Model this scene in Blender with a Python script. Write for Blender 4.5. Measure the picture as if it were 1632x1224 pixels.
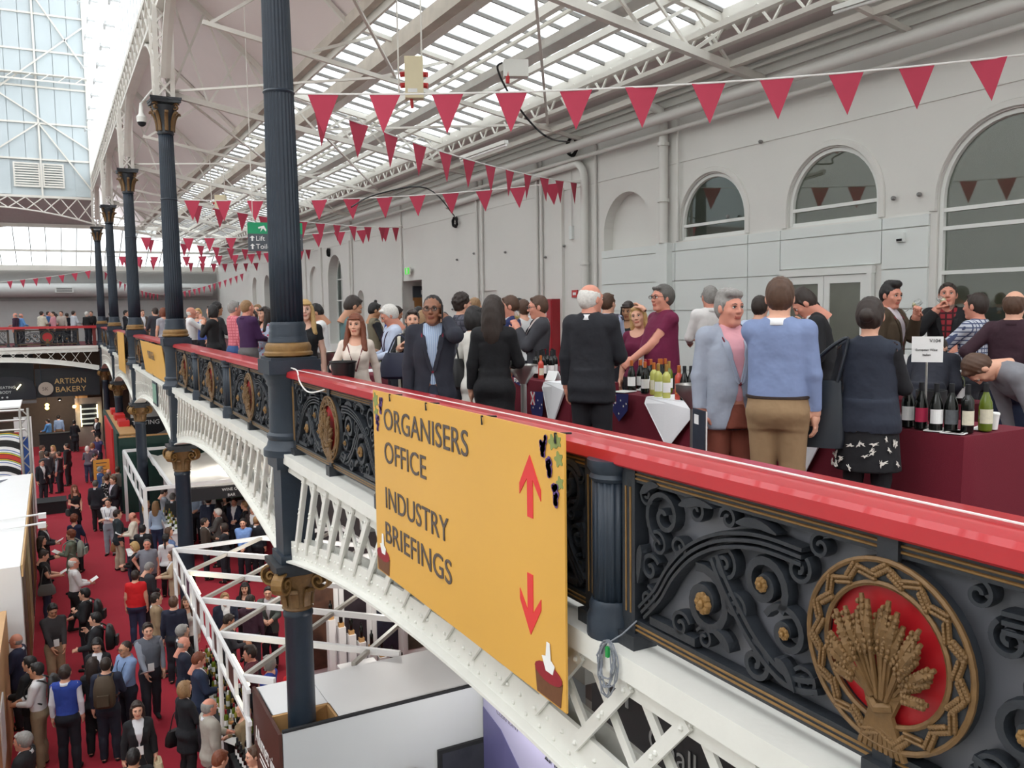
import bpy, math, random
import numpy as np
from mathutils import Vector, Matrix
random.seed(7); np.random.seed(7)
for o in list(bpy.data.objects): bpy.data.objects.remove(o)
SC = bpy.context.scene
COL = SC.collection
PI = math.pi

# ---------------------------------------------------------------- camera
FPX, CXP, CYP = 1352.0, 816.0, 612.0
CAMZ = 1.68
def _n(v): return v/np.linalg.norm(v)
_dY = _n(np.array([(80.0-CXP)/FPX, (502.0-CYP)/FPX, 1.0]))
_rl = math.radians(0.8)
_h = np.array([math.cos(_rl), -math.sin(_rl), 0.0])
_dn = _n(np.cross(_dY, _h))
if _dn[1] < 0: _dn = -_dn
_dX = _n(np.cross(_dn, _dY))
if _dX[0] < 0: _dX = -_dX
RC = np.stack([_dX, _dY, -_dn], 1)
CP = np.array([0.0, 0.0, CAMZ])
cam_d = bpy.data.cameras.new('camera')
cam = bpy.data.objects.new('camera', cam_d); COL.objects.link(cam)
cam_d.sensor_width = 36.0; cam_d.lens = FPX/1632.0*36.0
cam_d.clip_start = 0.05; cam_d.clip_end = 400
_m = Matrix.Identity(4)
for i in range(3):
    _m[i][0] = RC[0][i]; _m[i][1] = -RC[1][i]; _m[i][2] = -RC[2][i]; _m[i][3] = CP[i]
cam.matrix_world = _m
SC.camera = cam
def ray(x, y): return RC.T @ np.array([(x-CXP)/FPX, (y-CYP)/FPX, 1.0])
def onz(x, y, z):
    d = ray(x, y); return CP + d*((z-CP[2])/d[2])
def onx(x, y, X):
    d = ray(x, y); return CP + d*(X/d[0])
def ony(x, y, Y):
    d = ray(x, y); return CP + d*(Y/d[1])
def atd(x, y, zc): return CP + ray(x, y)*zc

# ---------------------------------------------------------------- world, exposure
W = bpy.data.worlds.new('overcast_sky'); SC.world = W; W.use_nodes = True
_bg = W.node_tree.nodes['Background']
_bg.inputs[0].default_value = (0.94, 0.975, 1.0, 1); _bg.inputs[1].default_value = 2.6
SC.view_settings.view_transform = 'Standard'
try: SC.view_settings.look = 'None'
except Exception: pass
SC.view_settings.exposure = 0.42
SC.view_settings.gamma = 1.0
SC.view_settings.use_curve_mapping = False

# ---------------------------------------------------------------- materials
def srgb(c):
    r = []
    for v in c:
        v = v/255.0
        r.append(v/12.92 if v <= 0.04045 else ((v+0.055)/1.055)**2.4)
    return r
MATS = {}
def mat(name, c, rough=0.6, metal=0.0, vary=0.12, scale=6.0, bump=0.0, bscale=40.0, emit=0.0, coat=0.0, c2=None):
    if name in MATS: return MATS[name]
    m = bpy.data.materials.new(name); m.use_nodes = True
    nt = m.node_tree; b = nt.nodes['Principled BSDF']
    lc = srgb(c)
    b.inputs['Roughness'].default_value = rough
    b.inputs['Metallic'].default_value = metal
    if coat: b.inputs['Coat Weight'].default_value = coat
    if vary > 0 or c2:
        tc = nt.nodes.new('ShaderNodeTexCoord'); nz = nt.nodes.new('ShaderNodeTexNoise')
        nz.inputs['Scale'].default_value = scale; nz.inputs['Detail'].default_value = 4
        nt.links.new(tc.outputs['Object'], nz.inputs['Vector'])
        mx = nt.nodes.new('ShaderNodeMix'); mx.data_type = 'RGBA'
        d = srgb(c2) if c2 else [v*(1-vary) for v in lc]
        l = lc if c2 else [min(1, v*(1+vary*0.6)) for v in lc]
        mx.inputs[6].default_value = (*d, 1); mx.inputs[7].default_value = (*l, 1)
        nt.links.new(nz.outputs['Fac'], mx.inputs[0])
        nt.links.new(mx.outputs[2], b.inputs['Base Color'])
    else:
        b.inputs['Base Color'].default_value = (*lc, 1)
    if bump > 0:
        tc2 = nt.nodes.new('ShaderNodeTexCoord'); n2 = nt.nodes.new('ShaderNodeTexNoise')
        n2.inputs['Scale'].default_value = bscale
        nt.links.new(tc2.outputs['Object'], n2.inputs['Vector'])
        bp = nt.nodes.new('ShaderNodeBump'); bp.inputs['Strength'].default_value = bump
        bp.inputs['Distance'].default_value = 0.02
        nt.links.new(n2.outputs['Fac'], bp.inputs['Height']); nt.links.new(bp.outputs['Normal'], b.inputs['Normal'])
    if emit > 0:
        b.inputs['Emission Color'].default_value = (*lc, 1); b.inputs['Emission Strength'].default_value = emit
    MATS[name] = m
    return m
def glassy(name, tint, trans=0.7, rough=0.1, gloss=0.1):
    if name in MATS: return MATS[name]
    m = bpy.data.materials.new(name); m.use_nodes = True; nt = m.node_tree
    for n in list(nt.nodes): nt.nodes.remove(n)
    out = nt.nodes.new('ShaderNodeOutputMaterial')
    tr = nt.nodes.new('ShaderNodeBsdfTransparent'); tr.inputs[0].default_value = (*srgb(tint), 1)
    df = nt.nodes.new('ShaderNodeBsdfTranslucent'); df.inputs[0].default_value = (*srgb(tint), 1)
    gl = nt.nodes.new('ShaderNodeBsdfGlossy'); gl.inputs['Roughness'].default_value = rough
    gl.inputs[0].default_value = (0.9, 0.9, 0.9, 1)
    m1 = nt.nodes.new('ShaderNodeMixShader'); m1.inputs[0].default_value = 1-trans
    nt.links.new(tr.outputs[0], m1.inputs[1]); nt.links.new(df.outputs[0], m1.inputs[2])
    m2 = nt.nodes.new('ShaderNodeMixShader'); m2.inputs[0].default_value = gloss
    nt.links.new(m1.outputs[0], m2.inputs[1]); nt.links.new(gl.outputs[0], m2.inputs[2])
    nt.links.new(m2.outputs[0], out.inputs[0])
    MATS[name] = m
    return m
WHITE = mat('white_paint', (226, 226, 220), 0.5, vary=0.07, scale=2.0, bump=0.05)
WHITEG = mat('white_girder_paint', (232, 231, 224), 0.45, vary=0.09, scale=5.0, bump=0.05)
STEEL = mat('white_steel', (222, 218, 210), 0.5, vary=0.12, scale=1.5)
WALLM = mat('wall_paint', (222, 221, 216), 0.7, vary=0.06, scale=0.8, bump=0.1, bscale=12)
PANELM = mat('cladding_paint', (222, 227, 224), 0.5, vary=0.03, scale=0.6)
BOARDM = mat('ceiling_board', (228, 216, 214), 0.8, vary=0.06, scale=0.7)
IRON = mat('dark_blue_iron', (38, 49, 62), 0.42, vary=0.25, scale=7, bump=0.08)
IRONB = mat('black_iron', (42, 46, 52), 0.45, vary=0.3, scale=12, bump=0.1)
GREYSH = mat('grey_sheet', (112, 113, 120), 0.35, vary=0.12, scale=1.2)
GOLD = mat('old_gold_paint', (140, 106, 60), 0.5, 0.25, vary=0.4, scale=14, bump=0.15)
GOLDB = mat('bronze_gold', (122, 92, 56), 0.5, 0.2, vary=0.45, scale=25, bump=0.2)
REDR = mat('red_gloss_paint', (184, 36, 44), 0.35, vary=0.1, scale=3, coat=0.3)
REDM = mat('medallion_red', (176, 26, 34), 0.4, vary=0.12, scale=9)
CARPET = mat('red_carpet', (166, 34, 52), 0.95, vary=0.14, scale=1.1, bump=0.2, bscale=300)
GFLOOR = mat('gallery_carpet', (96, 40, 48), 0.95, vary=0.15, scale=2, bump=0.2, bscale=200)
SLABM = mat('slab_soffit', (206, 204, 200), 0.8, vary=0.08, scale=1.0)
DARK = mat('dark_void', (30, 31, 34), 0.8, vary=0.1)
ROOFGL = glassy('roof_glass', (250, 252, 252), 0.72, 0.3, 0.04)
WINGL = glassy('window_glass', (190, 200, 196), 0.85, 0.02, 0.14)
CABLE = mat('black_cable', (26, 26, 28), 0.6, vary=0.1)
CORDW = mat('white_cord', (238, 236, 232), 0.7, vary=0.04)
BURG = mat('burgundy_cloth', (108, 18, 38), 0.9, vary=0.12, scale=3, bump=0.15, bscale=160)
WCLOTH = mat('white_cloth', (240, 240, 242), 0.85, vary=0.04, scale=3, bump=0.1, bscale=160)
CHROME = mat('steel_chrome', (190, 188, 184), 0.3, 0.9, vary=0.06)
FLAGM = mat('bunting_red', (186, 60, 84), 0.8, vary=0.08, scale=6)
PAPER = mat('paper_white', (240, 240, 238), 0.7, vary=0.03)

# ---------------------------------------------------------------- mesh helpers
def V3(*a): return np.array(a, float)
class MB:
    def __init__(s): s.v = []; s.f = []; s.m = []; s.cm = 0
    def add(s, vs, fs):
        k = len(s.v); s.v.extend([tuple(map(float, p)) for p in vs])
        s.f.extend([tuple(i+k for i in f) for f in fs]); s.m.extend([s.cm]*len(fs)); return s
    def box(s, x0, x1, y0, y1, z0, z1):
        vs = [(x, y, z) for z in (z0, z1) for y in (y0, y1) for x in (x0, x1)]
        return s.add(vs, [(0,2,3,1),(4,5,7,6),(0,1,5,4),(2,6,7,3),(0,4,6,2),(1,3,7,5)])
    def bar(s, p, q, w, h, up=(0,0,1)):
        p = np.array(p, float); q = np.array(q, float); d = _n(q-p); up = np.array(up, float)
        sx = np.cross(d, up)
        if np.linalg.norm(sx) < 1e-5: sx = np.cross(d, (1,0,0))
        sx = _n(sx)*w/2; sz = _n(np.cross(sx, d))*h/2
        vs = [p-sx-sz, p+sx-sz, p+sx+sz, p-sx+sz, q-sx-sz, q+sx-sz, q+sx+sz, q-sx+sz]
        return s.add(vs, [(0,3,2,1),(4,5,6,7),(0,1,5,4),(1,2,6,5),(2,3,7,6),(3,0,4,7)])
    def tube(s, pts, r, n=8, closed=False, flat=None):
        pts = [np.array(p, float) for p in pts]; N = len(pts)
        rs = r if hasattr(r, '__len__') else [r]*N
        t0 = None; base = len(s.v); vs = []; fs = []
        for i in range(N):
            a = pts[(i-1) % N] if (closed or i > 0) else pts[0]
            b = pts[(i+1) % N] if (closed or i < N-1) else pts[-1]
            t = b-a; L = np.linalg.norm(t); t = t/L if L > 1e-9 else np.array([0,0,1.])
            if flat is not None: u = np.array(flat, float)
            elif t0 is None:
                u = np.array([0,0,1.]) if abs(t[2]) < 0.9 else np.array([1.,0,0])
            else: u = t0
            u = u - t*np.dot(u, t); u = u/max(1e-9, np.linalg.norm(u)); w = np.cross(t, u); t0 = u
            for j in range(n):
                a_ = 2*PI*j/n
                vs.append(pts[i] + rs[i]*(math.cos(a_)*u + math.sin(a_)*w))
        for i in range(N if closed else N-1):
            i2 = (i+1) % N
            for j in range(n):
                j2 = (j+1) % n
                fs.append((i*n+j, i*n+j2, i2*n+j2, i2*n+j))
        if not closed:
            fs.append(tuple(range(n-1, -1, -1))); fs.append(tuple((N-1)*n+j for j in range(n)))
        return s.add(vs, fs)
    def ribbon(s, pts, w, d, axis=(1,0,0)):
        # rectangular section band: width w in plane, depth d along axis; w may be a list
        pts = [np.array(p, float) for p in pts]; N = len(pts); ax = _n(np.array(axis, float))
        ws = w if hasattr(w, '__len__') else [w]*N
        vs = []; fs = []
        for i in range(N):
            t = pts[min(i+1, N-1)]-pts[max(i-1, 0)]; t = _n(t); nrm = _n(np.cross(ax, t))
            a = nrm*ws[i]/2; b = ax*d/2
            vs += [pts[i]-a*0.75-b, pts[i]+a*0.75-b, pts[i]+a, pts[i]+a*0.75+b, pts[i]-a*0.75+b, pts[i]-a]
        for i in range(N-1):
            for j in range(6):
                j2 = (j+1) % 6
                fs.append((i*6+j, i*6+j2, (i+1)*6+j2, (i+1)*6+j))
        fs.append((5,4,3,2,1,0)); k = (N-1)*6; fs.append(tuple(k+j for j in range(6)))
        return s.add(vs, fs)
    def lathe(s, prof, n=24, c=(0,0,0), cap=True, flute=0, fd=0.0):
        vs = []; fs = []; N = len(prof)
        for (r, z) in prof:
            for j in range(n):
                a = 2*PI*j/n
                rr = r*(1-fd*(0.5+0.5*math.cos(a*flute))) if flute else r
                vs.append((c[0]+rr*math.cos(a), c[1]+rr*math.sin(a), c[2]+z))
        for i in range(N-1):
            for j in range(n):
                j2 = (j+1) % n
                fs.append((i*n+j, i*n+j2, (i+1)*n+j2, (i+1)*n+j))
        if cap:
            fs.append(tuple(range(n-1, -1, -1))); fs.append(tuple((N-1)*n+j for j in range(n)))
        return s.add(vs, fs)
    def prism(s, poly, o, e1, e2, e3):
        # polygon (2d) in plane o + a*e1 + b*e2, extruded by vector e3
        o, e1, e2, e3 = [np.array(t, float) for t in (o, e1, e2, e3)]
        n = len(poly); vs = [o+a*e1+b*e2 for a, b in poly] + [o+a*e1+b*e2+e3 for a, b in poly]
        fs = [tuple(range(n-1, -1, -1)), tuple(range(n, 2*n))]
        for i in range(n):
            j = (i+1) % n; fs.append((i, j, n+j, n+i))
        return s.add(vs, fs)
    def ball(s, c, r, nu=8, nv=6, sc=(1,1,1)):
        vs = []; fs = []
        for i in range(1, nv):
            t = PI*i/nv
            for j in range(nu):
                a = 2*PI*j/nu
                vs.append((c[0]+r*sc[0]*math.sin(t)*math.cos(a), c[1]+r*sc[1]*math.sin(t)*math.sin(a), c[2]+r*sc[2]*math.cos(t)))
        vs.append((c[0], c[1], c[2]+r*sc[2])); vs.append((c[0], c[1], c[2]-r*sc[2])); T = len(vs)-2
        for i in range(nv-2):
            for j in range(nu):
                j2 = (j+1) % nu; fs.append((i*nu+j, (i+1)*nu+j, (i+1)*nu+j2, i*nu+j2))
        for j in range(nu):
            j2 = (j+1) % nu; fs.append((T, j, j2)); fs.append((T+1, (nv-2)*nu+j2, (nv-2)*nu+j))
        return s.add(vs, fs)
    def mesh(s, name, mats, smooth=False, fixn=True):
        me = bpy.data.meshes.new(name); me.from_pydata(s.v, [], s.f)
        for m in (mats if isinstance(mats, (list, tuple)) else [mats]): me.materials.append(m)
        if isinstance(mats, (list, tuple)) and len(mats) > 1:
            me.polygons.foreach_set('material_index', s.m)
        if fixn:
            import bmesh
            bm = bmesh.new(); bm.from_mesh(me); bmesh.ops.recalc_face_normals(bm, faces=bm.faces); bm.to_mesh(me); bm.free()
        if smooth:
            me.polygons.foreach_set('use_smooth', [True]*len(me.polygons))
            if smooth != 'all':
                try: me.set_sharp_from_angle(angle=math.radians(38))
                except Exception: pass
        me.update()
        return me
def put(name, me, parent=None, loc=None, rz=0.0, label=None, cat=None, group=None, kind=None, mw=None, scale=None):
    o = bpy.data.objects.new(name, me); COL.objects.link(o)
    if parent is not None: o.parent = parent
    if mw is not None: o.matrix_local = mw
    else:
        if loc is not None: o.location = [float(t) for t in loc]
        if rz: o.rotation_euler = (0, 0, rz)
        if scale is not None: o.scale = scale if hasattr(scale, '__len__') else (scale,)*3
    if label: o['label'] = label
    if cat: o['category'] = cat
    if group: o['group'] = group
    if kind: o['kind'] = kind
    return o
def build(mb, name, mats, parent=None, smooth=False, **kw):
    return put(name, mb.mesh(name, mats, smooth), parent, **kw)
def thing(name, label, cat, loc=(0,0,0), rz=0.0, group=None):
    return put(name, None, None, loc, rz, label, cat, group)
def struct(name, mb, mats, parent=None, smooth=False):
    return put(name, mb.mesh(name, mats, smooth), parent, kind=None if parent else 'structure')
def smooth_curve(pts, n=6):
    # catmull-rom
    P = [np.array(p, float) for p in pts]; out = []
    for i in range(len(P)-1):
        p0 = P[max(i-1, 0)]; p1 = P[i]; p2 = P[i+1]; p3 = P[min(i+2, len(P)-1)]
        for k in range(n):
            t = k/n
            out.append(0.5*((2*p1)+(-p0+p2)*t+(2*p0-5*p1+4*p2-p3)*t*t+(-p0+3*p1-3*p2+p3)*t**3))
    out.append(P[-1]); return out
def text_mesh(body, size, depth=0.003, align='LEFT', spacing=1.0, line=1.0, width=1.0, bold=0.0):
    cu = bpy.data.curves.new('lettering', 'FONT'); cu.body = body; cu.size = size; cu.extrude = depth/2
    cu.align_x = align; cu.space_character = spacing; cu.space_line = line; cu.resolution_u = 4
    if bold: cu.offset = bold
    ob = bpy.data.objects.new('tmp', cu); COL.objects.link(ob)
    dg = bpy.context.evaluated_depsgraph_get(); me = bpy.data.meshes.new_from_object(ob.evaluated_get(dg))
    bpy.data.objects.remove(ob)
    if width != 1.0: me.transform(Matrix.Diagonal((width, 1, 1, 1)))
    return me
def put_text(body, size, mtx, m, parent, name='lettering', **kw):
    me = text_mesh(body, size, **kw); me.materials.clear(); me.materials.append(m)
    return put(name, me, parent, mw=mtx)
def frame(o, e1, e2):
    # matrix with local x along e1, local y along e2
    e1 = Vector(e1).normalized(); e2 = Vector(e2).normalized(); e3 = e1.cross(e2)
    M = Matrix.Identity(4)
    for i in range(3):
        M[i][0] = e1[i]; M[i][1] = e2[i]; M[i][2] = e3[i]; M[i][3] = float(o[i])
    return M
# ================================================================ structure
LZ = -5.75                    # lower hall floor
XC = 2.465                    # arcade line
DB = 10.36                    # bay length
YC = [-0.23 + DB*k for k in range(6)]
XW = 10.04                    # gallery back wall
YE = 51.57                    # end arcade line
YW = 60.3                     # end wall
# floors
m = MB().box(-30, 12, -14, 62, LZ-0.2, LZ-0.012); struct('floor', m, mat('hall_floor', (150, 146, 140), 0.7, vary=0.1, scale=0.7))
m = MB().box(-1.7, 6.6, 9.0, 57.0, LZ-0.012, LZ); struct('floor', m, CARPET)
m = MB().box(2.62, XW+0.05, -6, YW, -0.22, 0.0); fl2 = struct('floor', m, [GFLOOR])
m = MB().box(2.62, XW+0.05, -6, YW, -0.30, -0.222); struct('ceiling', m, SLABM)
m = MB().box(-30, 2.60, YE+0.15, YW, -0.22, 0.0); struct('floor', m, GFLOOR)
m = MB().box(-30, 2.60, YE+0.15, YW, -0.30, -0.222); struct('ceiling', m, SLABM)
# dark joists under the gallery
for k in range(26):
    y = -4 + k*2.07
    if any(abs(y-c) < 0.35 for c in YC): continue
    struct('trim_1', MB().box(2.75, XW-0.1, y-0.08, y+0.08, -0.62, -0.30), SLABM)

# ---- gallery back wall with arched openings, drawn along Y
def arch_pts(yc, r, zs, n=20):
    return [(yc + r*math.cos(PI*i/n), zs + r*math.sin(PI*i/n)) for i in range(n+1)]   # from +r to -r
class Wall:
    def __init__(s, x, dep, z0, z1, axis='y', sgn=1):
        s.mb = MB(); s.x = x; s.d = dep; s.z0 = z0; s.z1 = z1; s.ax = axis; s.sg = sgn
    def p(s, y, z, d=0.0):
        return (s.x + d*s.sg, y, z) if s.ax == 'y' else (y, s.x + d*s.sg, z)
    def quad(s, y0, y1, z0, z1):
        if y1-y0 < 1e-4 or z1-z0 < 1e-4: return
        s.mb.add([s.p(y0, z0), s.p(y1, z0), s.p(y1, z1), s.p(y0, z1)], [(0,1,2,3)])
    def opening(s, y0, y1, zs, zb, arch=True, back=False, dep=None):
        # opening between y0..y1, bottom zb, springing (or flat top) zs
        dep = dep or s.d
        s.quad(y0, y1, s.z0, zb)
        r = (y1-y0)/2; yc = (y0+y1)/2
        pts = arch_pts(yc, r, zs) if arch else [(y1, zs), (y0, zs)]
        for (a, b) in zip(pts[:-1], pts[1:]):
            s.mb.add([s.p(a[0], a[1]), s.p(b[0], b[1]), s.p(b[0], s.z1), s.p(a[0], s.z1)], [(0,1,2,3)])
        loop = [(y0, zb), (y1, zb)] + pts
        n = len(loop)
        vs = [s.p(a, b) for a, b in loop] + [s.p(a, b, dep) for a, b in loop]
        s.mb.add(vs, [(i, (i+1) % n, n+(i+1) % n, n+i) for i in range(n)])
        if back: s.mb.add([s.p(a, b, dep) for a, b in loop], [tuple(range(n))])
w = Wall(XW, 0.22, -0.3, 6.6)
WINS = []
ops = [(5.15, 7.06, 2.98, 0.0, True, False, 0.25),     # tall glazed arch
       (7.95, 9.57, 3.12, 2.85, True, False, 0.18), (10.49, 12.11, 3.12, 2.85, True, False, 0.18),
       (12.97, 14.52, 3.15, 2.82, True, True, 0.22), (19.3, 20.22, 2.15, 0.0, False, True, 0.05), (24.26, 25.97, 2.6, 0.0, False, False, 1.2),
       (29.75, 30.5, 2.05, 0.6, True, True, 0.25), (32.3, 34.2, 2.95, 0.35, True, False, 0.45),
       (35.6, 37.0, 2.9, 0.35, True, True, 0.12), (38.6, 40.0, 2.9, 0.35, True, False, 0.45), (41.6, 43.0, 2.9, 0.35, True, True, 0.2),
       (44.6, 46.0, 2.9, 0.35, True, False, 0.45), (47.6, 49.0, 2.9, 0.35, True, True, 0.2)]
yy = -6.0
for (a, b, zs, zb, ar, bk, dp) in ops:
    w.quad(yy, a, w.z0, w.z1); w.opening(a, b, zs, zb, ar, bk, dp); yy = b
w.quad(yy, YW, w.z0, w.z1)
wall_r = struct('wall_right', w.mb, WALLM)
struct('wall_right', MB().box(XW+0.02, XW+0.3, -6, YW, LZ, -0.3), mat('under_wall', (120, 118, 116), 0.8))
# room behind the back wall so the panes look into a dim interior
m = MB(); m.box(XW+2.6, XW+2.7, -2, 31, 0, 5.2); m.box(XW+0.3, XW+2.7, -2, 31, 5.2, 5.3); m.box(XW+0.3, XW+2.7, -2, 31, -0.1, 0.0)
m.box(XW+0.3, XW+2.6, -2.1, -2, 0, 5.2); m.box(XW+0.3, XW+2.6, 23.9, 24.0, 0, 5.2); m.box(XW+0.3, XW+2.6, 30.9, 31, 0, 5.2)
struct('wall_back_room', m, mat('room_wall', (196, 190, 176), 0.8))
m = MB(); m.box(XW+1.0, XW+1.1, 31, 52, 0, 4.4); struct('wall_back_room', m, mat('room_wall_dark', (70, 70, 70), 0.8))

# ceiling lamp behind the large arch; the others are added to brighten the rooms
for (y, e_) in ((4.6, 10.0), (8.8, 3.5), (11.6, 2.5), (25.2, 3.0)):
    l = thing('ceiling_lamp', {4.6: 'bright ceiling lamp inside the room behind the large arch', 8.8: 'added ceiling lamp brightening the room behind the second arched window', 11.6: 'added ceiling lamp brightening the room behind the first arched window', 25.2: 'added ceiling lamp brightening the passage behind the exit doorway'}[y], 'lamp', (XW+(1.7 if y < 20 else 0.75), y, 5.19 if y < 20 else 2.69))
    build(MB().lathe([(0.3,-0.06),(0.3,0.0)], 20), 'diffuser', mat('lamp_glow_%d' % int(y), (255,236,200), 0.4, vary=0, emit=e_), l); build(MB().lathe([(0.32,-0.02),(0.32,0.0)], 20), 'rim', WHITE, l)
# windows: frame bars, pane
FRM = mat('window_frame_white', (228, 230, 226), 0.4, vary=0.03)
def arch_frame(yc, r, zs, zb, wd=0.055):
    pts = [(yc+r, zb), (yc+r, zs)] + arch_pts(yc, r, zs)[1:-1] + [(yc-r, zs), (yc-r, zb)]
    return pts
def window_arch(no, yc, r, zs, zb, bars, dep=0.08, mull=()):
    f = MB(); pts = arch_frame(yc, r-0.03, zs, zb+0.03)
    f.ribbon([(XW+dep, a, b) for a, b in pts], 0.07, 0.09)
    f.bar((XW+dep, yc-r, zb+0.03), (XW+dep, yc+r, zb+0.03), 0.07, 0.06)
    wobj = struct('window_%d' % no, f, FRM)
    for z in bars:
        h = r-0.03 if z <= zs else math.sqrt(max(0, (r-0.03)**2-(z-zs)**2))
        build(MB().bar((XW+dep, yc-h, z), (XW+dep, yc+h, z), 0.08, 0.05), 'transom', FRM, wobj)
    for y in mull:
        h = zs + math.sqrt(max(0, r*r-(y-yc)**2))
        build(MB().bar((XW+dep, y, zb), (XW+dep, y, h), 0.05, 0.05, up=(1,0,0)), 'mullion', FRM, wobj)
    zlist = sorted([zb] + list(bars))
    for i, z in enumerate(zlist):
        top = zlist[i+1] if i+1 < len(zlist) else None
        if top is not None:
            poly = [(yc-r, z), (yc+r, z), (yc+r, top), (yc-r, top)]
            if top > zs:
                continue
        else:
            a0 = z
            if a0 <= zs: poly = [(yc-r, a0), (yc+r, a0)] + arch_pts(yc, r, zs)
            else:
                h = math.sqrt(r*r-(a0-zs)**2); th = math.asin((a0-zs)/r)
                poly = [(yc+r*math.cos(t), zs+r*math.sin(t)) for t in np.linspace(th, PI-th, 18)]
        build(MB().prism(poly, (XW+dep, 0, 0), (0,1,0), (0,0,1), (0.012, 0, 0)), 'pane', WINGL, wobj)
    return wobj
window_arch(1, 11.30, 0.81, 3.12, 2.85, [3.10])
window_arch(2, 8.76, 0.81, 3.12, 2.85, [3.10])
window_arch(3, 6.105, 0.955, 2.98, 0.0, [2.06, 2.62, 2.85])
window_arch(4, 33.25, 0.95, 2.95, 0.35, [1.2, 2.1, 2.95], 0.38, (32.93, 33.57))
window_arch(5, 39.3, 0.7, 2.9, 0.35, [1.2, 2.1, 2.9], 0.38, (39.3,))
window_arch(6, 45.3, 0.7, 2.9, 0.35, [1.2, 2.1, 2.9], 0.38, (45.3,))
# raised surrounds
for (yc, r, zs, zb) in ((11.30, 0.81, 3.12, 2.85), (8.76, 0.81, 3.12, 2.85), (6.105, 0.955, 2.98, 2.85)):
    pts = arch_frame(yc, r+0.06, zs, zb)
    struct('trim_2', MB().ribbon([(XW-0.01, a, b) for a, b in pts], 0.10, 0.05), WALLM)
# door under window 2: glazed white double door
d = thing('door_1', 'white double door with tall glass panes set in grey cladding', 'door', (XW-0.05, 0, 0)); d['kind'] = 'structure'; del d['category']; del d['label']
m = MB(); m.box(-0.04, 0.04, 7.97, 8.05, 0, 2.1); m.box(-0.04, 0.04, 9.56, 9.64, 0, 2.1); m.box(-0.042, 0.042, 7.96, 9.65, 2.1, 2.2)
build(m, 'door_frame', FRM, d)
for y0 in (8.06, 8.81):
    m = MB(); m.box(-0.02, 0.03, y0, y0+0.1, 0.02, 2.09); m.box(-0.02, 0.03, y0+0.64, y0+0.74, 0.02, 2.09); m.box(-0.02, 0.03, y0+0.1, y0+0.64, 1.98, 2.09); m.box(-0.02, 0.03, y0+0.1, y0+0.64, 0.02, 0.25)
    lf = build(m, 'door_leaf', FRM, d)
    build(MB().box(0.0, 0.015, y0+0.1, y0+0.64, 0.25, 1.98), 'pane', mat('door_glass', (112, 114, 104), 0.12, vary=0.25, scale=2), lf)
# cladding panels (grey-white boards), one object each
ph = 0.534; vs = [-2.6, -0.4, 1.6, 3.4, 5.05, 7.15, 7.86, 9.69, 10.39, 12.22, 12.66, 14.56]
for a, b in zip(vs[:-1], vs[1:]):
    for r_ in range(6):
        z0 = r_*ph + (0.0 if r_ else 0.0); z1 = min(2.83, (r_+1)*ph)
        if r_ == 5: z1 = 2.83
        if z1-z0 < 0.05: continue
        if (a, b) == (5.05, 7.15): continue
        if (a, b) == (7.86, 9.69):
            if z0 < 2.1: continue
            z0 = max(z0, 2.215)
        put('panel', MB().box(XW-0.035, XW-0.001, a+0.008, b-0.008, z0+0.008 if r_ else 0, z1-0.008).mesh('panel', PANELM), wall_r)
put('cladding_top', MB().box(XW-0.06, XW-0.03, -2.6, 5.0, 2.80, 2.83).mesh('cladding_top', PANELM), wall_r)
# boxed pier and string courses
m = MB().box(XW-0.16, XW-0.03, 12.3, 12.62, 0, 2.83); struct('trim_3', m, PANELM)
for (z, y0, y1, h, p_) in ((4.25, -6, 60, 0.03, 0.015), (4.86, 13, 60, 0.03, 0.02), (5.28, -6, 60, 0.05, 0.05), (5.62, -6, 60, 0.22, 0.12), (5.42, -6, 60, 0.04, 0.08)):
    struct('trim_4', MB().box(XW-p_, XW+0.02, y0, y1, z-h/2, z+h/2), WALLM)
for y in (16.2, 31.3, 35.1, 37.6, 40.6, 43.6):   # pilasters
    struct('trim_5', MB().box(XW-0.07, XW, y-0.16, y+0.16, 0, 4.3), WALLM)
# exit doorway interior
d = put('door_2', None, None, (XW, 25.9, 0), kind='structure')
WOODD = mat('oak_door', (170, 118, 70), 0.5, vary=0.2, scale=4)
build(MB().box(0.42, 1.12, 0, 0.05, 0, 1.98), 'door_leaf', WOODD, d)
build(MB().box(0.36, 1.18, -0.02, 0.03, 1.98, 2.08), 'door_frame', WOODD, d)
build(MB().box(0.36, 1.18, -0.02, 0.03, 2.08, 2.45), 'sign_panel', mat('sign_slate', (74, 80, 88), 0.5), d)
build(MB().box(0.80, 0.95, -0.01, 0.0, 1.0, 1.75), 'pane', mat('dark_pane', (40, 42, 44), 0.1), d)
put_text('Exit', 0.2, frame((0.62, -0.03, 2.18), (1,0,0), (0,0,1)), PAPER, d)
struct('wall_back_room', MB().box(XW+1.2, XW+1.25, 24.0, 26.3, 0, 2.7), mat('passage', (120, 118, 114), 0.8))
# end wall; plain unseen left and back walls added so light enters only from above
we = MB(); we.box(-30, XW+0.3, YW, YW+0.2, LZ, 4.45); struct('wall_far', we, mat('end_wall', (172, 172, 170), 0.8, vary=0.05))
struct('wall_left', MB().box(-30.2, -30, -14, 62, LZ, 17), WALLM)
struct('wall_back', MB().box(-30, 12, -14.2, -14, LZ, 17), WALLM)

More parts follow.
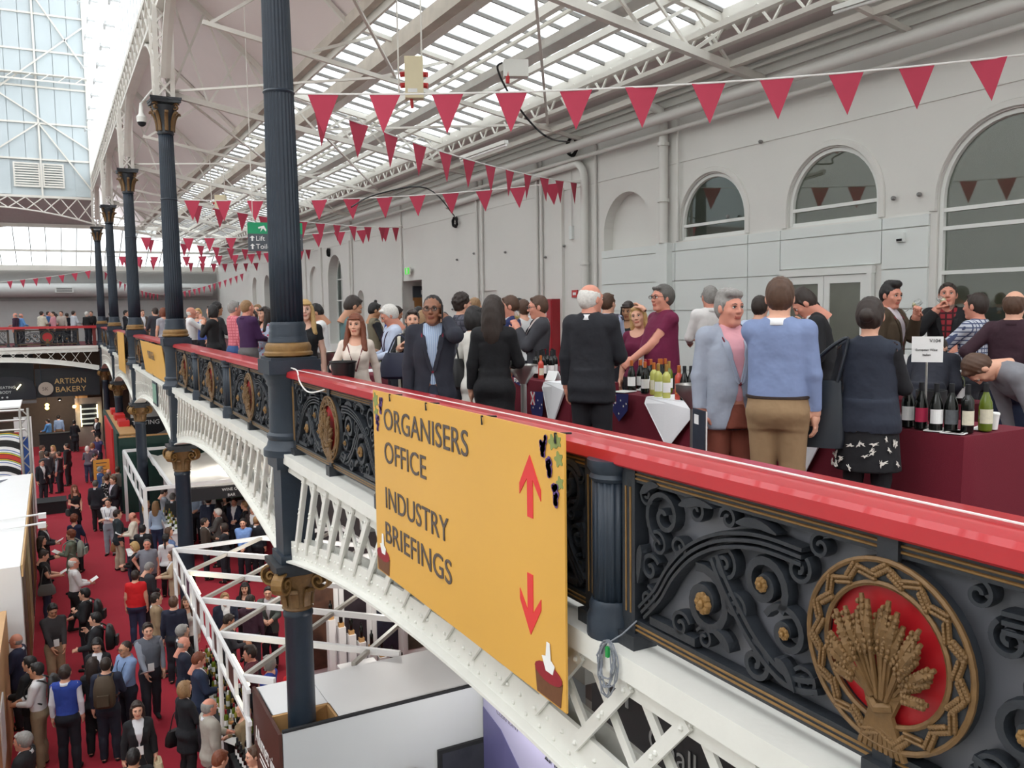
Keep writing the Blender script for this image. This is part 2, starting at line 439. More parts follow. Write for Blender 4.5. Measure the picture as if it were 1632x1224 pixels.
# ---------------------------------------------------------------- aisle roof
RB = [(2.62, 9.15), (5.02, 6.95)]      # boarded slope, X-Z
RG = [(5.02, 6.95), (9.3, 6.08)]       # glazed slope
Y0R, Y1R = -3.0, 60.0
m = MB().prism([(2.62, 9.15), (5.02, 6.95), (5.02, 7.03), (2.62, 9.25)], (0, Y0R, 0), (1,0,0), (0,0,1), (0, Y1R-Y0R, 0))
ceil = struct('ceiling', m, BOARDM)
m = MB().prism([(9.3, 6.08), (XW+0.05, 5.75), (XW+0.05, 5.85), (9.3, 6.18)], (0, Y0R, 0), (1,0,0), (0,0,1), (0, Y1R-Y0R, 0))
struct('ceiling', m, BOARDM)
roof = put('ceiling', None, kind='structure')
pitch = 0.62; npn = int((Y1R-2)/pitch)
pane_me = MB().prism([(5.06, 6.945), (9.3, 6.085), (9.3, 6.10), (5.06, 6.96)], (0, 0.02, 0), (1,0,0), (0,0,1), (0, pitch-0.04, 0)).mesh('pane', ROOFGL)
gb_me = MB().prism([(5.0, 6.90), (9.35, 6.02), (9.35, 6.10), (5.0, 6.98)], (0, -0.018, 0), (1,0,0), (0,0,1), (0, 0.036, 0)).mesh('glazing_bar', mat('glazing_bar', (120, 116, 112), 0.6))
for i in range(npn):
    y = 2 + i*pitch
    put('pane', pane_me, roof, (0, y, 0)); put('glazing_bar', gb_me, roof, (0, y, 0))
# purlins and longitudinal members
TIMB = mat('weathered_purlin', (196, 186, 174), 0.7, vary=0.3, scale=3)
def long_beam(name, x, z, w_, h_, m_, label, cat='beam', y0=2.0, y1=59.5):
    o = build(MB().box(x-w_/2, x+w_/2, y0, y1, z-h_/2, z+h_/2), name, m_)
    o['kind'] = 'structure'
    return o
long_beam('trim_6', 5.02, 6.84, 0.14, 0.2, TIMB, '')
long_beam('trim_6', 5.14, 6.78, 0.05, 0.34, STEEL, '')
long_beam('trim_6', 5.95, 6.58, 0.22, 0.3, TIMB, '')
long_beam('trim_6', 6.15, 6.44, 0.22, 0.05, STEEL, '')
long_beam('trim_6', 7.15, 6.36, 0.12, 0.16, STEEL, '')
long_beam('trim_6', 7.35, 6.28, 0.05, 0.05, STEEL, '')
long_beam('trim_6', 8.25, 6.16, 0.10, 0.12, STEEL, '')
long_beam('trim_6', 9.2, 5.98, 0.16, 0.26, STEEL, '')
for (x, z, w_, h_) in ((8.75, 5.72, 0.09, 0.09), (8.95, 5.52, 0.12, 0.07), (9.35, 5.34, 0.12, 0.10)):
    long_beam('trim_7', x, z, w_, h_, STEEL, '')
# lattice gutter beam at the foot of the glass
m = MB()
for i in range(92):
    y = 3 + i*0.6
    m.bar((9.08, y, 5.6), (9.08, y+0.3, 5.95), 0.03, 0.03); m.bar((9.08, y+0.3, 5.95), (9.08, y+0.6, 5.6), 0.03, 0.03)
m.bar((9.08, 3, 5.6), (9.08, 58, 5.6), 0.05, 0.05)
struct('trim_8', m, STEEL)
# cable tray
m = MB(); m.box(7.4, 7.44, 2, 59, 5.96, 6.1); m.box(7.66, 7.70, 2, 59, 5.96, 6.1); m.box(7.4, 7.7, 2, 59, 5.95, 5.965)
for i in range(90): m.box(7.398, 7.402, 2.3+i*0.63, 2.38+i*0.63, 6.0, 6.06)
struct('trim_9', m, mat('tray_metal', (206, 204, 198), 0.5))
# trusses at the columns and mid bay
def truss(y, full=True):
    ns = []
    t = put('ceiling', None, kind='structure')
    top = [(2.7, 9.0), (3.5, 8.27), (4.3, 7.53), (5.0, 6.86), (6.1, 6.62), (7.2, 6.40), (8.2, 6.2), (9.2, 5.98)]
    zb = lambda x: 6.5 + (x-2.6)*(5.2-6.5)/(XW-2.6)
    w1 = 0.11 if full else 0.07
    build(MB().bar((2.5, y, zb(2.5)), (XW, y, zb(XW)), w1, w1*1.1), 'tie_beam', STEEL, t)
    m = MB()
    for a, b in zip(top[:-1], top[1:]): m.bar((a[0], y, a[1]), (b[0], y, b[1]), w1, w1*1.1)
    build(m, 'rafter', STEEL, t)
    xs = [2.6, 3.4, 4.2, 5.0, 5.9, 6.8, 7.7, 8.6, 9.4] if full else [2.6, 4.2, 5.6, 7.0, 8.4]
    tops = lambda x: np.interp(x, [p[0] for p in top], [p[1] for p in top])
    for i in range(len(xs)-1):
        a, b = xs[i], xs[i+1]
        build(MB().bar((a, y, zb(a)), (b, y, tops(b)), 0.05, 0.05), 'strut', STEEL, t)
        if full: build(MB().bar((b, y, zb(b)), (a, y, tops(a)), 0.04, 0.04), 'strut', STEEL, t)
    return t
for k in range(1, 6): truss(YC[k])
for k in range(0, 5): truss(YC[k]+DB/2, False)
truss(YC[1]-DB/4, False)
# horizontal wind bracing under the glass
m = MB()
for k in range(1, 5):
    a, b = YC[k], YC[k+1]
    for (x0, x1) in ((2.7, 5.9), (5.9, 9.2)):
        z0 = 6.5 + (x0-2.6)*(-1.3)/7.4; z1 = 6.5+(x1-2.6)*(-1.3)/7.4
        m.bar((x0, a, z0+0.1), (x1, (a+b)/2, z1+0.1), 0.045, 0.045); m.bar((x1, (a+b)/2, z1+0.1), (x0, b, z0+0.1), 0.045, 0.045)
struct('trim_10', m, STEEL)

# ---------------------------------------------------------------- clerestory and nave girder above the arcade
def lattice(mb, p0, p1, h0, h1, n, w_=0.05, d_=0.05, up=(0,0,1)):
    # cross lattice between bottom line p0-p1 and tops raised by h along up
    p0 = np.array(p0, float); p1 = np.array(p1, float); up = np.array(up, float)
    for i in range(n):
        t0 = i/n; t1 = (i+1)/n
        a = p0+(p1-p0)*t0; b = p0+(p1-p0)*t1; ha = h0+(h1-h0)*t0; hb = h0+(h1-h0)*t1
        mb.bar(a, b+up*hb, w_, d_); mb.bar(a+up*ha, b, w_, d_)
for k in range(1, 5):
    t = put('trim_11', None, kind='structure')
    y0, y1 = YC[k], YC[k+1]
    build(MB().box(2.32, 2.62, y0, y1, 8.95, 9.1), 'top_flange', STEEL, t)
    build(MB().box(2.34, 2.60, y0, y1, 8.2, 8.3), 'bottom_flange', STEEL, t)
    m = MB(); lattice(m, (2.36, y0, 8.3), (2.36, y1, 8.3), 0.65, 0.65, 14); lattice(m, (2.58, y0, 8.3), (2.58, y1, 8.3), 0.65, 0.65, 14)
    build(m, 'lattice_web', STEEL, t)
t = put('trim_11', None, kind='structure')
build(MB().box(2.3, 2.64, YC[0], YC[1], 8.2, 9.1), 'beam', STEEL, t)
# ribbed panelled frieze and clerestory glazing
cl = put('wall_clerestory', None, kind='structure')
cp = 0.86; cme = MB().box(2.45, 2.465, 0.03, cp-0.05, 9.15, 21).mesh('pane', ROOFGL); cmb = MB().box(2.445, 2.472, -0.03, 0.03, 9.1, 21).mesh('mullion', mat('mullion_grey', (150, 154, 156), 0.6))
cbr = MB().box(2.10, 2.42, -0.03, 0.03, 0, 0.06).box(2.08, 2.14, -0.3, 0.3, -0.03, 0.09).mesh('bracket', mat('bracket_grey', (190, 192, 192), 0.5))
i = 0; y = YC[1]-4
while y < YE:
    put('pane', cme, cl, (0, y, 0)); put('mullion', cmb, cl, (0, y, 0))
    if i % 3 == 0:
        for z in (11.2, 14.4, 17.6): put('bracket', cbr, cl, (0, y, z))
    y += cp; i += 1
# boarding on the aisle side between the posts (spandrels)
# ---- flared lattice posts above the upper capitals, with raking ribs
for k in range(1, 6):
    y = YC[k]
    t = thing('lattice_post', ['', 'flared white lattice post rising above the nearest column', 'flared white lattice post above the second column with camera beside it', 'flared white lattice post above the third column', 'flared white lattice post above the fourth column', 'flared white lattice post above the farthest column'][k], 'post', (XC, y, 6.4))
    hb, ht = 0.2, 0.42
    for sy in (-1, 1):
        build(MB().bar((-0.16, sy*hb, 0), (-0.16, sy*ht, 1.85), 0.10, 0.03, up=(0,1,0)), 'flange', STEEL, t)
        build(MB().bar((0.16, sy*hb, 0), (0.16, sy*ht, 1.85), 0.10, 0.03, up=(0,1,0)), 'flange', STEEL, t)
    m = MB()
    n = 5
    for i in range(n):
        z0 = 1.85*i/n; z1 = 1.85*(i+1)/n; a = hb+(ht-hb)*i/n; b = hb+(ht-hb)*(i+1)/n
        for x in (-0.16, 0.16):
            m.bar((x, -a, z0), (x, b, z1), 0.03, 0.04); m.bar((x, a, z0), (x, -b, z1), 0.03, 0.04)
        for sy in (-1, 1):
            m.bar((-0.16, sy*a, z0), (0.16, sy*b, z1), 0.03, 0.04); m.bar((0.16, sy*a, z0), (-0.16, sy*b, z1), 0.03, 0.04)
    build(m, 'lattice_web', STEEL, t)
    # solid web plate
    build(MB().box(-0.02, 0.02, -0.2, 0.2, 0, 1.85), 'web_plate', BOARDM, t)
    # arch ribs towards the neighbours
    for sy in (-1, 1):
        if k == 5 and sy == 1: continue
        pts = [(0, sy*(0.42+s*2.6), 1.85 - 1.5*(1-s)**2.2) for s in np.linspace(0, 1, 9)]
        build(MB().ribbon(pts, 0.08, 0.2), 'arch_rib', STEEL, t)

# ---------------------------------------------------------------- end gable, end lattice arch, end aisle
gb = put('wall_gable', None, kind='structure')
GABM = mat('gable_sheet', (190, 200, 204), 0.55, vary=0.05, scale=0.5)
gx0, px_ = -20.0, 0.74
gpm = MB().box(0.012, px_-0.012, 0, 0.04, 0.012, 1.83).mesh('panel', GABM)
x = 2.3-px_*12
for c in range(12):
    for r_ in range(7):
        z0 = 7.95 + r_*1.85
        xa = x + c*px_
        if r_ == 0 and (-1.45 < xa < 0.95): continue
        put('panel', gpm, gb, (xa, YE, z0))
struct('wall_gable', MB().box(-30, x, YE, YE+0.05, 7.95, 22), GABM)
struct('wall_gable', MB().box(x, 2.4, YE+0.06, YE+0.1, 7.9, 22), GABM)
m = MB()
for r_ in range(1, 7): m.bar((x, YE-0.06, 7.95+r_*1.85), (2.4, YE-0.06, 7.95+r_*1.85), 0.08, 0.09)
m.bar((0.0, YE-0.08, 7.9), (0.0, YE-0.08, 21), 0.09, 0.09); m.bar((2.35, YE-0.08, 7.9), (2.35, YE-0.08, 21), 0.12, 0.12); m.bar((-4.4, YE-0.08, 7.9), (-4.4, YE-0.08, 21), 0.09, 0.09)
for (a, b) in (((-4.4, 8.3), (0, 11.65)), ((0, 11.65), (2.35, 8.3)), ((-4.4, 14.8), (2.35, 10.4)), ((2.35, 16.8), (-4.4, 11.0)), ((2.35, 14.6), (-1, 19.8)), ((-3.6, 16.2), (0.3, 20))):
    m.bar((a[0], YE-0.12, a[1]), (b[0], YE-0.12, b[1]), 0.07, 0.07)
struct('trim_12', m, STEEL)
# catwalk beam across the gable
m = MB(); m.box(-9, 2.4, YE-0.5, YE-0.12, 14.05, 14.1); m.box(-9, 2.4, YE-0.5, YE-0.46, 13.7, 13.78)
for i in range(14): m.bar((-8.6+i*0.8, YE-0.48, 13.74), (-8.2+i*0.8, YE-0.48, 14.06), 0.05, 0.04)
struct('trim_12', m, STEEL)
# louvred vents
vt = put('window_7', None, None, (0, YE-0.05, 0), kind='structure')
for (a, b) in ((-1.2, -0.14), (0.14, 0.98)):
    build(MB().box(a-0.08, b+0.08, -0.05, 0.0, 8.35, 8.45).box(a-0.08, b+0.08, -0.05, 0, 9.52, 9.6).box(a-0.08, a, -0.05, 0, 8.45, 9.52).box(b, b+0.08, -0.05, 0, 8.45, 9.52), 'frame', STEEL, vt)
    for i in range(8):
        build(MB().bar(((a+b)/2, -0.03, 8.5+i*0.13), ((a+b)/2, 0.02, 8.57+i*0.13), b-a, 0.012, up=(0,-1,1)), 'slat', STEEL, vt)
# end lattice arch girder (upper)
t = put('trim_13', None, kind='structure')
span0, span1 = -8.0, 2.4
xm = (span0+span1)/2
zlo = lambda xx: 7.28 - 0.78*((xx-xm)/((span1-span0)/2))**2
build(MB().box(span0, span1, YE-0.35, YE-0.05, 7.78, 7.9), 'top_flange', STEEL, t)
build(MB().ribbon([(xx, YE-0.2, zlo(xx)) for xx in np.linspace(span0, span1, 24)], 0.09, 0.3, axis=(0,1,0)), 'bottom_flange', STEEL, t)
lbn = 13
for i in range(lbn):
    xa = span0+(span1-span0)*i/lbn; xb = span0+(span1-span0)*(i+1)/lbn
    build(MB().bar((xa, YE-0.3, zlo(xa)), (xb, YE-0.3, 7.8), 0.05, 0.09, up=(0,1,0)), 'lattice_bar', STEEL, t)
    build(MB().bar((xa, YE-0.26, 7.8), (xb, YE-0.26, zlo(xb)), 0.05, 0.09, up=(0,1,0)), 'lattice_bar', STEEL, t)
# end aisle roof: boarded slope then glass
m = MB().prism([(YE+0.05, 7.85), (YE+3.0, 6.75), (YE+3.0, 6.85), (YE+0.05, 7.95)], (-30, 0, 0), (0,1,0), (0,0,1), (32.4, 0, 0)); struct('ceiling', m, mat('end_board', (190, 186, 186), 0.8))
er = put('ceiling', None, kind='structure')
pm = MB().prism([(YE+3.0, 6.75), (YW-0.2, 4.75), (YW-0.2, 4.77), (YE+3.0, 6.77)], (0.02, 0, 0), (0,1,0), (0,0,1), (0.76, 0, 0)).mesh('pane', ROOFGL)
bm_ = MB().prism([(YE+3.0, 6.70), (YW-0.2, 4.70), (YW-0.2, 4.78), (YE+3.0, 6.78)], (-0.02, 0, 0), (0,1,0), (0,0,1), (0.04, 0, 0)).mesh('glazing_bar', MATS['glazing_bar'])
for i in range(26):
    put('pane', pm, er, (-9.6+i*0.8, 0, 0)); put('glazing_bar', bm_, er, (-9.6+i*0.8, 0, 0))
struct('ceiling', MB().prism([(YE+3.0, 6.75), (YW-0.2, 4.75), (YW-0.2, 4.85), (YE+3.0, 6.85)], (-30, 0, 0), (0,1,0), (0,0,1), (20.3, 0, 0)), ROOFGL)
m = MB(); m.box(-12, XW, YW-2.5, YW-2.35, 5.42, 5.55); m.box(-12, XW, YE+2.9, YE+3.05, 6.55, 6.75); m.box(-12, XW, YW-0.6, YW-0.1, 4.4, 4.72)
m.bar((-3.2, YE+3, 6.3), (1.0, YE+3, 7.2), 0.08, 0.08)
struct('trim_14', m, STEEL)
# big ventilation duct on the end wall
m = MB().tube([(-14, YW-0.55, 3.2), (9.6, YW-0.55, 3.2)], 0.42, 20); o = build(m, 'ventilation_duct', mat('duct_grey', (190, 190, 188), 0.5, vary=0.06), smooth=True, label='long round grey ventilation duct along the far end wall', cat='duct')
for (xx) in (0.35, 7.3):
    g = thing('air_grille', 'small air grille on the duct left of the far columns' if xx < 1 else 'small air grille on the duct right of the far columns', 'grille', (xx, YW-1.02, 3.05))
    build(MB().box(0, 1.0, -0.02, 0.08, 0, 0.32), 'frame', FRM, g)
    for i in range(4): build(MB().box(0.07, 0.93, -0.03, -0.015, 0.05+i*0.065, 0.08+i*0.065), 'slat', DARK, g)
struct('trim_15', MB().box(-30, XW, YW-0.06, YW, 2.55, 2.62), mat('end_trim', (150, 150, 148), 0.7))
# ================================================================ arcade: columns, girders, balustrades
def spiral(c, r0, turns, a0, sgn=1, n=26, r1=0.012):
    out = []
    for i in range(n+1):
        t = i/n; r = r0*(1-t)**1.15 + r1; a = a0 + sgn*2*PI*turns*t
        out.append((c[0]+r*math.cos(a), c[1]+r*math.sin(a)))
    return out
# column part meshes, local origin at column axis, z = 0 gallery ledge
ped = MB().lathe([(0.33,-0.02),(0.33,0.06),(0.29,0.10),(0.27,0.17),(0.285,0.20),(0.285,0.23),(0.255,0.26),(0.25,0.80),(0.27,0.83),(0.27,0.88),(0.30,0.93),(0.30,0.96)], 28).mesh('pedestal', IRON, True)
aba = MB().box(-0.3, 0.3, -0.3, 0.3, 0.96, 1.12).box(-0.27, 0.27, -0.27, 0.27, 1.12, 1.15).mesh('abacus', IRON)
ring = MB().lathe([(0.25,1.15),(0.285,1.17),(0.285,1.20),(0.265,1.22),(0.27,1.27),(0.25,1.31),(0.23,1.32)], 32).mesh('base_ring', GOLD, True)
sh = MB().lathe([(0.235,1.32),(0.23,1.36),(0.215,1.40),(0.22,1.43),(0.205,1.46),(0.215,1.52),(0.195,1.56)], 28)
shb = sh.mesh('base_moulding', IRON, True)
shf = MB().lathe([(0.19,1.56),(0.188,2.4),(0.180,3.4),(0.168,4.4),(0.158,5.3),(0.155,5.62)], 96, flute=24, fd=0.09).mesh('upper_shaft', IRON, 'all')
bandm = MB().lathe([(0.17,4.18),(0.183,4.2),(0.17,4.22)], 28, cap=False).mesh('shaft_band', IRON, True)
capb = MB().lathe([(0.16,5.60),(0.18,5.63),(0.165,5.66),(0.175,5.85),(0.22,6.05),(0.27,6.22)], 24).mesh('capital_bell', IRONB, True)
m = MB(); poly = []
for q in range(4):
    a0 = PI/4+q*PI/2
    for t in np.linspace(0, 1, 6)[:-1]:
        A = np.array([math.cos(a0), math.sin(a0)])*0.44; B = np.array([math.cos(a0+PI/2), math.sin(a0+PI/2)])*0.44
        p = A+(B-A)*t; p = p*(1-0.12*math.sin(PI*t)); poly.append((p[0], p[1]))
m.prism(poly, (0,0,6.27), (1,0,0), (0,1,0), (0,0,0.06)); m.prism([(a*1.05,b*1.05) for a,b in poly], (0,0,6.33), (1,0,0), (0,1,0), (0,0,0.05))
capa = m.mesh('capital_abacus', IRONB)
leafm = MB().ribbon(smooth_curve([(0.175,0,5.68),(0.19,0,5.85),(0.235,0,6.0),(0.30,0,6.08),(0.315,0,6.04)],4), [0.05]*6+[0.05]*6+[0.04]*5, 0.075, axis=(0,1,0)).mesh('leaf', GOLDB)
volm = MB().ribbon([(0.30+a, 0, 6.18+b) for a, b in spiral((0,0),0.075,1.4,0.6,1,18)], 0.03, 0.05, axis=(0,1,0)).mesh('volute', GOLDB)
pier_b = MB()
pier_b.box(-0.19, 0.19, -0.19, -0.13, -1.2, -0.02).box(-0.19, 0.19, 0.13, 0.19, -1.2, -0.02).box(-0.19, -0.13, -0.13, 0.13, -1.2, -0.02).box(0.13, 0.19, -0.13, 0.13, -1.2, -0.02)
pier_b.box(-0.24, 0.24, -0.24, 0.24, -0.16, -0.02).box(-0.23, 0.23, -0.23, 0.23, -1.3, -1.2)
pier = pier_b.mesh('pier', IRON)
bossm = MB().ball((0,0,0), 0.05, 8, 6).mesh('boss', IRON, True)
m = MB(); m.box(-0.31, 0.31, -0.31, 0.31, -1.37, -1.30).box(-0.28, 0.28, -0.28, 0.28, -1.44, -1.37)
lcap_a = m.mesh('lower_abacus', IRONB)
lcap_b = MB().lathe([(0.165,-1.92),(0.19,-1.90),(0.17,-1.87),(0.18,-1.72),(0.22,-1.6),(0.29,-1.44)], 24).mesh('lower_capital_bell', GOLDB, True)
lvol = MB().ribbon([(0.33+a, 0, -1.54+b) for a, b in spiral((0,0),0.135,1.8,2.0,-1,26)], 0.035, 0.14, axis=(0,1,0)).ball((0.33,0,-1.54), 0.03, 8, 6, (1,2.4,1)).mesh('volute', GOLD)
lleaf = MB().ribbon(smooth_curve([(0.18,0,-1.86),(0.19,0,-1.74),(0.24,0,-1.64),(0.27,0,-1.67)],4), 0.03, 0.09, axis=(0,1,0)).mesh('leaf', GOLDB)
lsh = MB().lathe([(0.235,LZ),(0.235,LZ+0.25),(0.2,LZ+0.32),(0.178,LZ+0.4),(0.172,-4.0),(0.165,-2.02),(0.18,-2.0),(0.18,-1.96),(0.165,-1.92)], 28).mesh('lower_shaft', IRON, True)
clabel = ['', 'nearest tall dark blue iron column beside the yellow organisers sign', 'second dark blue iron column from the camera, beside the purple-shirted man',
          'third dark blue iron column from the camera, right of the small yellow banner', 'fourth dark blue iron column from the camera', 'farthest dark blue iron column at the corner of the end gallery']
for k in range(1, 6):
    t = thing('iron_column', clabel[k], 'column', (XC, YC[k], 0), group='columns along the gallery edge')
    for nm, me in (('pedestal', ped), ('abacus', aba), ('base_ring', ring), ('base_moulding', shb), ('upper_shaft', shf), ('shaft_band', bandm), ('pier', pier), ('lower_shaft', lsh)):
        put(nm, me, t)
    uc = put('upper_capital', capb, t); put('abacus', capa, uc)
    for q in range(8): put('leaf', leafm, uc, rz=q*PI/4)
    for q in range(4): put('volute', volm, uc, rz=PI/4+q*PI/2)
    lc = put('lower_capital', lcap_b, t); put('abacus', lcap_a, lc)
    for q in range(4): put('volute', lvol, lc, rz=PI/4+q*PI/2)
    for q in range(8): put('leaf', lleaf, lc, rz=PI/8+q*PI/4)
    if k > 1:
        for q in range(3):   # pierced scroll holes show as pale bosses on the pier side
            put('scroll', MB().ribbon([(a, -0.2, -0.35-q*0.3+b) for a, b in spiral((0,0),0.11,0.8,PI/2,-1,12)], 0.04, 0.03, axis=(0,1,0)).mesh('scroll', STEEL), t)
# corner column of end arcade continuing left is out of view

# ---- lattice girder of one bay
MIDO = 5.29
def zlow(u): return -0.76-0.54*((u-DB/2)/(DB/2))**2       # u from bay start
def make_girder_meshes():
    G = {}
    G['ledge'] = MB().box(2.30, 2.64, 0.2, DB-0.2, -0.09, 0.03).mesh('ledge', WHITEG)
    G['top_angle'] = MB().box(2.36, 2.38, 0.2, DB-0.2, -0.20, -0.09).box(2.52, 2.54, 0.2, DB-0.2, -0.2, -0.09).mesh('top_angle', WHITEG)
    us = np.linspace(0.22, DB-0.22, 30)
    m = MB(); vs = []; fs = []
    for u in us: vs += [(2.36,u,zlow(u)), (2.385,u,zlow(u)), (2.385,u,zlow(u)+0.23), (2.36,u,zlow(u)+0.23)]
    for i in range(len(us)-1):
        for j in range(4): fs.append((i*4+j, i*4+(j+1)%4, (i+1)*4+(j+1)%4, (i+1)*4+j))
    fs += [(0,1,2,3), tuple((len(us)-1)*4+j for j in (3,2,1,0))]
    m.add(vs, fs); vs = [(a+0.15,b,c) for a,b,c in vs]; m.add(vs, fs)
    G['arch_web'] = m.mesh('arch_web', WHITEG)
    G['arch_flange'] = MB().ribbon([(2.46,u,zlow(u)-0.01) for u in us], 0.03, 0.34).mesh('arch_flange', WHITEG)
    m = MB()
    for i in range(62):
        u = 0.35+i*(DB-0.7)/61
        m.ball((2.357,u,zlow(u)+0.05), 0.014, 6, 4); m.ball((2.357,u+0.07,zlow(u)+0.14), 0.014, 6, 4)
    G['rivets'] = m.mesh('rivet_row', WHITEG)
    return G
GM = make_girder_meshes()
def bars_for_bay():
    out = []
    p = 0.425; n = int((DB-0.7)/p)
    for i in range(n):
        u0 = 0.45+i*p
        for sgn, x in ((1, 2.345), (-1, 2.40)):
            ub = u0+sgn*0.5
            if not (0.2 < ub < DB-0.2): continue
            m = MB(); zb = zlow(ub)+0.13
            if sgn == 1:
                m.bar((x,u0,-0.13), (x,ub,zb), 0.07, 0.02, up=(1,0,0)); m.bar((x+0.02,u0-0.02,-0.13), (x+0.02,ub-0.02,zb), 0.012, 0.05, up=(1,0,0))
                for t in (0.06, 0.42, 0.48, 0.94): m.ball((x-0.012,u0+(ub-u0)*t,-0.13+(zb+0.13)*t), 0.016, 6, 4)
            else: m.bar((x,u0,-0.13), (x,ub,zb), 0.06, 0.02, up=(1,0,0))
            out.append(m.mesh('lattice_bar', WHITEG))
    return out
BARM = bars_for_bay()
gl = ['white riveted lattice arch girder under the yellow organisers sign', 'white lattice arch girder in the second bay, behind the nearest column', 'white lattice arch girder under the small tilted yellow banner', 'white lattice arch girder in the fourth bay', 'white lattice arch girder in the farthest bay']
for k in range(5):
    t = thing('lattice_girder', gl[k], 'girder', (0, YC[k], 0), group='arched girders along the gallery edge')
    for nm in ('ledge', 'top_angle', 'arch_web', 'arch_flange'): put(nm, GM[nm], t)
    r = put('rivet_row', GM['rivets'], t); r['kind'] = 'stuff'
    for b in BARM: put('lattice_bar', b, t)
    if k == 0:
        for u in (3.9+0.23, ):
            build(MB().box(2.35, 2.362, u-0.13, u+0.13, -0.44, -0.12), 'gusset_plate', WHITEG, t)

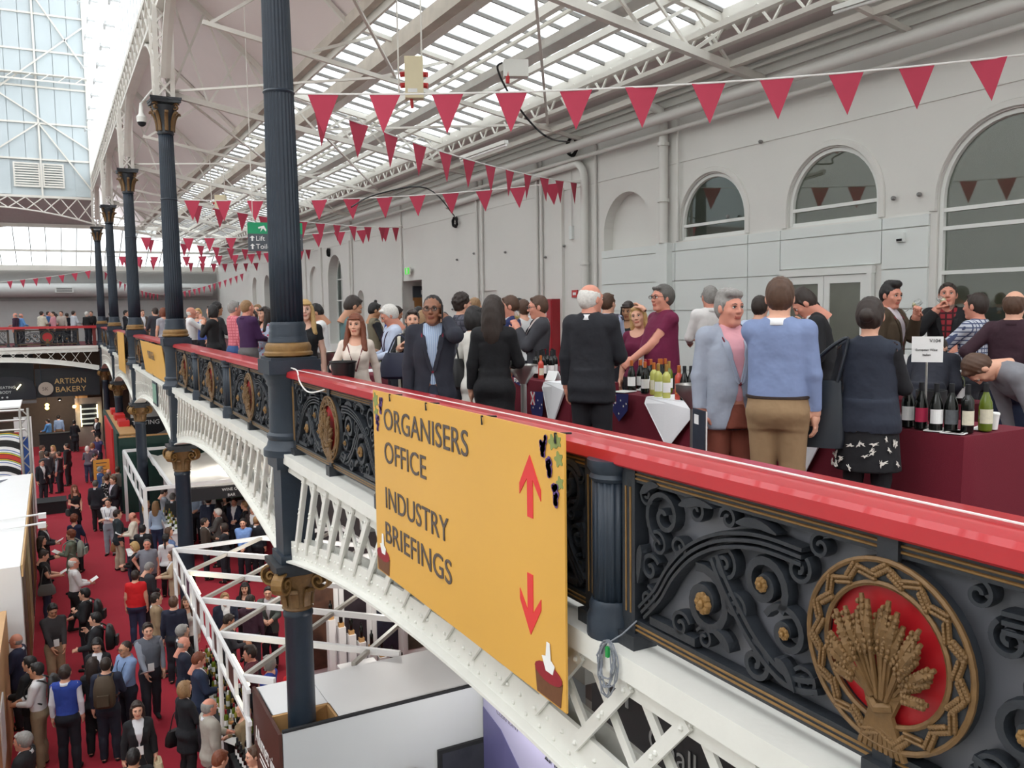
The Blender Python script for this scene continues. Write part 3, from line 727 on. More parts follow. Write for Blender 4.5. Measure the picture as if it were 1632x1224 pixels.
# ---- balustrade panel (local: y along the rail, z up, front is -x), centre at origin y=0
PW = 1.45
S0 = 0.02
def pan_meshes():
    P = []
    def rail(z0, z1, nm):
        b = MB().box(-0.03, 0.03, -PW, PW, z0, z1); me = b.mesh(nm, IRONB); P.append((nm, me, None))
        g = MB()
        for q in (0.3, 0.62): g.tube([(-0.030,-PW+0.02,z0+(z1-z0)*q), (-0.032,PW-0.02,z0+(z1-z0)*q)], 0.006, 6)
        P.append(('gold_reeding', g.mesh('gold_reeding', GOLD), nm))
    rail(0.10, 0.17, 'bottom_rail'); rail(0.845, 0.91, 'top_rail')
    for s in (-1, 1):
        b = MB().box(-0.04, 0.04, s*PW-0.05, s*PW+0.05, 0.06, 0.94); P.append(('stile', b.mesh('stile', IRONB), None))
        g = MB()
        for q in (-0.018, 0.018): g.tube([(-0.040,s*PW+q,0.2), (-0.042,s*PW+q,0.82)], 0.006, 6)
        P.append(('gold_reeding', g.mesh('gold_reeding', GOLD), 'stile'))
        f = MB().box(-0.07, 0.07, s*PW-0.08, s*PW+0.08, 0.03, 0.1); P.append(('foot', f.mesh('foot', IRONB), None))
    P.append(('centre_foot', MB().box(-0.08, 0.08, -0.06, 0.06, 0.03, 0.13).box(-0.05, -0.03, -0.04, 0.04, 0.1, 0.2).mesh('centre_foot', IRONB), None))
    P.append(('centre_clasp', MB().box(-0.05,-0.03,-0.04,0.04,0.78,0.92).mesh('centre_clasp', IRONB), None))
    P.append(('backing_sheet', MB().box(0.05, 0.056, -PW, PW, 0.06, 0.9).mesh('backing_sheet', GREYSH), None))
    # medallion
    mc = 0.51
    d = MB(); pts = [(0.235*math.cos(a), mc+0.235*math.sin(a)) for a in np.linspace(0, 2*PI, 40)[:-1]]
    d.prism(pts, (-0.03,0,0), (0,1,0), (0,0,1), (0.03,0,0)); P.append(('medallion_disc', d.mesh('medallion_disc', REDM), None))
    d = MB(); po = np.linspace(0, 2*PI, 48)[:-1]; vs = []; fs = []
    for a in po:
        for (r, x) in ((0.235,-0.02), (0.24,-0.05), (0.315,-0.05), (0.325,-0.01)): vs.append((x, r*math.cos(a), mc+r*math.sin(a)))
    n = len(po)
    for i in range(n):
        for j in range(4): fs.append((i*4+j, i*4+(j+1)%4, ((i+1)%n)*4+(j+1)%4, ((i+1)%n)*4+j))
    d.add(vs, fs); P.append(('medallion_ring', d.mesh('medallion_ring', IRONB, True), None))
    g = MB()
    for r in (0.238, 0.318): g.tube([(-0.052, r*math.cos(a), mc+r*math.sin(a)) for a in po], 0.011, 6, closed=True)
    P.append(('gold_bead', g.mesh('gold_bead', GOLDB, True), 'medallion_ring'))
    def ear(g, p, dirv, L, w0):
        # wheat ear: grains in two rows along dirv (2d), base p (2d)
        dv = np.array(dirv)/np.linalg.norm(dirv); nv = np.array([-dv[1], dv[0]])
        ng = 6
        for i in range(ng):
            for s in (-1, 1):
                q = np.array(p)+dv*(L*(0.3+0.7*(i+0.25*(s+1))/ng))+nv*s*w0*0.55
                g.ball((-0.07, q[0], q[1]), w0*0.75, 5, 4, (0.9, 0.55+0.6*abs(dv[0]), 0.55+0.6*abs(dv[1])))
        g.tube([(-0.06, p[0], p[1]), (-0.065, p[0]+dv[0]*L, p[1]+dv[1]*L)], w0*0.5, 5)
    b = MB()
    for i in range(30):
        a = 2*PI*i/30; s = 1 if i % 2 else -1
        c = np.array([0.278*math.cos(a), mc+0.278*math.sin(a)]); tv = np.array([-math.sin(a), math.cos(a)])+0.55*s*np.array([math.cos(a), math.sin(a)])
        ear(b, c-tv*0.035, tv, 0.09, 0.0155)
    for v_ in range(len(b.v)): b.v[v_] = (b.v[v_][0]+0.012, b.v[v_][1], b.v[v_][2])
    P.append(('wheat_braid', b.mesh('wheat_braid', GOLDB), 'medallion_ring'))
    # sheaf
    rnd = random.Random(3)
    for i in range(21):
        g = MB(); a = math.radians(-76 + 152*i/20) + rnd.uniform(-.08,.08); L = 0.30 - 0.06*abs(math.sin(a)) + rnd.uniform(-0.07, 0.02)
        ph = math.radians(-118+236*i/20); rt = (0.207, 0.16, 0.19)[i % 3]; base = np.array([0.03*math.sin(ph), mc-0.15])
        tip = np.array([rt*math.sin(ph), mc+rt*math.cos(ph)]); mid = base+(tip-base)*0.42+np.array([0, 0.02])
        x = -0.045-0.03*rnd.random()
        g.tube([(x, base[0], base[1]), (x-0.02, mid[0], mid[1])], 0.009, 5)
        dv = tip-mid; Lh = np.linalg.norm(dv); dv = dv/Lh; nv = np.array([-dv[1], dv[0]])
        g.tube([(x-0.02, mid[0], mid[1]), (x-0.028, (mid+dv*Lh*0.5)[0], (mid+dv*Lh*0.5)[1]), (x-0.02, tip[0], tip[1])], [0.010,0.019,0.008], 6)
        for q in range(7):
            for s in (-1, 1):
                c = mid+dv*Lh*(0.08+q*0.13)+nv*s*0.010
                g.ball((x-0.03, c[0], c[1]), 0.0115, 5, 4, (1, 0.8, 0.95))
        P.append(('wheat_ear', g.mesh('wheat_ear', GOLDB), 'medallion_disc'))
    g = MB()
    for i in range(9):
        a = (i-4)*0.012
        g.tube([(-0.05,a*1.8,mc-0.34), (-0.06,a*0.8,mc-0.2), (-0.055,a*1.6,mc-0.1)], 0.012, 5)
    g.tube([(-0.06,-0.04,mc-0.17), (-0.085,0,mc-0.18), (-0.06,0.045,mc-0.165)], 0.018, 6)
    P.append(('sheaf_stalks', g.mesh('sheaf_stalks', GOLDB), 'medallion_disc'))
    # scrolls on each side
    D = 0.055
    def sc(pts2, w_, nm='scroll', s=1, depth=D):
        P.append((nm, MB().ribbon([(0.0, s*a, b) for a, b in pts2], w_, depth).mesh(nm, IRONB, True), None))
    for s in (-1, 1):
        # main arch band from outer foot up to top centre, triple reeded
        arch = smooth_curve([(1.36,0.22),(1.24,0.34),(1.14,0.48),(1.0,0.61),(0.82,0.70),(0.6,0.745),(0.38,0.74)], 5)
        for off in (-0.028, 0.0, 0.028):
            pts = []
            for i, p in enumerate(arch):
                t = arch[min(i+1,len(arch)-1)]-arch[max(i-1,0)]; nn = np.array([-t[1],t[0]])/np.linalg.norm(t); pts.append(p+nn*off)
            sc(pts, 0.02, 'arch_band', s, 0.07)
        sc([p for p in smooth_curve([(1.3,0.2),(1.14,0.2),(0.98,0.2)],4)], 0.05, 'leaf_scroll', s)
        arch2 = smooth_curve([(0.30,0.27),(0.45,0.24),(0.62,0.33),(0.78,0.5),(0.86,0.62)],5)
        for off in (-0.02, 0.02):
            pts = []
            for i, p in enumerate(arch2):
                t = arch2[min(i+1,len(arch2)-1)]-arch2[max(i-1,0)]; nn = np.array([-t[1],t[0]])/np.linalg.norm(t); pts.append(p+nn*off)
            sc(pts, 0.028, 'stem', s, 0.065)
        for (c, r0, turns, a0, sg, w_) in (((1.2,0.72),0.125,1.6,-1.2,1,0.03), ((0.92,0.40),0.145,1.7,1.2,1,0.05), ((0.58,0.58),0.115,1.6,-2.4,-1,0.045),
                                           ((0.46,0.42),0.10,1.5,0.4,1,0.035), ((0.62,0.245),0.075,1.5,1.4,1,0.03), ((1.30,0.45),0.06,1.3,2.6,-1,0.025),
                                           ((0.98,0.79),0.05,1.4,0.5,1,0.022), ((0.40,0.69),0.05,1.4,2.2,1,0.022), ((1.08,0.25),0.055,1.4,2.8,-1,0.022), ((0.78,0.80),0.04,1.3,0,1,0.02), ((1.24,0.58),0.05,1.3,1.0,1,0.02), ((0.74,0.44),0.055,1.4,3.4,-1,0.022), ((0.80,0.60),0.06,1.4,2.0,1,0.022), ((1.10,0.60),0.045,1.3,4.0,-1,0.02), ((0.36,0.26),0.05,1.4,0.6,1,0.02), ((1.32,0.30),0.05,1.4,1.6,1,0.02), ((1.33,0.80),0.04,1.3,3.6,1,0.018), ((0.30,0.80),0.04,1.3,2.0,-1,0.018), ((0.92,0.24),0.04,1.3,0.4,1,0.018)):
            sc(spiral(c, r0, turns, a0, sg, 30), w_, 'scroll', s)
        for (p, q, r_) in (((1.36,0.80),(1.22,0.86),0.03), ((1.08,0.80),(0.86,0.83),0.035), ((0.72,0.80),(0.5,0.8),0.03), ((0.50,0.31),(0.40,0.21),0.03), ((0.75,0.24),(0.86,0.3),0.03), ((1.36,0.55),(1.38,0.36),0.03)):
            mid = ((p[0]+q[0])/2, (p[1]+q[1])/2+0.02)
            P.append(('acanthus_leaf', MB().ribbon([(-0.01, s*a, b) for a, b in smooth_curve([p, mid, q], 4)], [0.01,0.03,0.05,0.055,0.05,0.045,0.035,0.02,0.008], 0.06).mesh('acanthus_leaf', IRONB), None))
        for (c, r_) in (((0.92,0.40),0.05), ((0.58,0.58),0.032), ((0.46,0.42),0.026)):
            g = MB()
            for i in range(8):
                a = 2*PI*i/8; g.ball((-0.035, s*(c[0])+r_*0.62*math.cos(a), c[1]+r_*0.62*math.sin(a)), r_*0.42, 5, 4, (0.7,1,1))
            g.ball((-0.045, s*c[0], c[1]), r_*0.4, 6, 5)
            P.append(('rosette', g.mesh('rosette', GOLD), None))
    return P
PANP = pan_meshes()
bl = [['black iron balustrade panel with red wheat-sheaf medallion nearest the camera', 'black iron balustrade panel mostly hidden behind the yellow organisers sign', 'black iron balustrade panel with medallion between sign and nearest column'],
      ['black iron balustrade panel with medallion just behind the nearest column', 'middle black iron balustrade panel of the second bay', 'black iron balustrade panel of the second bay beside the second column'],
      ['black iron balustrade panel right after the second column, mostly behind banner', 'middle black iron balustrade panel of the third bay', 'black iron balustrade panel beside the third column'],
      ['black iron balustrade panel just beyond the third column', 'middle black iron balustrade panel of the fourth bay', 'black iron balustrade panel beside the fourth column'],
      ['black iron balustrade panel just beyond the fourth column', 'middle black iron balustrade panel of the farthest bay', 'black iron balustrade panel beside the farthest column']]
postp = MB().lathe([(0.13,0.03),(0.13,0.13),(0.115,0.16),(0.12,0.19),(0.105,0.22)], 20).mesh('post_base', IRON, True)
posts = MB().lathe([(0.10,0.22),(0.10,0.82)], 64, flute=16, fd=0.1).mesh('post_shaft', IRON, 'all')
postc = MB().lathe([(0.10,0.82),(0.115,0.84),(0.105,0.86),(0.125,0.89),(0.125,0.93)], 20).mesh('post_cap', IRON, True)
for k in range(5):
    for j in range(3):
        yc = YC[k]+MIDO+(j-1)*3.23
        t = thing('balustrade_panel', bl[k][j], 'railing', (XC-0.02, yc, 0), group='iron balustrade panels')
        last = {}
        for (nm, me, par) in PANP:
            if k > 1 and nm in ('acanthus_leaf', 'wheat_braid') : continue
            o = put(nm, me, last[par] if par else t)
            if not par: last[nm] = o
        if j < 2:
            y = yc+1.615
            p = thing('baluster_post', ('short fluted iron post right of the yellow sign' if (k, j) == (0, 0) else 'short fluted iron post hidden behind the far end of the yellow sign' if (k, j) == (0, 1) else 'short fluted iron post %s of the %s bay' % (('at the near third', 'at the far third')[j], ('first', 'second', 'third', 'fourth', 'farthest')[k])), 'post', (XC-0.04, y, 0), group='short posts between balustrade panels')
            put('base', postp, p); put('shaft', posts, p); put('cap', postc, p)
    # red handrail of the bay
    y0 = YC[k]+0.22; y1 = YC[k+1]-0.28
    t = thing('handrail', ['glossy red handrail above the yellow organisers sign, nearest the camera', 'red handrail of the second bay in front of the purple-shirted man', 'red handrail of the third bay above the tilted yellow banner', 'red handrail of the fourth bay above the narrow yellow banner', 'red handrail of the farthest bay'][k], 'handrail', (0, 0, 0), group='red handrails along the gallery')
    prof = [(2.36,0.925),(2.37,0.915),(2.45,0.925),(2.64,0.925),(2.69,0.93),(2.70,0.985),(2.68,1.0),(2.56,1.01),(2.40,0.995),(2.365,0.98)]
    cuts = [y0, y0+1.25, y0+6.1, y1] if k == 0 else [y0, y0+3.2, y0+6.6, y1]
    for a, b in zip(cuts[:-1], cuts[1:]):
        build(MB().prism(prof, (0, a+0.003, 0), (1,0,0), (0,0,1), (0, b-a-0.006, 0)), 'rail_section', REDR, t)
# white cord laid along the near rail
o = build(MB().tube(smooth_curve([(2.50,-0.2,1.018),(2.52,2.5,1.018),(2.50,5.0,1.018),(2.46,7.5,1.018),(2.42,9.75,1.018)], 4), 0.0045, 6), 'cord', CORDW, label='thin white cord lying along the top of the near red handrail', cat='cord')
o = build(MB().tube(smooth_curve([(2.42,9.9,1.03),(2.40,9.5,1.02),(2.345,9.2,0.93),(2.34,8.95,0.85),(2.34,8.7,0.84),(2.345,8.4,0.88),(2.36,8.3,0.9)], 4), 0.008, 6), 'cord', CORDW, label='white cord end looping down below the red handrail by the column', cat='cord')
# coil of grey cable tied to the balustrade
t = thing('cable_coil', 'bundled coil of grey cable tied to the balustrade, hanging over the white ledge', 'cable', (2.30, 3.28, 0.05))
GCAB = mat('grey_cable', (128, 132, 140), 0.5, vary=0.2)
rnd = random.Random(5)
for i in range(7):
    a = rnd.uniform(-0.3, 0.3); w_ = rnd.uniform(0.04, 0.075); h = rnd.uniform(0.09, 0.15)
    build(MB().tube([(-0.01-0.02*rnd.random()+0.01*math.sin(q), w_*math.cos(q)+a*0.06, -0.08-h+h*math.sin(q)+0.1) for q in np.linspace(0, 2*PI, 18)[:-1]], 0.004, 5, closed=True), 'loop', GCAB, t)
build(MB().tube([(0.0,0,0.02),(0.05,-0.02,0.05),(0.11,-0.06,0.12)], 0.004, 5), 'tail', GCAB, t)
build(MB().box(-0.035,-0.02,-0.02,0.0,-0.05,0.0), 'green_tag', mat('green_tag', (30,150,70), 0.5), t)

# ---- end gallery front (across the hall at Y = YE)
t = thing('lattice_girder', 'white lattice girder across the far end of the hall', 'girder', (0, YE, 0))
xa, xb = -14.0, 2.2
zl = lambda xx: -0.72-0.62*(abs(xx+3.0)/5.2)**2
build(MB().box(xa, xb, -0.2, 0.15, -0.14, 0.0), 'ledge', WHITEG, t)
build(MB().box(xa, xb, -0.14, -0.10, -0.34, -0.14), 'top_web', WHITEG, t)
vs = []; fs = []; xs = np.linspace(-8.2, xb, 26)
for xx in xs: vs += [(xx,-0.15,zl(xx)),(xx,-0.1,zl(xx)),(xx,-0.1,zl(xx)+0.24),(xx,-0.15,zl(xx)+0.24)]
for i in range(len(xs)-1):
    for j in range(4): fs.append((i*4+j, i*4+(j+1)%4, (i+1)*4+(j+1)%4, (i+1)*4+j))
m = MB(); m.add(vs, fs); build(m, 'arch_web', WHITEG, t)
build(MB().ribbon([(xx,-0.05,zl(xx)-0.01) for xx in xs], 0.04, 0.34, axis=(0,1,0)), 'arch_flange', WHITEG, t)
p = 0.58
for i in range(18):
    x0 = -7.9+i*p
    for sg in (1, -1):
        x1 = x0+sg*0.55
        if x1 > xb or x1 < -8.2: continue
        build(MB().bar((x0,-0.16 if sg == 1 else -0.13,-0.2), (x1,-0.16 if sg == 1 else -0.13,zl(x1)+0.1), 0.02, 0.07, up=(0,1,0)), 'lattice_bar', WHITEG, t)
build(MB().box(-14, 2.2, -0.22, 0.12, 0.95, 1.08), 'handrail', REDR, label='red handrail of the far end gallery', cat='handrail', loc=(0, YE, 0))
for xc_ in (-6.7, -3.45, -0.2):
    t = thing('balustrade_panel', {-0.2: 'iron balustrade panel with round medallion on the far end gallery', -3.45: 'iron balustrade panel at the left edge of the far end gallery', -6.7: 'iron balustrade panel far left on the end gallery'}[xc_], 'railing', (xc_, YE, 0), rz=PI/2)
    last = {}
    for (nm, me, par) in PANP:
        if nm in ('acanthus_leaf', 'wheat_braid', 'wheat_ear', 'backing_sheet'): continue
        o = put(nm, me, last[par] if par else t)
        if not par: last[nm] = o
t = thing('newel_post', 'red-brown end post of the far gallery railing beside the column', 'post', (2.05, YE, 0))
build(MB().box(-0.08,0.08,-0.06,0.06,0,0.95), 'shaft', mat('newel_red', (120,40,36), 0.5), t); build(MB().box(-0.1,0.1,-0.08,0.08,0.9,0.96), 'cap', MATS['newel_red'], t)
# ================================================================ people: continuous bodies from blended distance fields
def surface_nets(F, org, h):
    S = F < 0
    c = np.zeros(tuple(n-1 for n in F.shape), np.int16)
    for dx in (0,1):
        for dy in (0,1):
            for dz in (0,1):
                c += S[dx:S.shape[0]-1+dx, dy:S.shape[1]-1+dy, dz:S.shape[2]-1+dz]
    act = (c > 0) & (c < 8)
    idx = np.argwhere(act)
    N = len(idx); ids = -np.ones(act.shape, np.int64); ids[act] = np.arange(N)
    acc = np.zeros((N,3)); cnt = np.zeros(N)
    corners = [(dx,dy,dz) for dx in (0,1) for dy in (0,1) for dz in (0,1)]
    vals = {q: F[idx[:,0]+q[0], idx[:,1]+q[1], idx[:,2]+q[2]] for q in corners}
    for a in corners:
        for ax in range(3):
            if a[ax]: continue
            b = list(a); b[ax] = 1; b = tuple(b)
            fa, fb = vals[a], vals[b]; mk = (fa < 0) != (fb < 0)
            if not mk.any(): continue
            t = np.where(mk, fa/np.where(mk, fa-fb, 1), 0)
            p = np.zeros((N,3)); p[:] = a; p[:,ax] += t
            acc[mk] += p[mk]; cnt[mk] += 1
    V = (idx + acc/cnt[:,None])*h + org
    quads = []
    for ax in range(3):
        o1, o2 = [i for i in range(3) if i != ax]
        sl0 = [slice(None)]*3; sl1 = [slice(None)]*3
        sl0[ax] = slice(0,-1); sl1[ax] = slice(1,None)
        for o in (o1, o2): sl0[o] = slice(1,-1); sl1[o] = slice(1,-1)
        s0 = S[tuple(sl0)]; s1 = S[tuple(sl1)]
        e = np.argwhere(s0 != s1)
        if len(e) == 0: continue
        flip = s0[tuple(e.T)]
        base = e.copy(); base[:,o1] += 1; base[:,o2] += 1
        def cid(d1, d2):
            q = base.copy(); q[:,o1] += d1; q[:,o2] += d2
            return ids[q[:,0], q[:,1], q[:,2]]
        q = np.stack([cid(-1,-1), cid(0,-1), cid(0,0), cid(-1,0)], 1)
        if ax == 1: flip = ~flip
        q[~flip] = q[~flip][:, ::-1]
        quads.append(q)
    Q = np.concatenate(quads)
    Q = Q[(Q >= 0).all(1)]
    return V, Q
class Field:
    def __init__(s, lo, hi, h):
        s.lo = np.array(lo, float); s.h = h
        n = np.ceil((np.array(hi)-s.lo)/h).astype(int)+1
        s.ax = [s.lo[i]+h*np.arange(n[i]) for i in range(3)]
        s.F = np.full(tuple(n), 0.5, np.float32); s.M = np.full(tuple(n), 9.0, np.float32); s.L = np.zeros(tuple(n), np.int8)
    def add(s, fn, lo, hi, k=0.03, lab=0, sub=False):
        sl = []; ax = []
        for i in range(3):
            a = max(0, int((lo[i]-0.06-s.lo[i])/s.h)); b = min(len(s.ax[i]), int((hi[i]+0.06-s.lo[i])/s.h)+2)
            if b <= a: return
            sl.append(slice(a,b)); ax.append(s.ax[i][a:b])
        X = ax[0][:,None,None]; Y = ax[1][None,:,None]; Z = ax[2][None,None,:]
        d = fn(X, Y, Z); sl = tuple(sl); f = s.F[sl]
        if sub:
            d = -d; hh = np.clip(0.5-0.5*(f-d)/k, 0, 1); s.F[sl] = f*(1-hh)+d*hh + k*hh*(1-hh); return
        hh = np.clip(0.5+0.5*(f-d)/k, 0, 1)
        s.F[sl] = f*(1-hh)+d*hh - k*hh*(1-hh)
        m = d < s.M[sl]; L = s.L[sl]; L[m] = lab; s.M[sl] = np.minimum(s.M[sl], d)
    def capsule(s, a, b, ra, rb, k=0.03, lab=0, sub=False):
        a = np.array(a, float); b = np.array(b, float); ba = b-a; bb = max(1e-9, ba@ba)
        def fn(X, Y, Z):
            px, py, pz = X-a[0], Y-a[1], Z-a[2]
            t = np.clip((px*ba[0]+py*ba[1]+pz*ba[2])/bb, 0, 1)
            return np.sqrt((px-t*ba[0])**2+(py-t*ba[1])**2+(pz-t*ba[2])**2)-(ra+(rb-ra)*t)
        r = max(ra, rb); s.add(fn, np.minimum(a,b)-r, np.maximum(a,b)+r, k, lab, sub)
    def ellip(s, c, r, k=0.03, lab=0, sub=False, M=None, clip=None):
        c = np.array(c, float); r = np.array(r, float); R = max(r)
        def fn(X, Y, Z):
            px, py, pz = X-c[0], Y-c[1], Z-c[2]
            if M is not None:
                px, py, pz = [M[0][i]*px+M[1][i]*py+M[2][i]*pz for i in range(3)]
            k0 = np.sqrt((px/r[0])**2+(py/r[1])**2+(pz/r[2])**2); k1 = np.sqrt((px/r[0]**2)**2+(py/r[1]**2)**2+(pz/r[2]**2)**2)
            d = k0*(k0-1)/np.maximum(k1, 1e-6)
            if clip is not None: d = np.maximum(d, clip(X, Y, Z))
            return d
        e = r if M is None else np.array([R,R,R])
        s.add(fn, c-e, c+e, k, lab, sub)
    def mesh(s):
        V, Q = surface_nets(s.F, s.lo, s.h)
        ii = np.clip(np.round((V-s.lo)/s.h).astype(int), 0, np.array(s.L.shape)-1)
        return V, Q, s.L[ii[:,0], ii[:,1], ii[:,2]]
def vnormals(V, Q):
    n = np.cross(V[Q[:,2]]-V[Q[:,0]], V[Q[:,3]]-V[Q[:,1]]); N = np.zeros_like(V)
    for j in range(4): np.add.at(N, Q[:,j], n)
    return N/np.maximum(1e-12, np.linalg.norm(N, axis=1))[:,None]
def smooth_bound(V, Q, it=4):
    E = np.concatenate([Q[:,[0,1]], Q[:,[1,2]], Q[:,[2,3]], Q[:,[3,0]]]); Es = np.sort(E, 1)
    u, c = np.unique(Es, axis=0, return_counts=True); B = u[c == 1]
    if len(B) == 0: return V
    V = V.copy()
    for _ in range(it):
        A = np.zeros_like(V); n = np.zeros(len(V))
        for a, b in ((0,1),(1,0)): np.add.at(A, B[:,a], V[B[:,b]]); np.add.at(n, B[:,a], 1)
        m = n > 0; V[m] = 0.5*V[m]+0.5*A[m]/n[m][:,None]
    return V
def sub_mesh(name, V, Q, mask, N, off, nslots=1):
    q = Q[mask]
    if len(q) == 0: return None
    used = np.unique(q); mp = -np.ones(len(V), int); mp[used] = np.arange(len(used))
    v = V[used]+N[used]*off; q = mp[q]; v = smooth_bound(v, q)
    return arr_mesh(name, v, q)
def arr_mesh(name, V, Q, slots=None, mats=(None,)):
    me = bpy.data.meshes.new(name)
    me.vertices.add(len(V)); me.vertices.foreach_set('co', np.ascontiguousarray(V, np.float32).ravel())
    n = len(Q); me.loops.add(n*4); me.polygons.add(n)
    me.loops.foreach_set('vertex_index', np.ascontiguousarray(Q, np.int32).ravel())
    me.polygons.foreach_set('loop_start', np.arange(0, n*4, 4, dtype=np.int32))
    try: me.polygons.foreach_set('loop_total', np.full(n, 4, np.int32))
    except Exception: pass
    me.polygons.foreach_set('use_smooth', np.ones(n, bool))
    for m_ in mats: me.materials.append(m_)
    if slots is not None: me.polygons.foreach_set('material_index', np.ascontiguousarray(slots, np.int32))
    me.update(calc_edges=True); me.validate()
    return me
def tube_quads(pts, r, n=6):
    mb = MB().tube(pts, r, n); q = [f for f in mb.f if len(f) == 4]
    return np.array(mb.v), np.array(q)
def ball_quads(c, r, sc=(1,1,1)):
    mb = MB().ball(c, r, 8, 6, sc); q = [f if len(f) == 4 else (f[0], f[1], f[2], f[2]) for f in mb.f]
    return np.array(mb.v), np.array([f for f in q])
def merge(parts):
    # parts: (V, Q, slot)
    Vs = []; Qs = []; S = []; k = 0
    for V, Q, sl in parts:
        Vs.append(V); Qs.append(Q+k); S.append(np.full(len(Q), sl) if np.isscalar(sl) else sl); k += len(V)
    return np.concatenate(Vs), np.concatenate(Qs), np.concatenate(S)
_heads = {}
def head_geo(sex, h, open_mouth=False):
    key = (sex, h)
    if key in _heads: return _heads[key]
    f = Field((-0.11,-0.135,-0.23), (0.11,0.14,0.14), h)
    fm = sex == 'f'
    f.ellip((0,-0.014,0.03), (0.075,0.094,0.088), 0.03)
    f.ellip((0,0.018,-0.03), (0.060 if fm else 0.064, 0.068, 0.085), 0.035)
    f.capsule((-0.018,0.058,-0.098), (0.018,0.058,-0.098), 0.018, 0.018, 0.03)
    f.capsule((-0.034,0.076,0.028), (0.034,0.076,0.028), 0.012, 0.012, 0.02)
    f.capsule((-0.045,0.058,-0.02), (-0.03,0.062,-0.03), 0.016, 0.016, 0.02); f.capsule((0.045,0.058,-0.02), (0.03,0.062,-0.03), 0.016, 0.016, 0.02)
    for s in (-1,1): f.ellip((s*0.031,0.098,0.011), (0.017,0.016,0.011), 0.012, sub=True)
    f.capsule((0,0.085,0.018), (0,0.101,-0.020), 0.008, 0.0125 if not fm else 0.0105, 0.012)
    for s in (-1,1): f.ellip((s*0.011,0.093,-0.024), (0.009,0.010,0.008), 0.008)
    f.capsule((-0.018,0.079,-0.053), (0.018,0.079,-0.053), 0.0075, 0.0075, 0.008); f.capsule((-0.014,0.078,-0.064), (0.014,0.078,-0.064), 0.0085, 0.0085, 0.008)
    for s in (-1,1): f.ellip((s*0.077,-0.008,-0.002), (0.011,0.021,0.031), 0.008)
    f.capsule((0,-0.022,-0.07), (0,-0.045,-0.22), 0.050 if fm else 0.058, 0.056 if fm else 0.066, 0.03)
    V, Q, L = f.mesh()
    c = V[Q].mean(1)
    lip = (np.abs(c[:,0]) < 0.025) & (c[:,2] > -0.070) & (c[:,2] < -0.049) & (c[:,1] > 0.078)
    parts = [(V, Q, np.where(lip, 3, 0))]
    for s in (-1,1):
        parts.append((*ball_quads((s*0.031,0.0775,0.009), 0.0112, (1,1,0.8)), 1))
        parts.append((*ball_quads((s*0.031,0.0852,0.010), 0.0066), 2))
        parts.append((*tube_quads([(s*0.019,0.088,0.0165), (s*0.031,0.0905,0.019), (s*0.044,0.085,0.0155)], 0.0026), 2))
        parts.append((*tube_quads([(s*0.014,0.0895,0.030), (s*0.03,0.0895,0.0345), (s*0.046,0.079,0.029)], 0.003), 2))
    _heads[key] = merge(parts)
    return _heads[key]
_hands = {}
def hand_geo(curl, h):
    key = (round(curl,2), h)
    if key in _hands: return _hands[key]
    f = Field((-0.07,-0.10,-0.04), (0.085,0.05,0.21), h)     # x toward thumb, -y palm side, z finger direction
    f.ellip((0,0,0.05), (0.042,0.017,0.056), 0.02); f.capsule((0,0,-0.02), (0,0,0.03), 0.026, 0.028, 0.03)
    for i, (x, L) in enumerate(((-0.030,0.060), (-0.010,0.076), (0.011,0.080), (0.031,0.070))):
        p = np.array([x*0.92, 0.002, 0.09]); a = curl*0.55+0.05*(3-i)*min(1,curl*2)
        for sgi, fr in enumerate((0.45, 0.32, 0.25)):
            d = np.array([x*0.15, -math.sin(a), math.cos(a)]); q = p+d*L*fr
            f.capsule(p, q, 0.0098-0.0008*sgi, 0.0092-0.0008*sgi, 0.006); p = q; a += curl
    p = np.array([0.034,-0.008,0.028]); q = np.array([0.060,-0.022-0.02*curl,0.060]); r = q+np.array([0.004-0.03*curl*0.4, -0.012-0.012*curl, 0.034])
    f.capsule(p, q, 0.014, 0.0115, 0.012); f.capsule(q, r, 0.0115, 0.0092, 0.008)
    V, Q, L = f.mesh(); _hands[key] = (V, Q)
    return _hands[key]
_hairs = {}
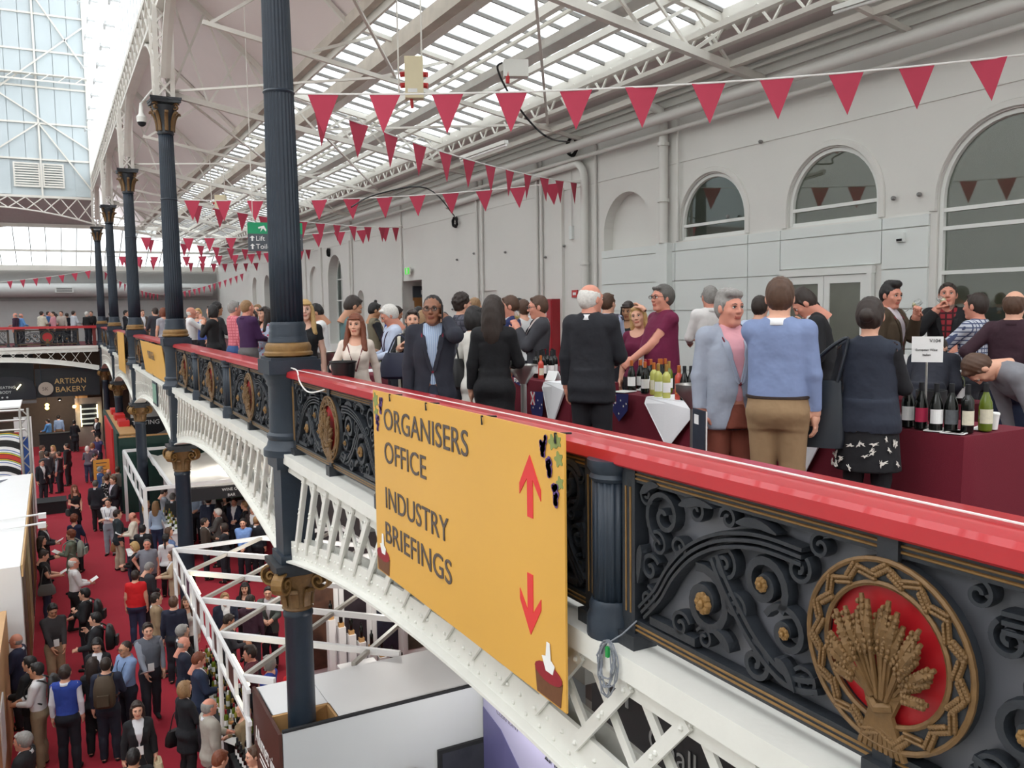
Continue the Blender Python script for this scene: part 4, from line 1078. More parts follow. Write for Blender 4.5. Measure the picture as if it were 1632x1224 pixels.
def hair_mesh(kind, h=0.008):
    key = (kind, h)
    if key in _hairs: return _hairs[key]
    f = Field((-0.17,-0.26,-0.42), (0.17,0.17,0.24), h)
    line = lambda y0, z0, sl: (lambda X, Y, Z: -(Z-(z0+(Y-y0)*sl))*0.7+0*X)
    low = kind in ('long','bob','bun','ponytail','longfront','updo')
    c0 = (0,-0.025,0.041)
    side = lambda X, Y, Z: np.maximum(-(Z-(-0.012+Y*0.9)), 0*X-1.0)
    back = lambda X, Y, Z: np.maximum(Y-0.012, -(Z+0.072))+0*X
    if kind == 'fringe':      # bald crown, hair at back and sides
        def cl2(X, Y, Z): return np.maximum(np.maximum(-(Z-(-0.02+(Y)*0.9))*0.7, Z-(0.058-0.2*Y)), Y-0.035)+0*X
        f.ellip((0,-0.018,0.03), (0.083,0.099,0.09), 0.01, clip=cl2); f.ellip((0,-0.042,0.0), (0.079,0.078,0.085), 0.02, clip=lambda X,Y,Z: np.maximum(back(X,Y,Z), Z-0.05))
    elif kind == 'curly':
        f.ellip((0,-0.028,0.048), (0.092,0.108,0.10), 0.02, clip=side); f.ellip((0,-0.045,0.0), (0.084,0.082,0.09), 0.02, clip=back)
        rr = random.Random(4)
        for i in range(80):
            a = rr.uniform(0,2*PI); t = rr.uniform(0.1,1.9)
            p = np.array([0.088*math.sin(t)*math.cos(a), -0.028+0.104*math.sin(t)*math.sin(a), 0.048+0.098*math.cos(t)])
            if p[2] < 0.02+p[1]*1.0: continue
            f.ellip(p, (0.019,0.019,0.019), 0.01)
    elif kind == 'crop':
        f.ellip((0,-0.023,0.038), (0.0785,0.0925,0.088), 0.01, clip=side); f.ellip((0,-0.04,0.0), (0.073,0.074,0.08), 0.02, clip=back)
    elif kind == 'bald':
        f.ellip((0,-0.026,0.0), (0.0765,0.082,0.085), 0.01, clip=lambda X,Y,Z: np.maximum(np.maximum(Y+0.002, -(Z+0.088)), Z-0.022)+0*X)
    else:
        f.ellip(c0, (0.083,0.097,0.094), 0.015, clip=side); f.ellip((0,-0.042,0.0), (0.077,0.077,0.084), 0.02, clip=back)
        for s in (-1,1): f.capsule((s*0.073,0.022,0.04), (s*0.0725,0.016,-0.012), 0.010, 0.006, 0.012)
        if low or kind in ('swept','mop'): f.capsule((-0.045,0.058,0.092), (0.045,0.055,0.094), 0.016, 0.016, 0.02)
        else: f.capsule((-0.03,0.052,0.102), (0.03,0.052,0.102), 0.014, 0.014, 0.02)
    if kind == 'quiff': f.ellip((0,0.055,0.122), (0.046,0.034,0.028), 0.03); f.ellip((0,-0.01,0.122), (0.05,0.075,0.028), 0.03)
    if kind == 'swept': f.ellip((0.015,0.048,0.108), (0.055,0.036,0.024), 0.03); f.ellip((0,-0.03,0.11), (0.066,0.07,0.03), 0.03)
    if kind == 'mop': f.ellip((0,-0.05,0.02), (0.094,0.085,0.09), 0.03, clip=line(0.03,0.0,0.9))
    if kind in ('long','longfront'):
        f.ellip((0,-0.06,-0.05), (0.094,0.07,0.13), 0.04, clip=lambda X,Y,Z: Y-0.02+0*X+0*Z)
        f.ellip((0,-0.085,-0.17), (0.098,0.05,0.17), 0.04)
        for s in (-1,1): f.capsule((s*0.082,-0.01,0.03), (s*0.088,-0.02,-0.12), 0.018, 0.024, 0.03)
    if kind == 'longfront':
        for s in (-1,1): f.capsule((s*0.084,0.0,-0.03), (s*0.108,0.065,-0.27), 0.024, 0.032, 0.03); f.capsule((s*0.075,0.02,0.03), (s*0.10,0.05,-0.2), 0.014, 0.026, 0.02)
        f.capsule((-0.06,0.088,0.075), (0.055,0.088,0.07), 0.014, 0.012, 0.02)
    if kind == 'bob':
        f.ellip((0,-0.045,-0.03), (0.098,0.078,0.115), 0.03, clip=lambda X,Y,Z: np.maximum(Y-0.03, -Z-0.12)+0*X)
        for s in (-1,1): f.capsule((s*0.083,-0.0,0.03), (s*0.088,0.005,-0.1), 0.017, 0.02, 0.03)
    if kind in ('bun','updo'): f.ellip((0,-0.05,-0.01), (0.078,0.07,0.07), 0.03, clip=lambda X,Y,Z: Y-0.0+0*X+0*Z); f.ellip((0,-0.138,0.01) if kind == 'bun' else (0,-0.1,0.1), (0.048,0.042,0.046), 0.015)
    if kind == 'ponytail': f.ellip((0,-0.05,-0.01), (0.078,0.07,0.07), 0.03, clip=lambda X,Y,Z: Y-0.0+0*X+0*Z); f.capsule((0,-0.11,0.02), (0,-0.13,-0.24), 0.025, 0.018, 0.03)
    if kind == 'topknot': f.ellip((0,-0.03,0.145), (0.026,0.026,0.03), 0.01)
    V, Q, L = f.mesh()
    # strand relief
    N = vnormals(V, Q); w_ = np.sin(V[:,0]*230+np.sin(V[:,2]*40)*2)*0.5+np.sin(V[:,1]*190+V[:,2]*60)*0.5
    V = V+N*(w_*0.0022)[:,None]
    me = arr_mesh('hair', V, Q); _hairs[key] = me
    return me
def rotm(ax, a):
    return np.array(Matrix.Rotation(a, 3, ax))
ARM = {'hang': (0.235,0.02,0.80), 'hang2': (0.25,-0.03,0.81), 'front': (0.12,0.30,1.10), 'low_front': (0.10,0.26,0.96), 'paper': (0.07,0.30,1.12), 'clasp': (0.03,0.22,0.95), 'drink': (0.05,0.20,1.47),
       'ear': (0.125,0.07,1.545), 'hip': (0.22,-0.02,1.03), 'pocket': (0.21,0.05,0.88), 'reach': (0.20,0.46,1.06), 'side_reach': (0.48,0.24,1.08), 'cross': (-0.10,0.20,1.15), 'head': (0.10,0.06,1.72),
       'back': (0.06,-0.17,0.95), 'chin': (0.06,0.17,1.38), 'point': (0.16,0.42,0.98), 'touch': (0.12,0.48,1.24), 'swing': (0.24,0.18,0.84), 'swingb': (0.25,-0.16,0.85), 'strap': (0.14,0.14,1.30)}
HX, HZ = 0.085, 0.90
HS = 1.06
PROF = {'m': ([0.80,0.90,1.02,1.12,1.24,1.34,1.41,1.46,1.50], [0.150,0.164,0.154,0.154,0.168,0.174,0.157,0.105,0.06], [0.100,0.120,0.112,0.110,0.120,0.122,0.105,0.08,0.055], [0,-0.01,0.0,0.005,0.01,0.0,-0.015,-0.03,-0.035]),
        'f': ([0.80,0.88,1.00,1.10,1.20,1.30,1.38,1.44,1.48], [0.158,0.172,0.140,0.128,0.142,0.150,0.142,0.09,0.052], [0.105,0.122,0.098,0.092,0.110,0.118,0.092,0.07,0.048], [0,-0.015,0.0,0.005,0.02,0.018,-0.01,-0.03,-0.035])}
def make_person(sex='m', rarm='hang', larm='hang', top='shirt', bottom='trousers', fat=0.0, lean=0.0, side=0.0, hyaw=0.0, hpitch=0.0, hroll=0.0, stride=0.0, h=0.022, curl_r=0.35, curl_l=0.35, hem=None, sleeve=None, twist=0.0, open_front=True):
    hh = 0.0055 if h < 0.016 else 0.0085
    lo = (-0.62,-0.48,-0.02); hi = (0.62,0.75,1.80)
    U = rotm('Z', twist) @ rotm('X', -lean) @ rotm('Y', side); piv = np.array([0,0,0.93])
    up = lambda p: U @ (np.array(p, float)-piv)+piv
    zz, aa, bb, cc = [np.array(t, float) for t in PROF[sex]]
    aa = aa+fat*0.9*np.exp(-((zz-1.05)/0.2)**2)+fat*0.3; bb = bb+fat*1.6*np.exp(-((zz-1.07)/0.16)**2)+fat*0.3; cc = cc+fat*0.8*np.exp(-((zz-1.07)/0.16)**2)
    jk = top in ('jacket','coat','vestj')
    if jk: aa = aa+0.004; bb = bb+0.005
    elif top in ('shirt','top'): aa = aa+0.002; bb = bb+0.003
    # joints
    shx = 0.166 if sex == 'm' else 0.145
    shz = 1.425 if sex == 'm' else 1.395
    J = {}
    for s, arm in ((1, rarm), (-1, larm)):
        S = up((s*shx, -0.012, shz)); t = ARM[arm] if isinstance(arm, str) else arm
        T = np.array([s*t[0], t[1], t[2]]); 
        if not isinstance(arm, str) or arm not in ('hang','hang2','pocket','hip','swing','swingb'): T = up(T)
        else: T = T+np.array([0,0,0]) if abs(lean) < 0.2 else up(T)
        L1, L2 = 0.285, 0.255; dv = T-S; d = np.linalg.norm(dv)
        if d > (L1+L2)*0.995: T = S+dv/d*(L1+L2)*0.995; dv = T-S; d = np.linalg.norm(dv)
        if d < 0.12: d = 0.12
        a = (L1*L1-L2*L2+d*d)/(2*d); hgt = math.sqrt(max(0, L1*L1-a*a)); u = dv/np.linalg.norm(dv)
        hint = U @ np.array([s*0.55, -0.55, -0.65]); 
        if arm == 'head': hint = U @ np.array([s*0.8, 0.5, -0.1])
        if arm in ('hip',): hint = np.array([s*0.8,-0.6,0.1])
        if arm in ('ear','drink'): hint = U @ np.array([s*0.45,0.35,-0.9])
        nrm = hint-u*(hint@u); nrm = nrm/np.linalg.norm(nrm)
        E = S+u*a+nrm*hgt; J[s] = (S, E, T)
    for s in J:
        for p in J[s]:
            lo = tuple(min(lo[i], p[i]-0.12) for i in range(3)); hi = tuple(max(hi[i], p[i]+0.12) for i in range(3))
    xs_ = [p[0] for s in J for p in J[s]]
    lo = (min(min(xs_)-0.1,-0.27-fat), min(-0.24-fat,lo[1]+0.22 if stride == 0 and lean < .2 else lo[1]), lo[2]); hi = (max(max(xs_)+0.1,0.27+fat), hi[1] if (lean > .2) else max(0.34, max(p[1] for s in J for p in J[s])+0.1), min(hi[2],1.62))
    f = Field(lo, hi, h)
    UT = U.T
    def torso(X, Y, Z):
        px, py, pz = X-piv[0], Y-piv[1], Z-piv[2]
        qx, qy, qz = [UT[i][0]*px+UT[i][1]*py+UT[i][2]*pz for i in range(3)]
        qz = qz+piv[2]
        a = np.interp(qz, zz, aa); b = np.interp(qz, zz, bb); c = np.interp(qz, zz, cc)
        e = 2.3; rr = (np.abs(qx/a)**e+np.abs((qy-c)/b)**e)**(1/e)
        d = (rr-1)*np.minimum(a, b)
        return np.maximum(d, np.maximum(zz[0]-qz, qz-zz[-1]))
    cn = [up((sx*0.26, sy*0.22, z)) for sx in (-1,1) for sy in (-1,1) for z in (0.78,1.52)]
    f.add(torso, np.min(cn, 0)-fat, np.max(cn, 0)+fat, 0.03, 1)
    if sex == 'f' and top != 'coat':
        for s in (-1,1): f.ellip(up((s*0.068,0.095,1.255)), (0.058,0.052,0.06), 0.03, 1)
    f.capsule(up((0,-0.035,1.42)), up((0,-0.03,1.55)), 0.068 if sex == 'm' else 0.056, 0.05, 0.03, 5)
    # shoulders and arms
    ar = (0.057,0.045,0.034) if sex == 'm' else (0.048,0.038,0.030)
    add = 0.009 if jk else (0.004 if top in ('shirt','top') else 0.0)
    for s in (1,-1):
        S, E, T = J[s]; l1 = 2 if s == 1 else 12; l2 = 3 if s == 1 else 13
        f.capsule(up((s*0.06,-0.025,shz+0.015)), S, 0.058+add*0.5, ar[0]+add, 0.05, 1)
        f.capsule(S, E, ar[0]+add, ar[1]+add, 0.03, l1); f.capsule(E, T, ar[1]+add, ar[2]+add*0.8, 0.02, l2)
    # legs
    tr = 0.012 if bottom == 'trousers' else 0.0
    lt = 0.088+fat*0.25
    for s in (1,-1):
        st = stride*s
        hip = np.array([s*HX, 0, HZ-0.03]); ank = np.array([s*(HX+0.015), -0.01+st*0.55, 0.085+max(0,-st)*0.12]); kn = (hip+ank)/2+np.array([0, 0.02+abs(st)*0.10, 0.02])
        f.capsule(hip, kn, lt+tr*0.7, 0.062+tr, 0.04, 4); f.capsule(kn, ank, 0.060+tr, 0.042+tr*1.6, 0.03, 4)
        f.ellip(kn*0.4+ank*0.6+np.array([0,-0.022,0.06]), (0.055+tr*0.5,0.058,0.11), 0.04, 4)
        f.capsule(ank+np.array([0,0.0,-0.05]), ank+np.array([s*0.015,0.16,-0.058]), 0.038, 0.030, 0.02, 6); f.capsule(ank+np.array([0,-0.03,-0.045]), ank+np.array([0,0,-0.04]), 0.036, 0.036, 0.02, 6)
    f.ellip((0,-0.03,0.90), (0.165+fat*0.5,0.125+fat*0.3,0.10), 0.04, 4)
    ztop = 1.05
    for (cond, lb, z0, sw) in ((jk or top == 'dress', 7, {'jacket':0.78,'coat':0.60,'vestj':0.84}.get(top, 0.5), 0), (bottom == 'skirt', 8, 0.56, 1)):
        if not cond: continue
        if hem is not None and lb == 7: z0 = hem
        a1, b1 = (0.182+fat, 0.142+fat*1.2) if top != 'vestj' else (0.178+fat, 0.138+fat)
        if sw or top in ('dress','coat'): a1 += 0.012; b1 += 0.012
        def sk(X, Y, Z, z0=z0, a1=a1, b1=b1):
            t = np.clip((ztop-Z)/(ztop-z0), 0, 1); at = np.interp(ztop, zz, aa); bt = np.interp(ztop, zz, bb)
            a = at*0.98+(a1-at)*t; b = bt*0.98+(b1-bt)*t
            d = (np.sqrt((X/a)**2+(Y/b)**2)-1)*b
            return np.maximum(d, np.maximum(z0-Z, Z-ztop))
        f.add(sk, (-0.3-fat,-0.3-fat,z0), (0.3+fat,0.3+fat,ztop), 0.015, lb)
    V, Q, L = f.mesh(); N = vnormals(V, Q)
    cen = V[Q].mean(1); fl = L[Q]; lab = np.median(fl, axis=1).astype(int); lab = fl[:,0] if False else np.where((fl[:,0] == fl[:,2]), fl[:,0], fl[:,1])
    Ul = (cen-piv) @ U + piv       # face centres in torso frame
    fn = vnormals(V, Q)[Q].mean(1) @ U
    hz = hem if hem is not None and not jk else {'tee':0.93,'polo':0.90,'shirt':1.0,'top':0.9,'dress':0.5,'tucked':1.02,'vest':0.98}.get(top, 0.93)
    tmask = np.zeros(len(Q), bool)
    torso_ = np.isin(lab, (1,))
    nr = np.sqrt(Ul[:,0]**2+(Ul[:,1]+0.03)**2); nz = 1.435 if sex == 'm' else 1.405
    scoop = (nr < 0.078) & (Ul[:,2] > nz)
    if sex == 'f' and not jk: scoop |= (nr < 0.115) & (Ul[:,2] > nz-0.05) & (Ul[:,1] > 0)
    tmask |= torso_ & (Ul[:,2] > hz) & ~scoop
    tmask |= (lab == 4) & (Ul[:,2] > hz)
    tmask |= (lab == 5) & ~scoop & (Ul[:,2] < nz+0.02)
    slv = sleeve if sleeve is not None else {'tee':0.28,'polo':0.28,'dress':0.25}.get(top, 1.0)
    if top == 'vest' or top == 'vestj': slv_c = 0.0
    smask = np.zeros(len(Q), bool)          # arm faces by length along arm
    for s, l1, l2 in ((1,2,3), (-1,12,13)):
        S, E, T = J[s]
        t1 = np.clip(((cen-S)@(E-S))/((E-S)@(E-S)), 0, 1)*0.53; t2 = 0.53+0.47*np.clip(((cen-E)@(T-E))/((T-E)@(T-E)), 0, 1)
        tt = np.where(lab == l1, t1, t2); a_ = np.isin(lab, (l1, l2))
        smask |= a_ & (tt < min(slv, 0.955))
    out = {}
    skm = lab == 7
    bmask = np.zeros(len(Q), bool)
    if top == 'dress': tmask |= skm
    elif jk: tmask |= skm; tmask |= torso_ & (Ul[:,2] > 0.9); tmask |= np.isin(lab, (1,4,7,8)) & (cen[:,2] > ({'jacket':0.80,'coat':0.62,'vestj':0.86}[top] if hem is None else hem+0.02)) & ~scoop
    vmask = np.zeros(len(Q), bool)
    if jk and open_front:
        xx = np.abs(Ul[:,0]); zt = Ul[:,2]
        vw = np.interp(zt, [0.75,0.98,1.08,1.14,1.40,1.47], [0.10,0.03,0.010,0.012,0.072,0.085])
        vmask = tmask & (fn[:,1] > 0.25) & (xx < vw)
        vmask |= ((lab == 5) & (Ul[:,2] < 1.47))
    sh_mask = smask.copy()
    if top in ('vest','vestj'):
        out['shirt'] = sub_mesh('shirt', V, Q, (smask | vmask | ((lab == 5) & (Ul[:,2] < 1.462))), N, 0.004); tmask &= ~vmask
        out['top'] = sub_mesh('waistcoat', V, Q, tmask, N, 0.010)
    else:
        tm = (tmask | smask) & ~vmask
        out['top'] = sub_mesh({'jacket':'jacket','coat':'coat','tee':'t_shirt','polo':'polo_shirt','dress':'dress'}.get(top, 'shirt'), V, Q, tm, N, 0.011 if jk else 0.005)
        if vmask.any():
            out['shirt'] = sub_mesh('shirt', V, Q, vmask & (Ul[:,2] > 0.98), N, 0.004)
    allt = tmask | smask | vmask
    if bottom in ('trousers','shorts'): bmask |= np.isin(lab, (4,)) | (torso_ & (Ul[:,2] <= hz)) | (skm & vmask & (Ul[:,2] <= 0.98))
    if bottom == 'trousers' or bottom == 'leggings': bmask |= (lab == 4) & (cen[:,2] > 0.075) | ((lab == 6) & (cen[:,2] > 0.082))
    if bottom == 'skirt': out['tights'] = sub_mesh('tights', V, Q, (lab == 4) & (cen[:,2] > 0.06), N, 0.003)
    if bottom == 'skirt': bmask |= (lab == 8); tmask &= ~((lab == 8) & (not jk)); bmask |= (lab == 4) & (cen[:,2] > 0.86) & ~tmask; bmask |= torso_ & (Ul[:,2] <= hz)
    bmask &= ~(tmask & (cen[:,2] > hz)) if not jk else ~(tmask & ~vmask)
    out['bottom'] = sub_mesh('skirt' if bottom == 'skirt' else 'trousers', V, Q, bmask, N, 0.0035)
    out['shoes'] = sub_mesh('shoes', V, Q, (lab == 6) & (cen[:,2] <= 0.105), N, 0.005)
    # body with head and hands
    parts = [(V, Q, 0)]
    Hr = U @ rotm('Z', hyaw) @ rotm('X', hpitch) @ rotm('Y', hroll); hc = up((0,0.008,1.628))
    hv, hq, hs = head_geo(sex, hh)
    parts.append(((hv*HS) @ Hr.T + hc, hq, hs))
    for s, cu in ((1, curl_r), (-1, curl_l)):
        S, E, T = J[s]; d = _n(T-E)
        md = U @ np.array([-s*1.0, 0.15, 0.0]); 
        if abs(d @ np.array([0,0,1])) < 0.75: md = U @ np.array([-s*0.8, 0, -0.6])
        n_ = md-d*(md@d); n_ = _n(n_); th = np.cross(d, n_)*(-s)
        if s == 1: th = np.cross(n_, d)*1.0
        th = np.cross(d, n_); 
        if th[1]+th[2]*0.8 < 0: th = -th
        M = np.stack([th, -n_, d], 1)
        v, q = hand_geo(cu, hh); vv = v @ M.T + T
        if np.linalg.det(M) < 0: q = q[:, ::-1]
        parts.append((vv, q, 0))
    bv, bq, bs = merge(parts)
    out['body'] = arr_mesh('body', bv, bq, bs, (None,)*4)
    Hm = Matrix.Identity(4)
    for i in range(3):
        for j in range(3): Hm[i][j] = Hr[i][j]*HS
        Hm[i][3] = hc[i]
    def surf(x, z, extra=0.012):
        a = np.interp(z, zz, aa); b = np.interp(z, zz, bb); c = np.interp(z, zz, cc)
        y = c+b*max(0.0, 1-abs(x/a)**2.3)**(1/2.3)
        if sex == 'f' and 1.19 < z < 1.33: y = max(y, 0.147-1.6*(abs(abs(x)-0.06))-abs(z-1.255)*0.5)
        return up((x, y+extra, z))
    out['surf'] = surf; out['topk'] = top; out['sex'] = sex
    out['head'] = Hm; out['hands'] = {s: J[s][2]+_n(J[s][2]-J[s][1])*0.075 for s in J}; out['U'] = U; out['up'] = up
    return out
SKINS = {'light': (222,168,142), 'pale': (232,186,166), 'tan': (196,142,112), 'ruddy': (214,146,124), 'brown': (140,94,70), 'olive': (186,138,104)}
def skin(k): return mat('skin_'+k, SKINS[k], 0.5, vary=0.06, scale=18)
EYEW = mat('eye_white', (230,228,224), 0.3, vary=0); EYED = mat('eye_dark', (40,28,22), 0.3, vary=0)
def lipm(k): c = SKINS[k]; return mat('lip_'+k, (int(c[0]*0.86), int(c[1]*0.66), int(c[2]*0.66)), 0.45, vary=0.04)
HAIRC = {'black': (28,24,24), 'dark': (48,36,30), 'brown': (84,58,42), 'auburn': (118,62,38), 'blond': (196,160,104), 'grey': (146,142,138), 'white': (222,218,212), 'sandy': (150,116,80), 'darkgrey': (92,88,84)}
def hairm(k): return mat('hair_'+k, HAIRC[k], 0.55, vary=0.35, scale=60)
_cl = {}
def cloth(c, pat=None, c2=None, sc=60.0):
    key = (tuple(c), pat, tuple(c2) if c2 else None)
    if key in _cl: return _cl[key]
    nm = 'cloth_%02x%02x%02x' % tuple(int(t) for t in c) + ('_'+pat if pat else '')
    MATS.pop(nm, None)
    m = mat(nm, c, 0.85, vary=0.16, scale=9, bump=0.55, bscale=11)
    if pat:
        nt = m.node_tree; b = nt.nodes['Principled BSDF']; tc = nt.nodes.new('ShaderNodeTexCoord')
        mx = nt.nodes.new('ShaderNodeMix'); mx.data_type = 'RGBA'; mx.inputs[6].default_value = (*srgb(c),1); mx.inputs[7].default_value = (*srgb(c2),1)
        if pat == 'spots':
            v = nt.nodes.new('ShaderNodeTexVoronoi'); v.inputs['Scale'].default_value = sc; nt.links.new(tc.outputs['Object'], v.inputs['Vector'])
            g = nt.nodes.new('ShaderNodeMath'); g.operation = 'LESS_THAN'; g.inputs[1].default_value = 0.32; nt.links.new(v.outputs['Distance'], g.inputs[0]); nt.links.new(g.outputs[0], mx.inputs[0])
        else:
            sp = nt.nodes.new('ShaderNodeSeparateXYZ'); nt.links.new(tc.outputs['Object'], sp.inputs[0])
            def saw(sock, wd):
                a = nt.nodes.new('ShaderNodeMath'); a.operation = 'MULTIPLY'; a.inputs[1].default_value = sc; nt.links.new(sock, a.inputs[0])
                q = nt.nodes.new('ShaderNodeMath'); q.operation = 'FRACT'; nt.links.new(a.outputs[0], q.inputs[0])
                g = nt.nodes.new('ShaderNodeMath'); g.operation = 'LESS_THAN'; g.inputs[1].default_value = wd; nt.links.new(q.outputs[0], g.inputs[0]); return g.outputs[0]
            s1 = saw(sp.outputs[0], 0.3)
            if pat == 'check':
                s2 = saw(sp.outputs[2], 0.3); ad = nt.nodes.new('ShaderNodeMath'); ad.operation = 'MAXIMUM'; nt.links.new(s1, ad.inputs[0]); nt.links.new(s2, ad.inputs[1]); s1 = ad.outputs[0]
            nt.links.new(s1, mx.inputs[0])
        nt.links.new(mx.outputs[2], b.inputs['Base Color'])
    _cl[key] = m
    return m
def setm(o, mats):
    for i, m in enumerate(mats):
        if i < len(o.material_slots):
            o.material_slots[i].link = 'OBJECT'; o.material_slots[i].material = m
_glass_me = None
def glasses_mesh():
    global _glass_me
    if _glass_me is None:
        m = MB()
        for s in (-1,1):
            m.tube([(s*0.031+0.023*math.cos(a), 0.103, 0.010+0.016*math.sin(a)) for a in np.linspace(0,2*PI,14)[:-1]], 0.0028, 5, closed=True)
            m.tube([(s*0.054,0.102,0.014), (s*0.078,0.06,0.014), (s*0.081,-0.01,0.012)], 0.0022, 5)
        m.tube([(-0.009,0.104,0.014), (0.009,0.104,0.014)], 0.0025, 5)
        _glass_me = m.mesh('glasses', mat('spectacle_frame', (30,26,26), 0.3))
    return _glass_me
PEOPLE = []
def person(P, x, y, z, heading, label, height=1.75, skin_k='light', hair=('short','brown'), top=(60,60,70), shirt=(225,225,230), bottom=(40,42,50), shoes=(30,26,26), group=None, glasses=False, lanyard=None, badge=False, collar=None, hairh=0.008, lapel=False):
    sc = height/1.75
    for _ in range(12):          # nobody stands inside somebody else
        hit = [q for q in PEOPLE if abs(q.location[2]-z) < 0.5 and math.hypot(q.location[0]-x, q.location[1]-y) < 0.37]
        if not hit: break
        if z > -1:
            k = 1+0.1/max(1.0, math.hypot(x, y)); x *= k; y *= k
        else:
            q = hit[0]; dx, dy = x-q.location[0], y-q.location[1]; dd = max(0.02, math.hypot(dx, dy)); x += dx/dd*0.08; y += dy/dd*0.08+0.02
    r = put('person', None, None, (x,y,z), -math.radians(heading), label, 'person', group, scale=sc)
    cm = lambda c: c if not isinstance(c, tuple) or not c or isinstance(c, bpy.types.Material) else (cloth(*c) if isinstance(c[0], (tuple, list)) else cloth(c))
    o = put('body', P['body'], r); setm(o, [skin(skin_k), EYEW, EYED, lipm(skin_k)])
    for kk, c in (('top', top), ('shirt', shirt), ('bottom', bottom), ('shoes', shoes), ('tights', (30,30,34))):
        me = P.get(kk)
        if me is None: continue
        o = put(me.name.split('.')[0], me, r); setm(o, [cm(c)])
    if hair:
        o = put('hair', hair_mesh(hair[0], hairh), r, mw=P['head']); setm(o, [hairm(hair[1])])
    if glasses: put('glasses', glasses_mesh(), r, mw=P['head'])
    up = P['up']
    sf = P['surf']; nzk = 1.455 if P['sex'] == 'm' else 1.42
    if collar is None: collar = {'shirt':'top','polo':'top','jacket':'shirt','vest':'shirt','vestj':None}.get(P['topk']) if P['sex'] == 'm' else None
    if collar:
        pts = []
        for a in np.linspace(-0.5*PI+0.35, 1.5*PI-0.35, 15)[::-1]:
            pass
        mbc = MB(); vs = []; fs = []; an = np.linspace(PI/2+0.28, 2.5*PI-0.28, 17)
        for a in an:
            fr = max(0, math.sin(a))
            for (rr, dz) in ((0.072, 0.05-0.03*fr), (0.079, 0.052-0.03*fr), (0.098+0.012*fr, 0.008-0.045*fr), (0.09, 0.003-0.045*fr)):
                vs.append(tuple(up((rr*math.cos(a), -0.028+rr*math.sin(a)*1.08, nzk+dz))))
        for q in range(len(an)-1):
            for w_ in range(4): fs.append((q*4+w_, q*4+(w_+1) % 4, (q+1)*4+(w_+1) % 4, (q+1)*4+w_))
        mbc.add(vs, fs)
        build(mbc, 'collar', cm(top if collar == 'top' else shirt), r, smooth='all')
    if lanyard:
        ln = [up((0.074*math.cos(a), -0.03+0.08*math.sin(a), nzk+0.02-0.01*math.sin(a))) for a in (-2.0,-2.6,-3.1)][::1]
        L = [up((-0.06,-0.085,nzk+0.025)), up((-0.088,-0.03,nzk+0.02))]+[sf(-x, z) for x, z in ((0.092,nzk-0.03),(0.085,1.37),(0.062,1.29),(0.035,1.2),(0.012,1.12),(0.0,1.09))]
        Rr = [sf(x, z) for x, z in ((0.012,1.12),(0.035,1.2),(0.062,1.29),(0.085,1.37),(0.092,nzk-0.03))]+[up((0.088,-0.03,nzk+0.02)), up((0.06,-0.085,nzk+0.025))]
        build(MB().tube(smooth_curve(L+Rr, 3), 0.0065, 5), 'lanyard', cloth(lanyard), r)
    if badge:
        c = sf(0.0, 1.02, 0.02)
        build(MB().box(c[0]-0.05,c[0]+0.05,c[1]-0.003,c[1]+0.003,c[2]-0.07,c[2]+0.07), 'badge', PAPER, r)
    if lapel:
        for s_ in (-1,1):
            pts = [sf(s_*x, z, 0.016) for x, z in ((0.012,1.10),(0.04,1.2),(0.066,1.3),(0.082,1.39))]+[up((s_*0.082,-0.02,nzk+0.03))]
            build(MB().ribbon(smooth_curve(pts, 4), [0.012]+[0.034]*7+[0.05]*5+[0.045]*4, 0.008, axis=(0.0,1,0.2)), 'lapel', cm(top), r)
    PEOPLE.append(r)
    return r
_var = {}
def variant(**kw):
    key = tuple(sorted((k, str(v)) for k, v in kw.items()))
    if key not in _var: _var[key] = make_person(**kw)
    return _var[key]
def world_pt(r, p):
    # local point of a person (unscaled) to world
    sc = r.scale[0]; a = r.rotation_euler[2]; c, s = math.cos(a), math.sin(a)
    return np.array([r.location[0]+sc*(c*p[0]-s*p[1]), r.location[1]+sc*(s*p[0]+c*p[1]), r.location[2]+sc*p[2]])
# ================================================================ signs on the gallery front
YEL = mat('sign_yellow', (226,172,78), 0.45, vary=0.06, scale=1.2)
SLATE = mat('sign_lettering', (88,78,74), 0.6, vary=0.05)
ARR = mat('sign_red', (226,58,58), 0.6, vary=0.04)
PURP = mat('grape_purple', (98,66,130), 0.6, vary=0.2, scale=30); LEAF = mat('leaf_green', (140,150,84), 0.6, vary=0.25, scale=20)
XS = 2.21
sg = thing('direction_sign', 'large yellow sign reading organisers office and industry briefings', 'sign', (XS, 0, 0))
ya, yb, zt_, zb_ = 6.40, 3.55, 1.055, -0.39
build(MB().box(0, 0.012, yb, ya, zb_, zt_), 'board', YEL, sg)
def sign_text(body, p0, p1, cap, parent, X, m, xo=-0.004):
    a = onx(*p0, X); b = onx(*p1, X); L = a[1]-b[1]
    me = text_mesh(body, 1.0, 0.004); xs = [v.co.x for v in me.vertices]; ys = [v.co.y for v in me.vertices]
    w0 = max(xs)-min(xs); h0 = max(ys)-min(ys)
    me.transform(Matrix.Diagonal((L/w0, cap/h0, 1, 1)) @ Matrix.Translation((-min(xs), -min(ys), 0)))
    me.materials.clear(); me.materials.append(m)
    return put('lettering', me, parent, mw=frame((xo, a[1], (a[2]+b[2])/2), (0,-1,0), (0,0,1)))
sign_text('ORGANISERS', (613,686), (747,726), 0.165, sg, XS, SLATE)
sign_text('OFFICE', (614,737), (680,764), 0.165, sg, XS, SLATE)
sign_text('INDUSTRY', (616,811), (716,864), 0.165, sg, XS, SLATE)
sign_text('BRIEFINGS', (616,866), (721,931), 0.165, sg, XS, SLATE)
